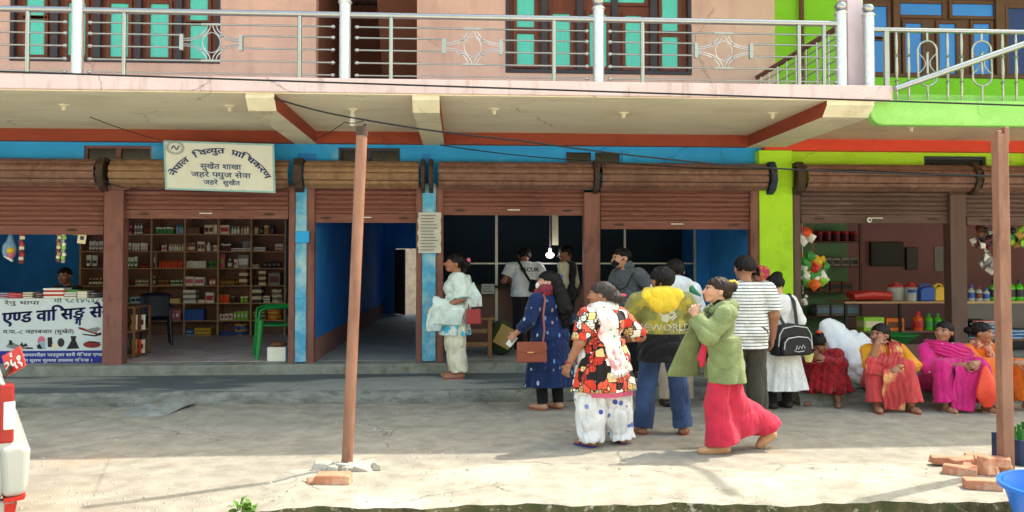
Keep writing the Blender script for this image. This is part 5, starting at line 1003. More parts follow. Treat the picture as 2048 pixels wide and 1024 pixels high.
# ================================================================ people
# a body is grown as ONE surface from smoothly joined limbs; clothes and hair are surfaces of their own over it
V = lambda *a: np.array(a, dtype=float)
def smin(a, b, k):
    h = np.clip(.5+.5*(b-a)/k, 0, 1); return b*(1-h)+a*h-k*h*(1-h)
class Grow:
    def __init__(s, lo, hi, h):
        s.h = h; s.ax = [np.arange(lo[i], hi[i]+h, h) for i in range(3)]; s.a = np.full([len(q) for q in s.ax], 9., dtype=np.float32)
    def sub(s, lo, hi):
        sl = []; g = []
        for i in range(3):
            a = max(0, int((lo[i]-s.ax[i][0])/s.h)); b = min(len(s.ax[i]), int((hi[i]-s.ax[i][0])/s.h)+2); sl.append(slice(a, max(a, b))); g.append(s.ax[i][sl[-1]])
        return tuple(sl), np.meshgrid(*g, indexing='ij', sparse=True)
    def put(s, pr, k=.02, e=0, cut=False):
        m = k+e+4*s.h; t = pr[0]
        if t == 'c':
            a, b = V(*pr[1]), V(*pr[2]); ra, rb = pr[3]+e, pr[4]+e; lo = np.minimum(a-ra, b-rb)-m; hi = np.maximum(a+ra, b+rb)+m
        elif t == 'e': c = V(*pr[1]); r = V(*pr[2])+e; q = max(r); lo = c-q-m; hi = c+q+m
        elif t == 'k':                       # elliptical skirt from z0 (top) to z1: centre and radii at both ends, folds
            (c0, r0), (c1, r1) = pr[1], pr[2]; c0, c1 = V(*c0), V(*c1); q = max(*r0, *r1)*1.2+e; lo = np.minimum(c0, c1)-V(q, q, 0)-m; hi = np.maximum(c0, c1)+V(q, q, 0)+m
        sl, (x, y, z) = s.sub(lo, hi)
        if s.a[sl].size == 0: return s
        if t == 'c':
            d = b-a; L = max(1e-9, d @ d); tt = np.clip(((x-a[0])*d[0]+(y-a[1])*d[1]+(z-a[2])*d[2])/L, 0, 1)
            D = np.sqrt((x-a[0]-tt*d[0])**2+(y-a[1]-tt*d[1])**2+(z-a[2]-tt*d[2])**2)-(ra+tt*(rb-ra))
            if len(pr) > 5: u_ = d/math.sqrt(L); D = np.maximum(D, (x-b[0])*u_[0]+(y-b[1])*u_[1]+(z-b[2])*u_[2])
        elif t == 'e':
            x, y, z = x-c[0], y-c[1], z-c[2]
            if len(pr) > 3 and pr[3] is not None:
                M = pr[3]; x, y, z = (M[0, i]*x+M[1, i]*y+M[2, i]*z for i in range(3))
            k0 = np.sqrt((x/r[0])**2+(y/r[1])**2+(z/r[2])**2)+1e-6; k1 = np.sqrt((x/r[0]**2)**2+(y/r[1]**2)**2+(z/r[2]**2)**2)+1e-6; D = k0*(k0-1)/k1
        else:
            z0, z1 = c0[2], c1[2]; tt = np.clip((z-z0)/(z1-z0), 0, 1); pw = pr[3].get('p', 1); tp = tt**pw
            cx = c0[0]+(c1[0]-c0[0])*tt; cy = c0[1]+(c1[1]-c0[1])*tt; rx = r0[0]+(r1[0]-r0[0])*tp+e; ry = r0[1]+(r1[1]-r0[1])*tp+e
            th = np.arctan2(y-cy, x-cx); n = pr[3].get('n', 9); am = pr[3].get('a', .05)
            f = 1+am*tt*(np.sin(n*th+2.2*np.sin(2*th)+pr[3].get('ph', 0)+3*tt)+.5*np.sin((n*2+1)*th+1+2*tt))
            D = (np.sqrt(((x-cx)/rx)**2+((y-cy)/ry)**2)/f-1)*np.minimum(rx, ry)*.9; D = np.maximum(D, np.maximum(z1-z, z-z0))
        o = s.a[sl]
        if cut: s.a[sl] = -smin(-o, np.broadcast_to(D, o.shape).astype(np.float32), k) if False else np.maximum(o, -np.broadcast_to(D, o.shape))
        else: s.a[sl] = smin(o, D, k)
        return s
    def clip(s, fn):
        x, y, z = np.meshgrid(*s.ax, indexing='ij', sparse=True); s.a = np.maximum(s.a, np.broadcast_to(fn(x, y, z), s.a.shape)).astype(np.float32); return s
    def ripple(s, fn):
        x, y, z = np.meshgrid(*s.ax, indexing='ij', sparse=True); s.a = (s.a+fn(x, y, z)).astype(np.float32); return s
    def surface(s):
        f = s.a; n = f.shape; ins = f < 0
        cnt = np.zeros((n[0]-1, n[1]-1, n[2]-1), np.int8)
        for dx in (0, 1):
            for dy in (0, 1):
                for dz in (0, 1): cnt += ins[dx:n[0]-1+dx, dy:n[1]-1+dy, dz:n[2]-1+dz]
        I, Jx, K = np.nonzero((cnt > 0) & (cnt < 8)); N = len(I); acc = np.zeros((N, 3)); num = np.zeros(N)
        cor = [(a, b, c) for a in (0, 1) for b in (0, 1) for c in (0, 1)]; val = {c: f[I+c[0], Jx+c[1], K+c[2]] for c in cor}
        for c in cor:
            for ax in range(3):
                if c[ax] == 0:
                    d = list(c); d[ax] = 1; d = tuple(d); v0, v1 = val[c], val[d]; m = (v0 < 0) != (v1 < 0); t = np.where(m, v0/np.where(m, v0-v1, 1), 0)
                    p = np.array(c, float)[None, :].repeat(N, 0); p[:, ax] += t; acc += p*m[:, None]; num += m
        P = acc/num[:, None]+np.stack([I, Jx, K], 1); P = P*s.h+np.array([q[0] for q in s.ax])
        idx = np.full(cnt.shape, -1, np.int64); idx[I, Jx, K] = np.arange(N); quads = []
        for ax in range(3):
            a, b = (ax+1) % 3, (ax+2) % 3; sl0 = [slice(None)]*3; sl1 = [slice(None)]*3; sl0[ax] = slice(0, -1); sl1[ax] = slice(1, None)
            e = ins[tuple(sl0)] != ins[tuple(sl1)]; g = np.stack(np.nonzero(e), 1); ok = (g[:, a] > 0) & (g[:, b] > 0) & (g[:, a] < n[a]-1) & (g[:, b] < n[b]-1); g = g[ok]
            fl = ins[tuple(sl0)][tuple(g.T)]
            def at_(da, db): q = g.copy(); q[:, a] -= da; q[:, b] -= db; return idx[q[:, 0], q[:, 1], q[:, 2]]
            q = np.stack([at_(1, 1), at_(0, 1), at_(0, 0), at_(1, 0)], 1); q[~fl] = q[~fl][:, ::-1]; quads.append(q)
        Q = np.concatenate(quads); return P, Q[(Q >= 0).all(1)]
def mesh_np(name, P, Q, mats, parent, tint=None):
    me = bpy.data.meshes.new(name); me.vertices.add(len(P)); me.vertices.foreach_set('co', P.astype(np.float32).ravel()); me.loops.add(len(Q)*4); me.loops.foreach_set('vertex_index', Q.astype(np.int32).ravel())
    me.polygons.add(len(Q)); me.polygons.foreach_set('loop_start', np.arange(len(Q), dtype=np.int32)*4); me.polygons.foreach_set('loop_total', np.full(len(Q), 4, np.int32))
    me.polygons.foreach_set('use_smooth', np.ones(len(Q), bool)); me.materials.append(MATS[mats] if isinstance(mats, str) else mats); me.update(); me.validate()
    if tint is not None:
        at_ = me.attributes.new('tint', 'FLOAT_COLOR', 'POINT'); at_.data.foreach_set('color', np.concatenate([tint, np.ones((len(P), 1))], 1).astype(np.float32).ravel())
    o = bpy.data.objects.new(name, me); COL.objects.link(o); o.parent = parent; return o
# ---- fabrics, skin, hair
def nodes_of(name):
    m = bpy.data.materials.new(name); m.use_nodes = True; MATS[name] = m; n = m.node_tree.nodes; l = m.node_tree.links; b = n['Principled BSDF']; tc = n.new('ShaderNodeTexCoord'); return m, n, l, b, tc
def skin_mat(name, c):
    m, n, l, b, tc = nodes_of(name); at_ = n.new('ShaderNodeAttribute'); at_.attribute_name = 'tint'; q = n.new('ShaderNodeMixRGB'); q.blend_type = 'MULTIPLY'; q.inputs[0].default_value = 1; q.inputs[1].default_value = (*lin(c), 1)
    l.new(at_.outputs[0], q.inputs[2]); l.new(q.outputs[0], b.inputs['Base Color']); b.inputs['Roughness'].default_value = .48; b.inputs['Subsurface Weight'].default_value = .12; b.inputs['Subsurface Radius'].default_value = (.012, .005, .003); b.inputs['Subsurface Scale'].default_value = .6
skin_mat('skin_b', (160, 110, 84)); skin_mat('skin_c', (196, 146, 120)); skin_mat('skin_d', (140, 94, 72))
def fabric(name, base, kind=None, rough=.85, **p):
    m, n, l, b, tc = nodes_of(name); mp = n.new('ShaderNodeMapping'); l.new(tc.outputs['Object'], mp.inputs[0]); vec = mp.outputs[0]; rz = p.get('rot', (0, 0, 0)); mp.inputs['Rotation'].default_value = rz; mp.inputs['Scale'].default_value = p.get('st', (1, 1, 1))
    def mix(f, a, c, ty='MIX'):
        q = n.new('ShaderNodeMixRGB'); q.blend_type = ty
        for i, x in ((0, f), (1, a), (2, c)):
            if isinstance(x, (int, float)): q.inputs[i].default_value = x
            elif isinstance(x, tuple): q.inputs[i].default_value = (*lin(x), 1)
            else: l.new(x, q.inputs[i])
        return q.outputs[0]
    def noise(s, d=4):
        t = n.new('ShaderNodeTexNoise'); t.inputs['Scale'].default_value = s; t.inputs['Detail'].default_value = d; l.new(vec, t.inputs['Vector']); return t
    def step(f, a, c):
        q = n.new('ShaderNodeMapRange'); q.inputs[1].default_value = a; q.inputs[2].default_value = c; l.new(f, q.inputs[0]); return q.outputs[0]
    def vor(s, feat='F1', met='EUCLIDEAN', rnd_=1.0):
        t = n.new('ShaderNodeTexVoronoi'); t.inputs['Scale'].default_value = s; t.feature = feat; t.inputs['Randomness'].default_value = rnd_
        if feat != 'DISTANCE_TO_EDGE': t.distance = met
        l.new(vec, t.inputs['Vector']); return t
    def ramp(f, cols):
        q = n.new('ShaderNodeValToRGB'); q.color_ramp.interpolation = 'CONSTANT'; e = q.color_ramp.elements
        while len(e) < len(cols): e.new(.5)
        for i, (t, c) in enumerate(cols): e[i].position = t; e[i].color = (*lin(c), 1)
        l.new(f, q.inputs[0]); return q.outputs[0]
    cur = mix(step(noise(7).outputs['Fac'], .3, .7), tuple(x*.9 for x in base), tuple(min(255, x*1.05) for x in base))
    if kind == 'dots':
        t = vor(p['s'], rnd_=p.get('rnd', .8)); mask = step(t.outputs['Distance'], p['r']+.02, p['r']-.02); hue = n.new('ShaderNodeSeparateColor'); l.new(t.outputs['Color'], hue.inputs[0])
        cur = mix(mask, cur, ramp(hue.outputs[0], [(i/len(p['c']), c) for i, c in enumerate(p['c'])]))
    elif kind == 'blocks':
        t = vor(p['s'], met='CHEBYCHEV', rnd_=.75); hue = n.new('ShaderNodeSeparateColor'); l.new(t.outputs['Color'], hue.inputs[0]); blk = ramp(hue.outputs[0], [(i/len(p['c']), c) for i, c in enumerate(p['c'])])
        t2 = vor(p['s'], feat='F2', met='CHEBYCHEV', rnd_=.75); df = n.new('ShaderNodeMath'); df.operation = 'SUBTRACT'; l.new(t2.outputs['Distance'], df.inputs[0]); l.new(t.outputs['Distance'], df.inputs[1])
        cur = mix(step(df.outputs[0], .07, .05), blk, (22, 20, 22))
        t3 = vor(p['s']*3.2, met='CHEBYCHEV', rnd_=.4); t4 = vor(p['s']*3.2, feat='F2', met='CHEBYCHEV', rnd_=.4); d2 = n.new('ShaderNodeMath'); d2.operation = 'SUBTRACT'; l.new(t4.outputs['Distance'], d2.inputs[0]); l.new(t3.outputs['Distance'], d2.inputs[1])
        g = n.new('ShaderNodeMath'); g.operation = 'MULTIPLY'; l.new(step(d2.outputs[0], .1, .07), g.inputs[0]); l.new(step(hue.outputs[1], .62, .66), g.inputs[1]); cur = mix(g.outputs[0], cur, (30, 28, 28))
    elif kind == 'stripes':
        sp = n.new('ShaderNodeSeparateXYZ'); l.new(vec, sp.inputs[0]); a = n.new('ShaderNodeMath'); a.operation = 'MULTIPLY'; a.inputs[1].default_value = p['f']; l.new(sp.outputs[2], a.inputs[0]); c = n.new('ShaderNodeMath'); c.operation = 'FRACT'; l.new(a.outputs[0], c.inputs[0])
        cur = mix(step(c.outputs[0], p['w']+.03, p['w']-.03), cur, p['c'][0])
    elif kind == 'blotch': cur = mix(step(noise(p['s'], 3).outputs['Fac'], p.get('lo', .5), p.get('hi', .58)), cur, p['c'][0])
    elif kind == 'split':                     # a coloured panel below a height
        sp = n.new('ShaderNodeSeparateXYZ'); l.new(tc.outputs['Object'], sp.inputs[0]); cur = mix(step(sp.outputs[2], p['z']+.003, p['z']-.003), cur, p['c'][0])
        if len(p['c']) > 1: cur = mix(step(noise(9, 3).outputs['Fac'], .5, .6), cur, mix(step(sp.outputs[2], p['z']+.003, p['z']-.003), p['c'][1], p['c'][0]))
    if p.get('spark'): t = vor(p['spark']); cur = mix(step(t.outputs['Distance'], .17, .12), cur, p.get('sc', (240, 240, 235)))
    l.new(cur, b.inputs['Base Color']); b.inputs['Roughness'].default_value = rough; b.inputs['Sheen Weight'].default_value = p.get('sheen', .15); b.inputs['Specular IOR Level'].default_value = .25
    m2 = n.new('ShaderNodeMapping'); m2.inputs['Scale'].default_value = p.get('cst', (1.3, 1.3, .42)); l.new(tc.outputs['Object'], m2.inputs[0]); t = noise(9, 3); l.new(m2.outputs[0], t.inputs['Vector']); t.inputs['Distortion'].default_value = 1.2; a_ = n.new('ShaderNodeMath'); a_.operation = 'SUBTRACT'; l.new(t.outputs['Fac'], a_.inputs[0]); a_.inputs[1].default_value = .5; c_ = n.new('ShaderNodeMath'); c_.operation = 'ABSOLUTE'; l.new(a_.outputs[0], c_.inputs[0]); d_ = n.new('ShaderNodeMath'); d_.operation = 'POWER'; l.new(c_.outputs[0], d_.inputs[0]); d_.inputs[1].default_value = .6   # creases
    bp = n.new('ShaderNodeBump'); bp.inputs['Strength'].default_value = p.get('crease', .6); bp.inputs['Distance'].default_value = .028; l.new(d_.outputs[0], bp.inputs['Height']); bp2 = n.new('ShaderNodeBump'); bp2.inputs['Strength'].default_value = .25; bp2.inputs['Distance'].default_value = .003; l.new(noise(160, 2).outputs['Fac'], bp2.inputs['Height']); l.new(bp.outputs[0], bp2.inputs['Normal']); l.new(bp2.outputs[0], b.inputs['Normal'])
    return m
def hairmat(name, c, rough=.42):
    m, n, l, b, tc = nodes_of(name); mp = n.new('ShaderNodeMapping'); mp.inputs['Scale'].default_value = (9, 9, 1.6); l.new(tc.outputs['Object'], mp.inputs[0]); t = n.new('ShaderNodeTexNoise'); t.inputs['Scale'].default_value = 9; t.inputs['Detail'].default_value = 6; l.new(mp.outputs[0], t.inputs['Vector'])
    q = n.new('ShaderNodeMixRGB'); l.new(t.outputs['Fac'], q.inputs[0]); q.inputs[1].default_value = (*lin(tuple(x*.6 for x in c)), 1); q.inputs[2].default_value = (*lin(tuple(x*1.5 for x in c)), 1); l.new(q.outputs[0], b.inputs['Base Color']); b.inputs['Roughness'].default_value = rough; b.inputs['Specular IOR Level'].default_value = .22
    bp = n.new('ShaderNodeBump'); bp.inputs['Strength'].default_value = .9; bp.inputs['Distance'].default_value = .01; l.new(t.outputs['Fac'], bp.inputs['Height']); l.new(bp.outputs[0], b.inputs['Normal'])
hairmat('hair_black', (15, 12, 12), .5); hairmat('hair_brown', (40, 28, 23), .5); hairmat('hair_grey', (48, 42, 40), .5)
# ---- the skeleton (1.6 m tall, facing -y, its left is +x)
BASE = dict(P=(0, 0, .88), N=(0, .015, 1.335), Hc=(0, -.015, 1.478), shL=(.155, .01, 1.272), elL=(.205, .035, 1.02), wrL=(.215, -.045, .80), haL=(.215, -.075, .70), hipL=(.085, 0, .86), knL=(.092, -.015, .47), anL=(.092, .025, .085), toL=(.108, -.135, .028))
for k in list(BASE):
    if k.endswith('L'): a = BASE[k]; BASE[k[:-1]+'R'] = (-a[0], a[1], a[2])
def nrm(v): return v/max(1e-9, np.linalg.norm(v))
def rotz(a): c, s = math.cos(a), math.sin(a); return np.array([[c, -s, 0], [s, c, 0], [0, 0, 1.]])
def rotx(a): c, s = math.cos(a), math.sin(a); return np.array([[1, 0, 0], [0, c, -s], [0, s, c]])
def roty(a): c, s = math.cos(a), math.sin(a); return np.array([[c, 0, s], [0, 1, 0], [-s, 0, c]])
class Figure:
    def __init__(s, label, loc, rot=0, H=1.6, W=1.12, girth=1.0, female=True, skin='skin_b', pose=None, head=(0, 0, 0), curl=.5, feet=True):
        s.J = {k: V(*v) for k, v in BASE.items()}
        for k, v in (pose or {}).items(): s.J[k] = V(*v)
        s.sc = H/1.6; s.W = W; s.R = rotz(R(rot)); s.g = girth; s.fem = female
        s.HM = rotz(R(head[0])) @ rotx(R(head[1])) @ roty(R(head[2]))   # turn to its left +, nod down +, tilt
        s.root = thing('person', label, 'person', loc); s.loc = np.array(loc); J = s.J; g = girth
        s.up = nrm(J['N']-J['P']); sx = nrm(J['shL']-J['shR']); s.fw = nrm(np.cross(sx, s.up)); sx = np.cross(s.up, s.fw)
        # columns: side, forward*-1, up
        s.TM = np.stack([sx, -s.fw, s.up], 1); s.pr = {}; t = []
        def T(x, y, u): return J['P']+s.TM @ V(x, y, 0)+s.up*u
        L = np.linalg.norm(J['N']-J['P'])/.455; s.T = T
        t += [('e', T(0, .005, 0), (.152*g, .112*g, .125), s.TM), ('e', T(0, 0, .15*L), (.122*g, .094*g, .15), s.TM), ('e', T(0, .005, .31*L), (.142*g, .1*g, .155), s.TM), ('c', J['shL']-.03*sx, J['shR']+.03*sx, .058, .058)]
        if female: t += [('e', T(.066, -.075*g, .285*L), (.06, .045, .06), s.TM), ('e', T(-.066, -.075*g, .285*L), (.06, .045, .06), s.TM)]
        t += [('e', T(.072, .06*g, -.03), (.085*g, .075*g, .09), s.TM), ('e', T(-.072, .06*g, -.03), (.085*g, .075*g, .09), s.TM)]
        s.pr['torso'] = t
        s.pr['neck'] = [('c', J['N']-s.up*.03, J['Hc']+s.HM @ V(0, .015, -.05), .052, .046)]
        for q in 'LR':
            s.pr['ua'+q] = [('c', J['sh'+q], J['el'+q], .05*g**.5, .041*g**.5)]; s.pr['la'+q] = [('c', J['el'+q], J['wr'+q], .041*g**.5, .026)]
            s.pr['ul'+q] = [('c', J['hip'+q], J['kn'+q], .09*g**.6, .056)]; s.pr['ll'+q] = [('c', J['kn'+q], J['an'+q], .054, .037), ('c', J['kn'+q]*.65+J['an'+q]*.35+V(0, .018, 0), J['kn'+q]*.45+J['an'+q]*.55+V(0, .015, 0), .046, .04)]
            d = nrm(J['to'+q]-J['an'+q]*V(1, 1, 0)-V(0, 0, .03)); s.pr['ft'+q] = [('c', J['an'+q]+V(0, .025, -.045), J['to'+q]*.6+(J['an'+q]-V(0, 0, .05))*.4, .036, .036), ('c', J['to'+q]*.6+(J['an'+q]-V(0, 0, .05))*.4, J['to'+q], .036, .026)]
        s.hands(curl); s.headprims()
        allp = sum(s.pr.values(), []); pts = np.array([p for q in allp for p in ((q[1], q[2]) if q[0] == 'c' else (q[1],))]); s.lo = pts.min(0)-.17; s.hi = pts.max(0)+.17
        s.body(skin)
    def hands(s, curl):
        J = s.J
        for q, sg in (('L', 1), ('R', -1)):
            w_, d = J['wr'+q], nrm(J['ha'+q]-J['wr'+q]); inn = s.T(0, -.05, .1)-w_; n_ = nrm(inn-d*(inn @ d)); sd_ = np.cross(d, n_)
            if (sd_ @ V(0, -1, 0)) > 0: sd_ = -sd_       # thumb side = -sd_ points forward
            p = [('e', w_+d*.048, (.037, .017, .052), np.stack([sd_, n_, d], 1))]
            for i, (ln, off) in enumerate(((.068, -.031), (.078, -.0105), (.072, .0105), (.056, .031))):
                a = w_+d*.082+sd_*off; c1 = curl*(.55+.1*i); d1 = d*math.cos(c1)+n_*math.sin(c1)+sd_*off*1.6; b = a+d1*ln*.55; c2 = curl*1.7; d2 = d*math.cos(c2)+n_*math.sin(c2); p += [('c', a, b, .0095, .0088), ('c', b, b+d2*ln*.5, .0088, .007)]
            a = w_+d*.03-sd_*.03; b = a+nrm(d*.65-sd_*.6+n_*.35)*.045; p += [('c', a, b, .012, .0105), ('c', b, b+nrm(d*.9-sd_*.15+n_*.4)*.032, .0105, .008)]
            s.pr['ha'+q] = p
    def hp(s, x, y, z): return s.J['Hc']+s.HM @ V(x, y, z)
    def headprims(s):
        M, h = s.HM, s.hp; f = 1 if s.fem else 1.04
        s.pr['head'] = [('e', h(0, .014, .022), (.074*f, .094*f, .088), M), ('e', h(0, -.028, -.03), (.058*f, .066, .082), M), ('c', h(-.02, -.068, -.092), h(.02, -.068, -.092), .022*f, .022*f), ('e', h(.034, -.066, -.03), (.026, .026, .026), M), ('e', h(-.034, -.066, -.03), (.026, .026, .026), M)]
        s.pr['face'] = [('c', h(0, -.09, .008), h(0, -.112, -.03), .008, .0135), ('e', h(.013, -.1, -.035), (.01, .011, .009), M), ('e', h(-.013, -.1, -.035), (.01, .011, .009), M), ('e', h(0, -.093, -.058), (.022, .0125, .0065), M), ('e', h(0, -.09, -.07), (.019, .0125, .0075), M), ('c', h(-.04, -.077, .026), h(.04, -.077, .026), .012, .012)]
        s.pr['ear'] = [('e', h(s_*.077*f, .012, -.016), (.011, .021, .032), M) for s_ in (1, -1)]
    def world(s, p):
        p = np.asarray(p, float) @ s.R.T*s.sc; p = p*V(s.W, 1, 1); return p
    def wp(s, *p): return Vector(s.world(V(*p))+s.loc)
    def body(s, skin):
        g = Grow(s.lo, s.hi, .0062)
        for k in ('torso', 'neck', 'uaL', 'uaR', 'laL', 'laR', 'ulL', 'ulR', 'llL', 'llR'): [g.put(p, .03) for p in s.pr[k]]
        for k in ('ftL', 'ftR'): [g.put(p, .02) for p in s.pr[k]]
        for k in ('haL', 'haR'): [g.put(p, .012 if p[0] == 'e' else .004) for p in s.pr[k]]
        [g.put(p, .03) for p in s.pr['head']]; [g.put(p, .008) for p in s.pr['face']+s.pr['ear']]
        for sg in (1, -1): g.put(('e', s.hp(sg*.034, -.094, .006), (.016, .012, .011), s.HM), .001, cut=True); g.put(('e', s.hp(sg*.033, -.078, .004), (.015, .012, .011), s.HM), .004)
        P, Q = g.surface(); q = (P-s.J['Hc']) @ s.HM; t = np.ones((len(P), 3)); x, y, z = np.abs(q[:, 0]), q[:, 1], q[:, 2]; near = (np.linalg.norm(q, axis=1) < .14) & (y < -.04)
        def tint(m, c): t[m & near] = c
        tint(((x-.033)/.019)**2+((z-.025)/.0055)**2 < 1, (.12, .1, .1)); tint(((x-.034)/.019)**2+((z-.005)/.0085)**2 < 1, (1.25, 1.4, 1.6)); tint(((x-.034)/.009)**2+((z-.005)/.008)**2 < 1, (.08, .07, .07)); tint((np.abs(z-.0135-.002*0) < .003) & (np.abs(x-.034) < .02), (.2, .17, .17))
        tint((x < .02) & (np.abs(z+.063) < .009) & (y < -.09), (.88, .64, .64)); tint((x < .024) & (np.abs(z+.063) < .002) & (y < -.085), (.4, .22, .22))
        ck = near & (((x-.045)/.03)**2+((z+.03)/.03)**2 < 1) & (y < -.05); t[ck & (t[:, 0] == 1)] = (1.06, .93, .92)
        s.body_o = mesh_np('body', s.world(P), Q, skin, s.root, t)
    def wear(s, name, mtl, prims, e=.014, k=.03, clip=None, fold=None, h=.0075, pad=.14):
        """prims: tag names or explicit shapes"""
        pl = []
        for p in prims: pl += s.pr[p] if isinstance(p, str) else [p]
        pts = []
        for q in pl:
            if q[0] == 'c': pts += [V(*q[1])-max(q[3:5]), V(*q[1])+max(q[3:5]), V(*q[2])-max(q[3:5]), V(*q[2])+max(q[3:5])]
            elif q[0] == 'e': pts += [V(*q[1])-max(q[2]), V(*q[1])+max(q[2])]
            else: m = max(*q[1][1], *q[2][1])*1.15; pts += [V(*q[1][0])-V(m, m, 0), V(*q[1][0])+V(m, m, 0), V(*q[2][0])-V(m, m, 0), V(*q[2][0])+V(m, m, 0)]
        pts = np.array(pts); g = Grow(pts.min(0)-e-.04, pts.max(0)+e+.04, h)
        for q in pl: g.put(q, k*.55, e*.8)
        if fold: g.ripple(fold)
        if clip: g.clip(clip)
        P, Q = g.surface(); return mesh_np(name, s.world(P), Q, mtl, s.root)
    def sleeve(s, q, t, r0=.062, r1=.055):
        J = s.J; a, b, c = J['sh'+q], J['el'+q], J['wr'+q]
        if t <= 1: return [('c', a, a+(b-a)*t, r0*.84, r1*.86, 1)]
        return [('c', a, b, r0*.84, (r0+r1)*.4), ('c', b, b+(c-b)*(t-1), (r0+r1)*.4, r1*.84, 1)]
    def trousers(s, r=(.1, .075, .064), low=.06):
        J = s.J; o = []
        for q in 'LR':
            a = J['kn'+q]; b = J['an'+q]; o += [('c', J['hip'+q], a, r[0]*.88, r[1]*.87), ('c', a, a+(b-a)*(1.06-low), r[1]*.87, r[2]*.95, 1)]
        return o+s.pr['torso'][:1]+s.pr['torso'][-2:]
    def hair(s, mtl='hair_black', e=.011, back=-.075, front=.056, extra=(), fold=.0025, name='hair', clipx=True):
        M, c = s.HM, s.J['Hc']; sl = (front-back)/.18; mid = (front+back)/2
        def cl(x, y, z):
            a, b, d = x-c[0], y-c[1], z-c[2]; lx = M[0, 0]*a+M[1, 0]*b+M[2, 0]*d; ly = M[0, 1]*a+M[1, 1]*b+M[2, 1]*d; lz = M[0, 2]*a+M[1, 2]*b+M[2, 2]*d
            keep = (mid-sl*ly-.02*np.cos(lx*20)*0)-lz; keep = keep+.006*np.sin(95*lx+60*ly)+.004*np.sin(210*lx+130*ly); s_ = keep*.8
            return np.where((ly > .012) & (lz < .03) & (lz > back-.01), np.minimum(s_, np.abs(lx)*0-.001), s_)
        f = (lambda x, y, z: fold*np.sin(130*x+40*z+4*np.sin(30*y))+fold*np.sin(170*y+25*z+3*np.sin(40*x))+.8*fold*np.sin(60*x-50*y+20*z)) if fold else None
        pl = [('e', s.hp(0, .014, .022), (.075, .096, .09), M)]; pts = np.array([s.J['Hc']-.16, s.J['Hc']+.16]+[V(*p[i])+d for p in extra for i in ((1, 2) if p[0] == 'c' else (1,)) for d in (-.1, .1)])
        g = Grow(pts.min(0), pts.max(0), .0062)
        for p in pl: g.put(p, .01, e)
        g.clip(cl)
        for p in extra: g.put(p, .02)
        if f: g.ripple(f)
        P, Q = g.surface(); return mesh_np(name, s.world(P), Q, mtl, s.root)
    def soles(s, mtl, strap=None, name='sandal', th=.018):
        for q in 'LR':
            a, t = s.J['an'+q], s.J['to'+q]; hl = a+V(0, .03, -.05); d = nrm(t-hl); up = nrm(V(0, 0, 1)-d*d[2]); b = t+d*.03; off = -up*.034
            o = s.wear(name, mtl, [('e', (hl+b)/2+off, (.046, np.linalg.norm(b-hl)/2+.03, .012), np.stack([np.cross(d, up), -d, up], 1))], 0, .01, h=.006)
            if strap: m = t*.62+hl*.38; sd_ = np.cross(d, up); s.wear('strap', strap, [('c', m+sd_*.04-up*.01, m+up*.034+d*.03, .009, .009), ('c', m-sd_*.04-up*.01, m+up*.034+d*.03, .009, .009), ('c', m+up*.034+d*.03, t+up*.012+d*.005, .008, .007)], 0, .006, h=.005).parent = s.root
    def shoes(s, mtl, name='shoe', e=.009, top=.07):
        for q in 'LR': az = s.J['an'+q][2]; s.wear(name, mtl, s.pr['ft'+q], e, .02, h=.007)
def wr(amp=.004, f=60, ph=0):
    def fn(x, y, z):
        u = .36*f*z+2.6*np.sin(7*x+ph+1.7*np.sin(6*z))+2.4*np.sin(9*y-5*z+ph)+6*x; v = .3*f*(z*.5+x)-2.5*np.sin(8*y+4*z+ph)+1.5*np.sin(11*z)
        return 2.1*amp*((.6-1.4*np.abs(np.sin(u))**.5)*(.55+.45*np.sin(6*x+9*z+5*y+ph))+.7*(.6-1.4*np.abs(np.sin(v))**.6)*(.5+.5*np.sin(7*z-5*x-4*y)))
    return fn
def vert(amp=.005, n=45): return lambda x, y, z: amp*(1.2-2.4*np.abs(np.sin(.5*n*x+3*np.sin(4*z)+.4*n*y+2*np.sin(9*z)))**.6)+amp*.5*np.sin(2.1*n*x-n*y+6*z)
# ---- fabrics of this crowd
fabric('mint_cloth', (222, 238, 236)); fabric('cyan_print', (226, 236, 232), 'blotch', s=11, c=[(64, 184, 214)], lo=.5, hi=.54, spark=30, sc=(120, 60, 70)); fabric('cream_cloth', (232, 226, 206), crease=.8, cst=(1.5, 1.5, .25))
fabric('white_tee', (226, 228, 236), cst=(1.2, 1.2, .8)); fabric('black_cloth', (24, 24, 28)); fabric('grey_shirt', (92, 98, 108)); fabric('cream_sleeve', (206, 200, 176)); fabric('dark_vest', (32, 32, 36))
fabric('navy_kurta', (22, 42, 88), 'dots', s=9, r=.19, rnd=.55, st=(1.5, 1.5, .8), c=[(176, 190, 206), (120, 150, 190), (150, 130, 140), (96, 150, 190)]); fabric('red_scarf', (150, 40, 48), 'blotch', s=30, c=[(60, 50, 70)])
fabric('block_print', (230, 224, 210), 'blocks', s=13, c=[(212, 60, 44), (236, 230, 214), (34, 30, 32), (214, 66, 46), (232, 196, 130), (240, 236, 226), (226, 92, 64), (238, 200, 140)])
fabric('white_scarf', (238, 232, 228), 'blotch', s=9, c=[(222, 150, 156)], lo=.58, hi=.66, spark=14, sc=(90, 150, 90)); fabric('flower_salwar', (232, 232, 236), 'dots', s=8, r=.2, rnd=.9, c=[(96, 120, 190), (130, 150, 204), (70, 92, 170)], crease=.9, cst=(1.5, 1.5, .3)); fabric('pink_cloth', (226, 110, 150))
fabric('yellow_jacket', (134, 134, 74), 'split', z=.985, c=[(30, 28, 32), (176, 160, 62)]); fabric('yellow_hood', (238, 204, 60)); fabric('jeans', (48, 66, 104), 'blotch', s=4, c=[(66, 92, 140)], lo=.45, hi=.7)
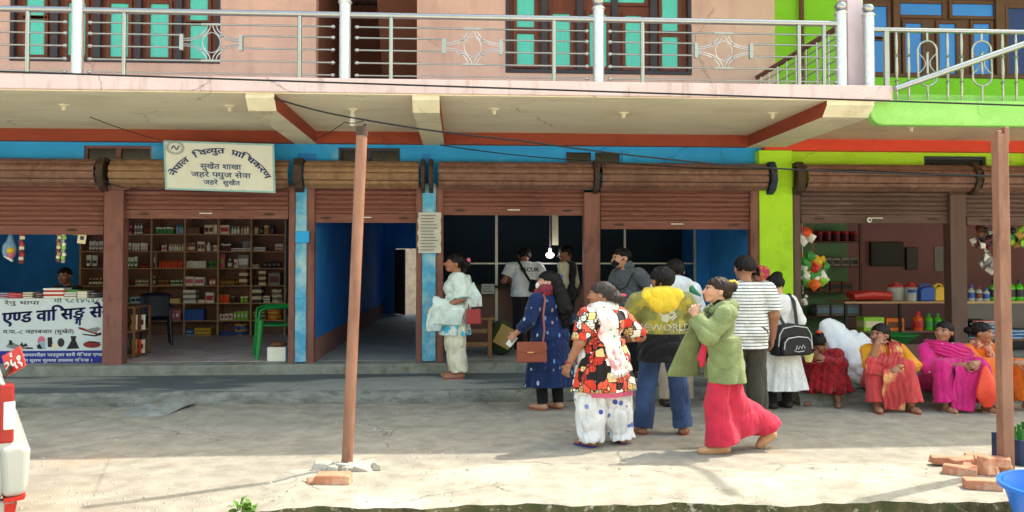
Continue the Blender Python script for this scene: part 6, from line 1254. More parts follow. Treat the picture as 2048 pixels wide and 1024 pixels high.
fabric('white_hoodie', (228, 232, 236)); fabric('green_stripe', (70, 140, 100)); fabric('beige_cloth', (176, 160, 140)); fabric('olive_jacket', (126, 138, 92), crease=.45, cst=(1.2, 1.2, 1)); fabric('crimson', (198, 44, 72), crease=.5, cst=(1.4, 1.4, .2)); fabric('stripe_tee', (236, 236, 232), 'stripes', f=30, w=.26, c=[(40, 42, 48)])
fabric('dark_olive', (74, 70, 60)); fabric('scarf_pink', (206, 60, 110), 'blotch', s=14, c=[(214, 130, 60)]); fabric('white_dress', (232, 232, 232), 'dots', s=48, r=.16, c=[(150, 152, 158), (176, 176, 180)]); fabric('red_shawl', (160, 26, 34), 'blotch', s=22, c=[(112, 16, 26)])
fabric('orange_kurta', (236, 158, 30)); fabric('tiedye', (196, 66, 66), 'blotch', s=5, c=[(226, 170, 110)], lo=.52, hi=.64); fabric('coral_cloth', (208, 72, 74)); fabric('magenta', (210, 40, 128), 'dots', s=7, r=.1, c=[(240, 200, 215), (236, 190, 210)]); fabric('magenta_plain', (206, 36, 120)); fabric('orange_cloth', (228, 112, 34)); fabric('peach_scarf', (206, 140, 110), 'blotch', s=20, c=[(150, 80, 70)])
mat('leather_brown', (150, 76, 56), .45, var=.1, bump=.1); mat('leather_red', (158, 44, 50), .4, var=.06); mat('shoe_beige', (196, 150, 112), .55, var=.05); mat('shoe_dark', (50, 40, 38), .6); mat('flip_pink', (206, 90, 120), .6); mat('flip_red', (170, 70, 56), .6); mat('flip_teal', (60, 130, 120), .6); mat('mask_white', (230, 234, 238), .7, var=.03)
mat('backpack_black', (24, 25, 30), .6, var=.1, bump=.2, bs=120); mat('piping', (206, 208, 212), .5); mat('gold_metal', (212, 176, 100), .3, metal=.8)
from mathutils.bvhtree import BVHTree
def decal(fig, cloth, name, mtl, shapes, z0, x0=0, back=True, lift=.004):
    """flat shapes [(x, z) metres in figure space, faces] laid on the back (or front) of a garment"""
    bv = BVHTree.FromPolygons([tuple(v.co) for v in cloth.data.vertices], [tuple(p.vertices) for p in cloth.data.polygons]); out = []
    vs, fs = shapes; d = Vector(fig.R @ V(0, -1 if back else 1, 0)); sd = 1 if back else -1
    for a, b in vs:
        o = Vector(fig.world(V((x0-a)*sd, .6*sd, z0+b))); d_ = d
        h = bv.ray_cast(o, d_); out.append((h[0]-d_*lift) if h[0] else o+d_*.45)
    q = MB(); q.add(out, fs); o = q.build(name, mtl, fig.root, recalc=False, local=True); return o
def ribbon(fig, name, mtl, pts, w, side=(1, 0, 0), pleats=4, amp=.008, over=None, dirn=(0, 1, 0), fringe=0, nt=28, ni=22, thick=.005, ph=0):
    """a thin pleated strip of cloth along a line of body points; laid on a garment when one is given"""
    P_ = [V(*p) for p in pts]; ws = w if isinstance(w, (list, tuple)) else [w]*len(P_); vs = []; sd = V(*side)
    bv = BVHTree.FromPolygons([tuple(v.co) for v in over.data.vertices], [tuple(p.vertices) for p in over.data.polygons]) if over else None
    dw = Vector(fig.world(V(*dirn))).normalized()
    def cr(k, t): a, b, c, d = (P_[min(max(k+j, 0), len(P_)-1)] for j in (-1, 0, 1, 2)); return .5*(2*b+(c-a)*t+(2*a-5*b+4*c-d)*t*t+(3*b-a-3*c+d)*t**3)
    for j in range(nt+1):
        u = j/nt*(len(P_)-1); k = min(int(u), len(P_)-2); t = u-k; c = cr(k, t); T_ = nrm(cr(k, min(1, t+.05))-cr(k, max(0, t-.05))); S_ = nrm(sd-T_*(sd @ T_)); N_ = np.cross(T_, S_); wd = ws[k]*(1-t)+ws[k+1]*t
        for i in range(ni+1):
            a = i/ni*2-1; wave = amp*(2*abs(((a*pleats*.5+.25*math.sin(3*u+ph)) % 1)-.5)*2-1)+.4*amp*math.sin(9*a+4*u+ph)
            p = c+S_*wd/2*(a+.05*math.sin(5*u+2*a)); q_ = Vector(fig.world(p)); off = wave+amp
            if bv:
                h = bv.ray_cast(q_+dw*.5, -dw); q_ = (h[0] if h[0] and (h[0]-q_).length < .3 else q_)+dw*(.007+off)
            else: q_ = q_+Vector(fig.world(N_)).normalized()*wave
            vs.append(q_)
    q = MB(); q.add(vs, [(j*(ni+1)+i, j*(ni+1)+i+1, (j+1)*(ni+1)+i+1, (j+1)*(ni+1)+i) for j in range(nt) for i in range(ni)])
    if fringe:
        for i in range(0, ni+1): e = vs[nt*(ni+1)+i]; q.add([e+Vector((-.005, 0, 0)), e+Vector((.005, 0, 0)), e+Vector((.004+.006*math.sin(i*3), -.004, -fringe)), e+Vector((-.004+.006*math.sin(i*3), -.004, -fringe))], [(0, 1, 2, 3)])
    o = q.build(name, mtl, fig.root, smooth=True, recalc=False, local=True, ang=60); o.modifiers.new('t', 'SOLIDIFY').thickness = thick; return o
def textshape(t, size, bold=.02): vs, fs, w_ = words(t, bold); return [((x-w_/2)*size, y*size) for x, y in vs], fs
def cut(z): return lambda x, y, zz: z-zz
def both(*f): return lambda x, y, z: np.maximum.reduce(np.broadcast_arrays(*[q(x, y, z) for q in f]))
# 1 woman in white on the pavement
p = ong(912, 756, ZP); F = Figure('woman in pale mint shawl and cream trousers standing on the pavement by the blue pillar', p, -82, 1.64, 1.15, 1.05, skin='skin_b', pose=dict(elL=(.22, .03, 1.02), wrL=(.16, -.2, .90), haL=(.13, -.29, .84), elR=(-.2, -.02, 1.03), wrR=(-.15, -.2, .88), haR=(-.12, -.28, .82)), head=(-6, -4, 0))
F.wear('trousers', 'cream_cloth', F.trousers((.12, .11, .085), .08), .008, .04, fold=vert(.007, 40))
F.wear('kurta', 'cyan_print', ['torso', ('k', ((0, .0, 1.0), (.15, .115)), ((0, -.02, .56), (.2, .165)), dict(n=7, a=.07))]+F.sleeve('R', 1.2)+F.sleeve('L', 1.0), .012, .04, fold=wr(.004))
F.wear('shawl', 'mint_cloth', ['torso']+F.sleeve('L', .95, .07, .085)+F.sleeve('R', .8, .07, .07)+[('e', (.1, .115, 1.08), (.1, .03, .22))], .022, .05, clip=both(lambda x, y, z: .93+.35*np.maximum(0, -x)-.5*np.maximum(0, y)-z, lambda x, y, z: z-1.36+.9*np.maximum(0, -y)*0), fold=wr(.006, 46))
ribbon(F, 'shawl_drape', 'mint_cloth', [(.09, -.1, .99), (.17, -.11, 1.0), (.235, -.12, .93), (.23, -.125, .82), (.2, -.13, .70)], [.3, .34, .36, .36, .3], (0, 1, -.35), 3, .006)
ribbon(F, 'shawl_tail', 'mint_cloth', [(.1, -.22, .93), (.17, -.25, .9), (.19, -.27, .78), (.17, -.27, .62)], [.1, .13, .16, .15], (0, 1, 0), 3, .007); ribbon(F, 'shawl_tail', 'mint_cloth', [(.15, .1, 1.2), (.19, .15, 1.05), (.19, .17, .92)], [.16, .2, .2], (.4, 1, 0), 3, .007)
F.hair('hair_black', back=-.06, extra=[('e', F.hp(0, .13, -.01), (.05, .045, .06)), ('e', F.hp(0, .12, -.08), (.035, .03, .07))])
F.wear('hair_clip', 'pink_cloth', [('e', F.hp(.0, .15, .04), (.03, .022, .035))], .004)
F.soles('flip_pink', 'flip_pink')
def handbag(label, c, wx, wy, hz, m, strap, flap=True, rz=0):
    B = thing('handbag', label, 'bag', c); q = MB(); n = 10
    q.prism([(c.x-wx/2, c.z), (c.x+wx/2, c.z), (c.x+wx*.46, c.z+hz), (c.x-wx*.46, c.z+hz)], 'y', c.y-wy/2, c.y+wy/2); q.build('bag_body', m, B, bevel=.012, seg=2)
    if flap: q = MB(); q.prism([(c.x-wx*.47, c.z+hz*1.01), (c.x-wx*.49, c.z+hz*.62), (c.x, c.z+hz*.42), (c.x+wx*.49, c.z+hz*.62), (c.x+wx*.47, c.z+hz*1.01)], 'y', c.y-wy/2-.006, c.y-wy/2-.001); q.build('flap', m, B); q = MB(); q.box(c.x-.05, c.x+.02, c.y-wy/2-.01, c.y-wy/2-.007, c.z+hz*.48, c.z+hz*.54); q.build('clasp', 'gold_metal', B)
    q = MB(); q.tube(strap, .012, 6, sq=.35); q.build('strap', m, B, smooth=True); return B
c = at(947, 648, F.loc[1]-.27); handbag('small red handbag hanging from the arm of the woman in the mint shawl', c, .2, .09, .19, 'leather_red', [c+Vector((-.07, .05, .18)), c+Vector((-.05, .12, .3)), c+Vector((0, .14, .33)), c+Vector((.05, .12, .3)), c+Vector((.07, .05, .18))], False)
# 2 man in the white tee at the office counter
F = Figure('man in white t-shirt and black trousers seen from behind at the dark office counter', (X(1050, 13.2), 13.15, ZF), 180, 1.68, 1.15, 1.05, False, 'skin_d', pose=dict(N=(0, -.08, 1.31), Hc=(.0, -.17, 1.43), shL=(.175, -.07, 1.25), shR=(-.175, -.07, 1.25), elL=(.28, -.05, 1.03), wrL=(.2, -.3, 1.04), haL=(.17, -.38, 1.03), elR=(-.27, -.08, 1.03), wrR=(-.2, -.3, 1.04), haR=(-.17, -.38, 1.03)), head=(0, 25, 0))
t = F.wear('t_shirt', 'white_tee', ['torso', ('k', ((0, -.03, 1.15), (.15, .115)), ((0, .0, .80), (.175, .135)), dict(n=6, a=.03))]+F.sleeve('L', .62, .075, .08)+F.sleeve('R', .62, .075, .08), .014, .04, clip=both(cut(.80), lambda x, y, z: z-1.36), fold=wr(.004)); F.wear('trousers', 'black_cloth', F.trousers(), .01, .04); F.hair(back=-.05); F.shoes('shoe_dark')
decal(F, t, 'lettering', 'ink_black', textshape('YSCUR', .085, .03), 1.18, -.05)
B = thing('sling_bag', 'black sling bag across the back of the man in the white t-shirt', 'bag', F.wp(-.08, .16, .9)); q = MB(); q.tube([F.wp(.1, -.02, 1.36), F.wp(.075, .07, 1.3), F.wp(.0, .135, 1.13), F.wp(-.08, .16, .99)], .022, 6, sq=.35); q.build('strap', 'black_cloth', B, smooth=True); q = MB(); cc = F.wp(-.13, .17, .86); q.cbox(cc, .26, .1, .2, ry=.2); q.build('bag_body', 'black_cloth', B, bevel=.03, seg=3)
# 3 man with cream sleeves deep in the office
F = Figure('dim man in dark vest with long cream sleeves standing right of the lit bulb', (X(1132, 13.2), 13.1, ZF), -120, 1.66, 1.12, 1.0, False, 'skin_d', pose=dict(elL=(.21, .05, 1.03), wrL=(.2, -.03, .80)), head=(20, 10, 0))
F.wear('vest', 'dark_vest', ['torso'], .02, .04, clip=cut(.8)); F.wear('sleeve', 'cream_sleeve', F.sleeve('L', 1.75, .075, .06), .012, fold=wr(.006, 50)); F.wear('sleeve', 'cream_sleeve', F.sleeve('R', 1.75, .075, .06), .012); F.wear('trousers', 'black_cloth', F.trousers(), .01, .04); F.hair(back=-.04); F.shoes('shoe_dark')
# 4 masked man in grey
F = Figure('man in grey shirt with a black face mask looking left beside the brown column', (X(1256, 10.9), 10.9, ZP), -62, 1.72, 1.15, 1.12, False, 'skin_c', pose=dict(N=(0, -.03, 1.33), Hc=(0, -.09, 1.475), shL=(.185, .0, 1.27), shR=(-.185, .0, 1.27), elL=(.31, .12, 1.06), wrL=(.22, -.05, .93), haL=(.16, -.1, .9), elR=(-.25, -.05, 1.03)), head=(-12, 8, 0))
F.wear('shirt', 'grey_shirt', ['torso', ('k', ((0, 0, 1.1), (.15, .12)), ((0, .0, .82), (.175, .14)), dict(n=6, a=.03))]+F.sleeve('L', .85, .075, .07)+F.sleeve('R', .85, .075, .07), .015, .04, clip=both(cut(.82), lambda x, y, z: z-1.395), fold=wr(.005)); F.wear('collar', 'grey_shirt', [('c', (-.03, -.02, 1.375), (.03, -.02, 1.375), .062, .062)], .006); F.wear('trousers', 'black_cloth', F.trousers(), .012, .04); F.hair(back=-.045, fold=.0019); F.shoes('shoe_dark')
F.wear('face_mask', 'black_cloth', [('e', F.hp(0, -.075, -.055), (.055, .045, .05), F.HM), ('c', F.hp(.06, -.03, -.03), F.hp(.078, .015, .0), .006, .004), ('c', F.hp(-.06, -.03, -.03), F.hp(-.078, .015, .0), .006, .004)], .004, .01, h=.006)
q = MB(); q.tube([F.wp(*a) for a in ((.17, -.02, 1.345), (.2, -.11, 1.25), (.16, -.15, 1.12), (.06, -.17, 1.08), (-.03, -.16, 1.13))], .009, 6); q.box(*[v for k in range(3) for v in (F.wp(.17, 0, 1.36)[k]-.03, F.wp(.17, 0, 1.36)[k]+.03)]) if False else None; q.build('cord', 'black_cloth', F.root, smooth=True)
# 5 woman in the navy kurta
p = ong(1098, 818); F = Figure('woman in navy printed kurta with long black ponytail and white face mask', p, -150, 1.58, 1.2, 1.12, skin='skin_c', pose=dict(elL=(.255, .03, 1.02), wrL=(.3, -.13, .87), haL=(.32, -.21, .80), elR=(-.24, -.02, 1.03), wrR=(-.2, -.2, .92), haR=(-.18, -.28, .9)), head=(52, 4, 0))
F.wear('leggings', 'black_cloth', F.trousers((.1, .065, .052), .03), .006, .03); kt = F.wear('kurta', 'navy_kurta', ['torso', ('k', ((0, .005, 1.02), (.15, .12)), ((0, .01, .27), (.245, .2)), dict(n=8, a=.05))]+F.sleeve('L', 1.6, .072, .058)+F.sleeve('R', 1.6, .072, .058), .014, .045, clip=both(cut(.27), lambda x, y, z: z-1.365), fold=wr(.004, 45))
F.wear('scarf', 'red_scarf', [('c', (-.06, .02, 1.365), (.06, .02, 1.365), .07, .07), ('c', (-.06, -.04, 1.35), (.06, -.04, 1.35), .06, .06)], .006, .03, fold=wr(.006, 80)); hb = [F.hp(0, .1, .03)]
F.hair(back=-.06, extra=[('c', F.hp(0, .085, .03), (-.03, .14, 1.37), .05, .06), ('c', (-.03, .14, 1.37), (-.07, .17, 1.16), .065, .075), ('c', (-.07, .17, 1.16), (-.08, .165, .98), .07, .035)], fold=.0019)
F.wear('hair_tie', 'banner_blue', [('e', F.hp(0, .125, .04), (.02, .016, .022))], .004, h=.006)
F.wear('face_mask', 'mask_white', [('e', F.hp(0, -.076, -.052), (.056, .046, .052), F.HM), ('c', F.hp(.055, -.03, -.03), F.hp(.078, .01, .0), .006, .004), ('c', F.hp(.055, -.03, -.07), F.hp(.075, .01, -.03), .005, .004)], .004, .01, h=.006); F.soles('flip_red', 'flip_red')
q = F.wp(.33, -.22, .78); lone(MB().cbox(Vector((q.x, q.y, q.z-.05)), .07, .012, .14, ry=.7), 'mobile_phone', 'white', 'white mobile phone in the hand of the woman in the navy kurta', 'phone', q, bevel=.004)
c = at(1063, 724, F.loc[1]-.33); handbag('brown leather shoulder bag with gold clasp at the side of the woman in navy', c, .34, .1, .22, 'leather_brown', [c+Vector((.13, .03, .21)), c+Vector((.15, .06, .34)), F.wp(.16, .135, 1.1), F.wp(.12, .11, 1.28), F.wp(.105, .02, 1.4), F.wp(.1, -.1, 1.33)])
# 6 woman in the patterned tunic
p = ong(1206, 889); F = Figure('woman in red, black and cream patterned tunic with a white scarf down her back', p, -152, 1.5, 1.2, 1.2, skin='skin_b', pose=dict(elL=(.265, .05, 1.02), wrL=(.3, -.06, .79), haL=(.3, -.11, .70), elR=(-.35, .05, 1.04), wrR=(-.2, -.17, .99), haR=(-.11, -.21, 1.0), anL=(.13, .02, .085), toL=(.17, -.13, .028), knL=(.12, 0, .47), anR=(-.15, .05, .085), toR=(-.2, -.1, .028), knR=(-.12, .0, .47)), head=(38, 2, 0))
F.wear('trousers', 'flower_salwar', F.trousers((.14, .14, .1), -.02)+[('e', (.125, .02, .32), (.11, .11, .2)), ('e', (-.13, .03, .32), (.11, .11, .2))], .006, .05, fold=vert(.009, 42)); F.wear('under_shirt', 'pink_cloth', [('k', ((0, .01, .9), (.19, .15)), ((-.02, .015, .485), (.235, .185)), dict(n=8, a=.05))], .0)
kt = F.wear('tunic', 'block_print', ['torso', ('k', ((0, .01, 1.02), (.165, .135)), ((0, .015, .54), (.265, .21)), dict(n=8, a=.06))]+F.sleeve('L', .95, .08, .075)+F.sleeve('R', .95, .08, .075), .015, .045, clip=both(cut(.54), lambda x, y, z: z-1.37), fold=wr(.005, 40))
F.wear('scarf', 'white_scarf', [('c', (-.07, .03, 1.345), (.07, .03, 1.345), .055, .055), ('c', (-.07, -.03, 1.33), (.07, -.03, 1.33), .05, .05)], .004, .03, fold=wr(.004, 60)); ribbon(F, 'scarf_end', 'white_scarf', [(.06, .0, 1.36), (.05, .1, 1.3), (.035, .15, 1.15), (.02, .15, 1.0), (.0, .17, .86), (-.02, .17, .74)], [.1, .16, .17, .16, .16, .17], (1, 0, 0), 5, .007, over=kt, fringe=.05)
F.hair('hair_grey', back=-.07, extra=[('e', F.hp(0, .135, -.045), (.06, .05, .05)), ('e', F.hp(.0, .1, .0), (.06, .03, .06))], fold=.0019); F.wear('hair_clip', 'crimson', [('e', F.hp(-.01, .175, -.02), (.035, .014, .014))], .004, h=.006)
F.soles('banner_blue', 'shoe_dark'); q = MB(); q.lathe([(.037, -.008), (.041, 0), (.037, .008)], F.wp(.295, -.055, .82), 14); q.build('bangle', 'leather_red', F.root, smooth=True)
# 7 boy in the yellow and black hoodie
p = ong(1326, 868); F = Figure('boy in yellow hoodie with black lower half, lettering on the back, blue jeans', p, 176, 1.63, 1.17, 1.05, False, 'skin_b', pose=dict(elL=(.3, -.02, 1.04), wrL=(.2, -.22, .97), haL=(.13, -.27, .95), elR=(-.29, .0, 1.04), wrR=(-.2, -.22, .97), haR=(-.13, -.27, .95), shL=(.175, .01, 1.27), shR=(-.175, .01, 1.27), anL=(.17, .02, .085), knL=(.13, 0, .47), toL=(.2, -.12, .028), anR=(-.16, .02, .085), knR=(-.13, 0, .47), toR=(-.19, -.12, .028)), head=(22, 6, 0))
F.wear('trousers', 'jeans', F.trousers((.105, .082, .075), .04), .006, .04, fold=wr(.005, 45)); kt = F.wear('hoodie', 'yellow_jacket', ['torso', ('k', ((0, 0, 1.15), (.165, .13)), ((0, .0, .70), (.18, .145)), dict(n=5, a=.02))]+F.sleeve('L', 1.9, .09, .06)+F.sleeve('R', 1.9, .09, .06), .022, .04, clip=both(cut(.70), lambda x, y, z: z-1.38), fold=wr(.006, 38))
F.wear('hood', 'yellow_hood', [('e', (0, .075, 1.325), (.165, .08, .085)), ('e', (0, .11, 1.25), (.11, .05, .09)), ('c', (-.12, -.02, 1.34), (.12, -.02, 1.34), .05, .05)], .008, .05, fold=wr(.006, 50)); F.hair(back=-.055, e=.018, fold=.004); F.soles('flip_red', 'flip_red')
decal(F, kt, 'lettering', pm('print_cream', (200, 196, 176)), textshape('NEWORLD', .092, .004), 1.0, .0)
hand = [[(.0, -.01), (.05, -.035), (.07, .0), (.055, .045), (.01, .04)]]+[[(.045+.014*k, .03-.012*k), (.06+.013*k, .022-.012*k), (.11+.008*k, .085-.02*k), (.1+.008*k, .095-.02*k)] for k in range(4)]+[[(0, .03), (.015, .04), (-.01, .075), (-.02, .068)]]
vs = []; fs = []
for P_ in hand: fs.append(tuple(range(len(vs), len(vs)+len(P_)))); vs += [(a-.03, b) for a, b in P_]
decal(F, kt, 'hand_print', 'print_cream', (vs, fs), 1.11, .0)
# 8 man in the white hoodie behind him
p = ong(1352, 812); F = Figure('man in white hoodie with green shoulder stripe standing behind the boy in yellow', p, 178, 1.71, 1.15, 1.05, False, 'skin_b', head=(0, 12, 0)); F.wear('trousers', 'beige_cloth', F.trousers(), .012, .04)
F.wear('hoodie', 'white_hoodie', ['torso', ('k', ((0, 0, 1.15), (.16, .13)), ((0, .0, .76), (.175, .14)), dict(n=5, a=.02))]+F.sleeve('L', 1.9, .085, .06)+F.sleeve('R', 1.9, .085, .06), .02, .04, clip=both(cut(.76), lambda x, y, z: z-1.38), fold=wr(.006, 40)); F.wear('hood', 'white_hoodie', [('e', (0, .07, 1.335), (.15, .075, .08)), ('e', (0, .1, 1.26), (.1, .05, .08))], .006, .05, fold=wr(.006, 60))
for s_ in (1, -1): F.wear('shoulder_stripe', 'green_stripe', [('c', (s_*.12, .085, 1.29), (s_*.2, .06, 1.2), .03, .03)], .012, h=.007)
F.hair(back=-.05, e=.014, fold=.0025); F.shoes('shoe_dark')
# 9 woman walking in the green jacket
p = ong(1440, 903); F = Figure('woman in light green jacket and crimson wide trousers walking left with hand at her mouth', p, -88, 1.55, 1.14, .96, skin='skin_c', pose=dict(elL=(.215, -.15, 1.07), wrL=(.1, -.23, 1.25), haL=(.05, -.215, 1.35), elR=(-.2, .0, 1.03), wrR=(-.19, -.12, .82), haR=(-.18, -.17, .75), knL=(.07, -.05, .46), anL=(.07, .0, .085), toL=(.08, -.18, .028), knR=(-.08, .13, .46), anR=(-.09, .44, .17), toR=(-.09, .36, .03)), head=(-4, -3, 0), curl=.9)
F.wear('trousers', 'crimson', F.trousers((.098, .1, .14), .07)+[('e', (0, .08, .5), (.085, .12, .22)), ('c', (0, .08, .5), (0, .1, .12), .09, .1, 1), ('c', (0, .1, .5), (-.02, .2, .16), .09, .1, 1), ('c', (-.03, .12, .48), (-.05, .3, .2), .085, .1, 1)], .004, .06, fold=vert(.005, 30), clip=lambda x, y, z: .055+.34*np.maximum(0, y-.1)-z); F.wear('top', 'black_cloth', ['torso', 'neck'], .009, .03, clip=lambda x, y, z: z-1.39+.25*y)
kt = F.wear('jacket', 'olive_jacket', ['torso', ('k', ((0, .02, 1.05), (.165, .125)), ((0, .035, .645), (.205, .152)), dict(n=5, a=.03))]+F.sleeve('L', 1.88, .078, .06)+F.sleeve('R', 1.8, .075, .06), .019, .04, clip=both(cut(.645), lambda x, y, z: z-1.385, lambda x, y, z: np.where((np.abs(x+.03) < .085+.05*(1.3-z)) & (np.abs(z-.95) < .5), np.maximum(-.06-y, -.004)*0+np.where(y < -.07, .01, -.01), -.01)), fold=wr(.006, 38))
F.wear('collar', 'olive_jacket', [('e', (0, .08, 1.33), (.13, .06, .06)), ('c', (.09, .02, 1.345), (.075, -.075, 1.29), .035, .025), ('c', (-.09, .02, 1.345), (-.075, -.075, 1.29), .035, .025)], .006, .04, fold=wr(.005, 60))
q = MB(); n = 8; vs = []
for j in range(n+1):
    for i in range(n+1):
        a, b = i/n, j/n; pt = V(-.09+.05*a+.015*math.sin(5*b+3*a), -.11-.30*a*(.25+.75*b)-.02, 1.18-.50*b-.02*a+.03*a*a); vs.append(F.wp(*pt))
q.add(vs, [(j*(n+1)+i, j*(n+1)+i+1, (j+1)*(n+1)+i+1, (j+1)*(n+1)+i) for j in range(n) for i in range(n)]); o = q.build('jacket_front', 'olive_jacket', F.root, smooth=True, recalc=False); o.modifiers.new('t', 'SOLIDIFY').thickness = .012
F.hair('hair_brown', back=-.06, front=.06, extra=[('e', F.hp(0, .115, .035), (.055, .05, .055)), ('e', F.hp(0, .08, -.03), (.06, .04, .05))], fold=.0019); F.shoes('shoe_beige')
F.wear('hair_clip', 'p_yellow', [('e', F.hp(.03, .1, .085), (.016, .016, .012)), ('e', F.hp(.02, .13, .09), (.012, .012, .01)), ('e', F.hp(.0, .155, .075), (.014, .014, .012))], .003, h=.006); F.wear('waist_tie', 'crimson', [('c', (.06, -.135, .98), (.05, -.16, .8), .018, .02), ('c', (.02, -.135, .98), (.03, -.17, .85), .015, .02)], .004, h=.007)
# 10 man in the striped tee
p = ong(1492, 842); F = Figure('tall man in black and white striped t-shirt and dark olive trousers, seen from behind', p, 174, 1.75, 1.17, 1.05, False, 'skin_b', pose=dict(shL=(.175, .01, 1.272), shR=(-.175, .01, 1.272), elL=(.225, .02, 1.02), elR=(-.235, .02, 1.02), wrR=(-.235, -.05, .80), haR=(-.235, -.08, .7)), head=(10, 0, 0))
F.wear('trousers', 'dark_olive', F.trousers((.105, .084, .074), .06), .006, .04, fold=wr(.006, 40)); F.wear('t_shirt', 'stripe_tee', ['torso', ('k', ((0, 0, 1.15), (.155, .125)), ((0, .0, .70), (.17, .14)), dict(n=5, a=.02))]+F.sleeve('L', .8, .08, .078)+F.sleeve('R', .8, .08, .078), .016, .04, clip=both(cut(.70), lambda x, y, z: z-1.38), fold=wr(.004, 36)); F.hair(back=-.02, e=.014, fold=.0019); F.shoes('shoe_dark')
# 11 woman with the headscarf
F = Figure('woman with pink and orange headscarf, head bowed, in front of the lime pillar', (X(1521, 10.5), 10.5, ZP), -85, 1.46, 1.12, 1.05, skin='skin_d', head=(0, 25, 0)); F.wear('kurta', 'scarf_pink', ['torso', ('k', ((0, 0, 1.0), (.15, .12)), ((0, 0, .4), (.22, .18)), dict())]+F.sleeve('L', 1.5)+F.sleeve('R', 1.5), .014, .04); F.wear('trousers', 'scarf_pink', F.trousers(), .01, .04); F.hair(back=-.06)
F.wear('headscarf', 'scarf_pink', [('e', F.hp(0, .04, .03), (.085, .095, .095), F.HM), ('e', (0, .05, 1.36), (.13, .1, .09))], .014, .04, clip=lambda x, y, z: F.J['Hc'][1]-.03-y+.0*z, fold=wr(.006, 60)); F.shoes('shoe_dark')
# 12 woman in the white dress
p = ong(1557, 816); F = Figure('woman in white speckled dress with a black backpack, head bowed', p, -163, 1.55, 1.15, 1.05, skin='skin_c', pose=dict(Hc=(0, -.05, 1.46), elL=(.24, -.0, 1.03), wrL=(.15, -.22, .95), haL=(.08, -.27, .95), elR=(-.25, -.0, 1.03), wrR=(-.2, -.2, .95), haR=(-.12, -.26, .95)), head=(22, 26, 0)); F.wear('leggings', 'black_cloth', F.trousers((.1, .065, .05), .02), .006, .03)
kt = F.wear('dress', 'white_dress', ['torso', ('k', ((0, .01, .98), (.155, .125)), ((0, .015, .23), (.29, .235)), dict(n=11, a=.05))]+F.sleeve('L', 1.4, .07, .085)+F.sleeve('R', 1.5, .07, .1), .014, .045, clip=both(cut(.23), lambda x, y, z: z-1.36), fold=wr(.003, 45)); F.hair(back=-.05, extra=[('e', F.hp(0, .085, .09), (.055, .055, .042))], fold=.0019); F.shoes('shoe_dark')
BP = thing('backpack', 'black backpack with pale piping worn low by the woman in the white dress', 'bag', F.wp(-.02, .2, .7)); M_ = Matrix.Translation(F.wp(.02, .24, .65)) @ Matrix.Rotation(R(-163), 4, 'Z')
q = MB(); prof = [(-.2, 0), (.2, 0), (.215, .12), (.2, .26), (.15, .335), (0, .36), (-.15, .335), (-.2, .26), (-.215, .12)]
def bpk(pf, y0, y1): return [M_ @ Vector((a*F.W, y0, b)) for a, b in pf]+[M_ @ Vector((a*F.W, y1, b)) for a, b in pf]
n = len(prof); fz = [tuple(range(n))[::-1], tuple(range(n, 2*n))]+[(i, (i+1) % n, (i+1) % n+n, i+n) for i in range(n)]
q.add(bpk(prof, -.08, .08), fz); q.build('main_pocket', 'backpack_black', BP, bevel=.03, seg=3)
q = MB(); pf2 = [(a*.86, b*.6+.01) for a, b in prof]; q.add(bpk(pf2, .075, .125), fz); q.build('front_pocket', 'backpack_black', BP, bevel=.025, seg=3)
q = MB(); q.tube([M_ @ Vector((a*.93*F.W, .084, b*.93)) for a, b in prof[2:]+[]], .006, 6); q.tube([M_ @ Vector((a*.9*F.W, .13, b*.97)) for a, b in pf2[2:]], .006, 6); q.build('piping', 'piping', BP, smooth=True)
q = MB(); q.tube([M_ @ Vector((a*F.W, .131, b)) for a, b in ((.03, .075), (.015, .12), (0, .08), (-.02, .115), (-.04, .085), (-.055, .125), (-.08, .09))], .005, 5); q.tube([M_ @ Vector((a*F.W, .131, b)) for a, b in ((.05, .065), (0, .05), (-.07, .06))], .004, 5); q.build('logo', 'piping', BP)
for s_ in (1, -1): q = MB(); q.tube([F.wp(s_*.125, -.1, 1.16), F.wp(s_*.13, -.06, 1.3), F.wp(s_*.125, .03, 1.352), F.wp(s_*.12, .11, 1.27), F.wp(s_*.1-.01, .155, 1.1), F.wp(s_*.07-.02, .2, .97)], .026, 6, sq=.3); q.build('shoulder_strap', 'backpack_black', BP, smooth=True)
for s_ in (1, -1): q = MB(); q.tube([M_ @ Vector((s_*.2*F.W, -.06, .05)), M_ @ Vector((s_*.26*F.W, -.1, .12)), F.wp(s_*.19, .02, .98)], .022, 6, sq=.3); q.build('side_strap', 'backpack_black', BP, smooth=True)
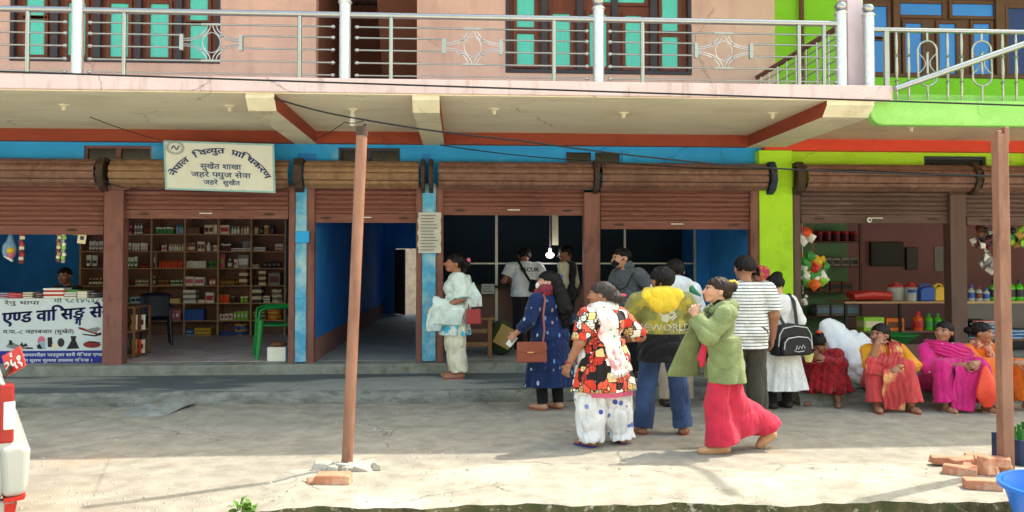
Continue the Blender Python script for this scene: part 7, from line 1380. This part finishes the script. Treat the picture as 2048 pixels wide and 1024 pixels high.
# ---- the ledge and the people sitting on it
yl = 9.42; q = MB(); n = 60; x0 = X(1600, yl, 800); vs = []
for j, (dy, z) in enumerate([(0, -.02), (.01, .1), (.04, .145), (.12, .158), (.62, .155)]):
    for i in range(n+1): x = x0+(13-x0)*i/n; vs.append((x, yl+dy+(.03*math.sin(3*x+j)+.015*math.sin(11*x) if j < 4 else 0), z+(.008*math.sin(7*x+2*j) if 0 < j < 4 else 0)))
q.add(vs, [(j*(n+1)+i, j*(n+1)+i+1, (j+1)*(n+1)+i+1, (j+1)*(n+1)+i) for j in range(4) for i in range(n)]+[(0, n+1, 2*n+2, 3*n+3, 4*n+4)]); tag(q.build('ledge', 'kerb', smooth=True, ang=60), kind='structure')
SIT = dict(P=(0, .5, .285), N=(0, .38, .73), Hc=(0, .31, .885), shL=(.155, .375, .67), shR=(-.155, .375, .67), hipL=(.085, .47, .27), hipR=(-.085, .47, .27), knL=(.15, .08, .5), knR=(-.15, .08, .5), anL=(.16, .02, .085), anR=(-.16, .02, .085), toL=(.185, -.14, .028), toR=(-.185, -.14, .028), elL=(.22, .22, .5), elR=(-.22, .22, .5), wrL=(.1, .0, .52), wrR=(-.1, .0, .52), haL=(.05, -.07, .5), haR=(-.05, -.07, .5))
def bell(F, q, r1, e=0): a, b = F.J['kn'+q], F.J['an'+q]; return [('c', F.J['hip'+q], a, .092, .07), ('c', a, b*.93+a*.07, .07, r1, 1)]
# 14 woman with the hand at her mouth
p = ong(1790, 824); F = Figure('seated woman in mustard kurta with her hand on her mouth, red tie-dyed scarf', p, -8, 1.58, 1.15, 1.1, skin='skin_b', pose=dict(SIT, N=(-.02, .31, .72), Hc=(-.07, .22, .865), shL=(.15, .33, .665), shR=(-.18, .28, .665), elR=(-.21, .1, .53), wrR=(-.15, .06, .76), haR=(-.1, .09, .83), elL=(.25, .2, .5), wrL=(.03, -.04, .52), haL=(-.04, -.08, .45), knR=(-.18, .08, .49), knL=(.13, .06, .5)), head=(-52, 4, 4), curl=1.0)
F.wear('trousers', 'coral_cloth', bell(F, 'L', .105)+bell(F, 'R', .1)+F.pr['torso'][:1], .014, .04, fold=vert(.006, 40)); F.wear('kurta', 'orange_kurta', ['torso']+F.sleeve('L', 1.35, .075, .065)+F.sleeve('R', 1.1, .075, .068), .016, .04, clip=lambda x, y, z: z-.745+.3*(y-.31), fold=wr(.005, 48))
ribbon(F, 'scarf', 'tiedye', [(.03, .36, .78), (.07, .22, .745), (.06, .12, .62), (.0, .0, .5), (-.03, -.09, .42), (-.03, -.1, .24), (-.04, -.1, .04)], [.1, .12, .14, .18, .22, .24, .2], (1, 0, 0), 4, .010); ribbon(F, 'scarf', 'tiedye', [(-.09, .33, .77), (-.1, .2, .74), (-.08, .13, .62), (-.14, .02, .575), (-.17, -.0, .53), (-.18, -.03, .42)], [.08, .1, .12, .2, .24, .22], (1, .1, 0), 4, .012)
F.hair(back=-.06, extra=[('c', F.hp(0, .1, -.02), F.hp(0, .12, -.12), .045, .04)], fold=.0019); F.soles('flip_red', 'flip_red'); q = MB(); q.lathe([(.034, -.006), (.037, 0), (.034, .006)], F.wp(.045, -.02, .525), 12); q.build('wrist_watch', 'gold_metal', F.root, smooth=True)
# 15 woman in pink
p = ong(1918, 824); F = Figure('seated woman in bright pink kurta with her hands clasped over her knees', p, -4, 1.58, 1.18, 1.1, skin='skin_b', pose=dict(SIT, knL=(.24, .06, .5), anL=(.26, .0, .085), toL=(.3, -.15, .028), knR=(-.13, .06, .5), anR=(-.12, .0, .085), toR=(-.1, -.15, .028), elL=(.27, .2, .5), wrL=(.18, -.03, .56), haL=(.11, -.09, .55), elR=(-.2, .2, .47), wrR=(.04, -.02, .535), haR=(.12, -.08, .53)), head=(-48, -4, 0), curl=.9)
F.wear('trousers', 'magenta_plain', bell(F, 'L', .11)+bell(F, 'R', .1)+F.pr['torso'][:1], .016, .05, fold=vert(.007, 38)); F.wear('kurta', 'magenta', ['torso']+F.sleeve('L', 1.3, .085, .08)+F.sleeve('R', 1.3, .085, .075)+[('e', (0, .2, .5), (.18, .18, .08))], .014, .05, clip=lambda x, y, z: z-.75+.25*(y-.37), fold=wr(.006, 42))
ribbon(F, 'shawl', 'magenta_plain', [(.1, .1, .58), (.07, -.02, .52), (.05, -.07, .4), (.02, -.08, .22), (-.01, -.1, .03)], [.14, .2, .24, .24, .2], (1, 0, 0), 4, .010); ribbon(F, 'shawl_fold', 'magenta', [(-.17, .38, .73), (-.1, .24, .72), (.05, .16, .66), (.2, .2, .62), (.26, .3, .55)], [.1, .14, .16, .16, .12], (0, .2, 1), 4, .01); F.hair(back=-.06, extra=[('c', F.hp(0, .1, -.01), F.hp(0, .14, -.1), .05, .04)], fold=.0019); F.soles('cream', 'shoe_dark')
c = F.wp(.2, -.13, .1); q = MB(); n = 12; vs = []
for j in range(9):
    t = j/8; wd = .02+.11*math.sin(min(1, t*1.35)*math.pi*.52)*(1-.75*max(0, t-.72)/.28)
    for i in range(n): a = 2*math.pi*i/n; vs.append((c.x+wd*math.cos(a)*(1+.1*math.sin(3*a+5*t))+.02*t, c.y+wd*.4*math.sin(a)*(1+.15*math.sin(4*a)), c.z+.43-.45*t))
q.add(vs, [(j*n+i, j*n+(i+1) % n, j*n+n+(i+1) % n, j*n+n+i) for j in range(8) for i in range(n)]+[tuple(range(n)), tuple(range(8*n, 9*n))[::-1]]); mat('bag_orange', (236, 74, 52), .35, var=.08, vs_=9); lone(q, 'cloth_bag', 'bag_orange', 'limp orange-red bag hanging from the clasped hands of the woman in pink', 'bag', c, smooth=True)
# 16 woman in orange
p = ong(2012, 822); F = Figure('seated woman in orange kurta half hidden behind the steel post', p, 12, 1.56, 1.15, 1.05, skin='skin_b', pose=dict(SIT, wrL=(.22, -.03, .56), haL=(.28, -.09, .56), elL=(.25, .2, .5), wrR=(.06, -.06, .56), haR=(.13, -.1, .56), elR=(-.18, .15, .5), knL=(.24, .08, .5), anL=(.26, 0, .085), toL=(.3, -.14, .028)), head=(40, 6, 0))
F.wear('trousers', 'orange_cloth', bell(F, 'L', .1)+bell(F, 'R', .1)+F.pr['torso'][:1], .016, .05, fold=vert(.006, 40)); F.wear('kurta', 'orange_cloth', ['torso']+F.sleeve('L', 1.0, .075, .07)+F.sleeve('R', 1.0, .075, .07)+[('e', (0, .2, .48), (.2, .18, .1))], .016, .05, clip=lambda x, y, z: z-.75+.25*(y-.37), fold=wr(.006, 45)); F.wear('scarf', 'peach_scarf', [('c', (-.08, .33, .735), (.08, .33, .735), .055, .055), ('c', (.04, .27, .7), (.05, .22, .56), .03, .04)], .005, .03)
F.hair(back=-.06, extra=[('e', F.hp(0, .125, .0), (.05, .06, .045))], fold=.0019); F.soles('cream', 'shoe_dark')
c = F.wp(.3, -.12, .36); q = MB(); q.ball(c, .15, 14, sx=1, sy=.4, sz=1.1); lone(q, 'plastic_bag', 'p_blue', 'bright blue plastic bag on the lap of the woman in orange', 'bag', c, smooth=True)
# 13 crouched girl in the red shawl
p = ong(1648, 812); F = Figure('crouched girl wrapped in a dark red shawl sitting beside the white sack', p, -30, 1.4, 1.12, 1.0, skin='skin_d', pose=dict(SIT, P=(0, .45, .3), N=(-.02, .2, .72), Hc=(-.06, .06, .82), shL=(.14, .2, .67), shR=(-.16, .16, .67), elL=(.2, .05, .56), elR=(-.2, .02, .56), wrL=(.05, -.12, .62), haL=(.0, -.16, .66), wrR=(-.13, -.13, .64), haR=(-.1, -.17, .68), knL=(.12, .06, .47), knR=(-.12, .06, .47)), head=(-25, 45, 0))
F.wear('shawl', 'red_shawl', ['torso', 'uaL', 'uaR', 'laL', ('e', (0, .22, .5), (.22, .24, .17)), ('k', ((0, .12, .56), (.2, .18)), ((0, .1, .2), (.27, .22)), dict(n=10, a=.12))], .025, .06, clip=both(lambda x, y, z: .19+.03*np.sin(30*x+20*y)-z, lambda x, y, z: z-.79), fold=wr(.006, 40)); F.wear('trousers', 'red_shawl', bell(F, 'L', .06)+bell(F, 'R', .06), .01, clip=cut(.16)); F.hair(extra=[('e', F.hp(0, .1, .07), (.05, .05, .045))], fold=.0019)
F.wear('hair_tie', 'bag_orange', [('e', F.hp(0.01, .1, .12), (.035, .035, .016))], .004, h=.006); F.soles('flip_teal', 'flip_teal')
c = F.wp(-.14, -.2, .6); q = MB(); q.lathe([(.035, 0), (.06, .09), (.063, .1), (.055, .09)], c, 14); lone(q, 'cup', pm('pale_yellow', (226, 220, 140)), 'pale yellow cup held by the crouched girl in red', 'cup', c, smooth=True)
# 17 shopkeeper behind the left counter
F = Figure('shopkeeper whose head shows above the goods on the left shop counter', (X(112, 12.95), 12.95, ZF), -8, 1.6, 1.12, 1.0, False, 'skin_d', pose=dict(SIT, **{k: tuple(V(*SIT[k])+V(0, -.1, .30)) for k in ('P', 'N', 'Hc', 'shL', 'shR', 'hipL', 'hipR', 'elL', 'elR', 'wrL', 'wrR', 'haL', 'haR')}), head=(0, 12, 0)); F.wear('shirt', 'black_cloth', ['torso']+F.sleeve('L', 1.5)+F.sleeve('R', 1.5), .016, .04, clip=lambda x, y, z: z-1.05); F.wear('trousers', 'black_cloth', bell(F, 'L', .06)+bell(F, 'R', .06)+F.pr['torso'][:1], .012, .04); F.hair(back=-.04, front=.06)
q = MB(); c = F.wp(0, .42, 0); q.lathe([(.2, ZF), (.16, ZF+.42), (.2, ZF+.45)], (c.x, c.y, 0), 16); lone(q, 'stool', 'navy_plastic', 'low dark stool under the shopkeeper behind the left counter', 'stool', (c.x, c.y, ZF))
# white sack beside the girl
c = at(1694, 770, 9.8); c.z = .16; g = Grow((-.5, -.35, -.05), (.62, .4, .85), .026)
for a in [('e', (.03, 0, .2), (.28, .22, .2)), ('e', (-.05, .03, .42), (.2, .17, .26)), ('e', (-.17, .06, .64), (.14, .09, .16)), ('e', (.16, -.02, .16), (.2, .18, .15)), ('e', (.3, .08, .26), (.2, .18, .2)), ('e', (.12, .08, .45), (.2, .13, .2))]: g.put(a, .05)
g.put(('c', (-.27, .05, .76), (-.02, .08, .71), .025, .02), .04); g.ripple(wr(.02, 13)); g.ripple(wr(.005, 34, 2)); g.clip(lambda x, y, z: -z)
P_, Q_ = g.surface(); mat('sack_white', (226, 230, 236), .4, var=.06, vs_=6, bump=.2, bs=20); o = mesh_np('sack', P_, Q_, 'sack_white', None); o.data.set_sharp_from_angle(angle=R(16)); o.location = c; tag(o, 'large crumpled white plastic sack standing on the ledge beside the girl in red', 'sack')
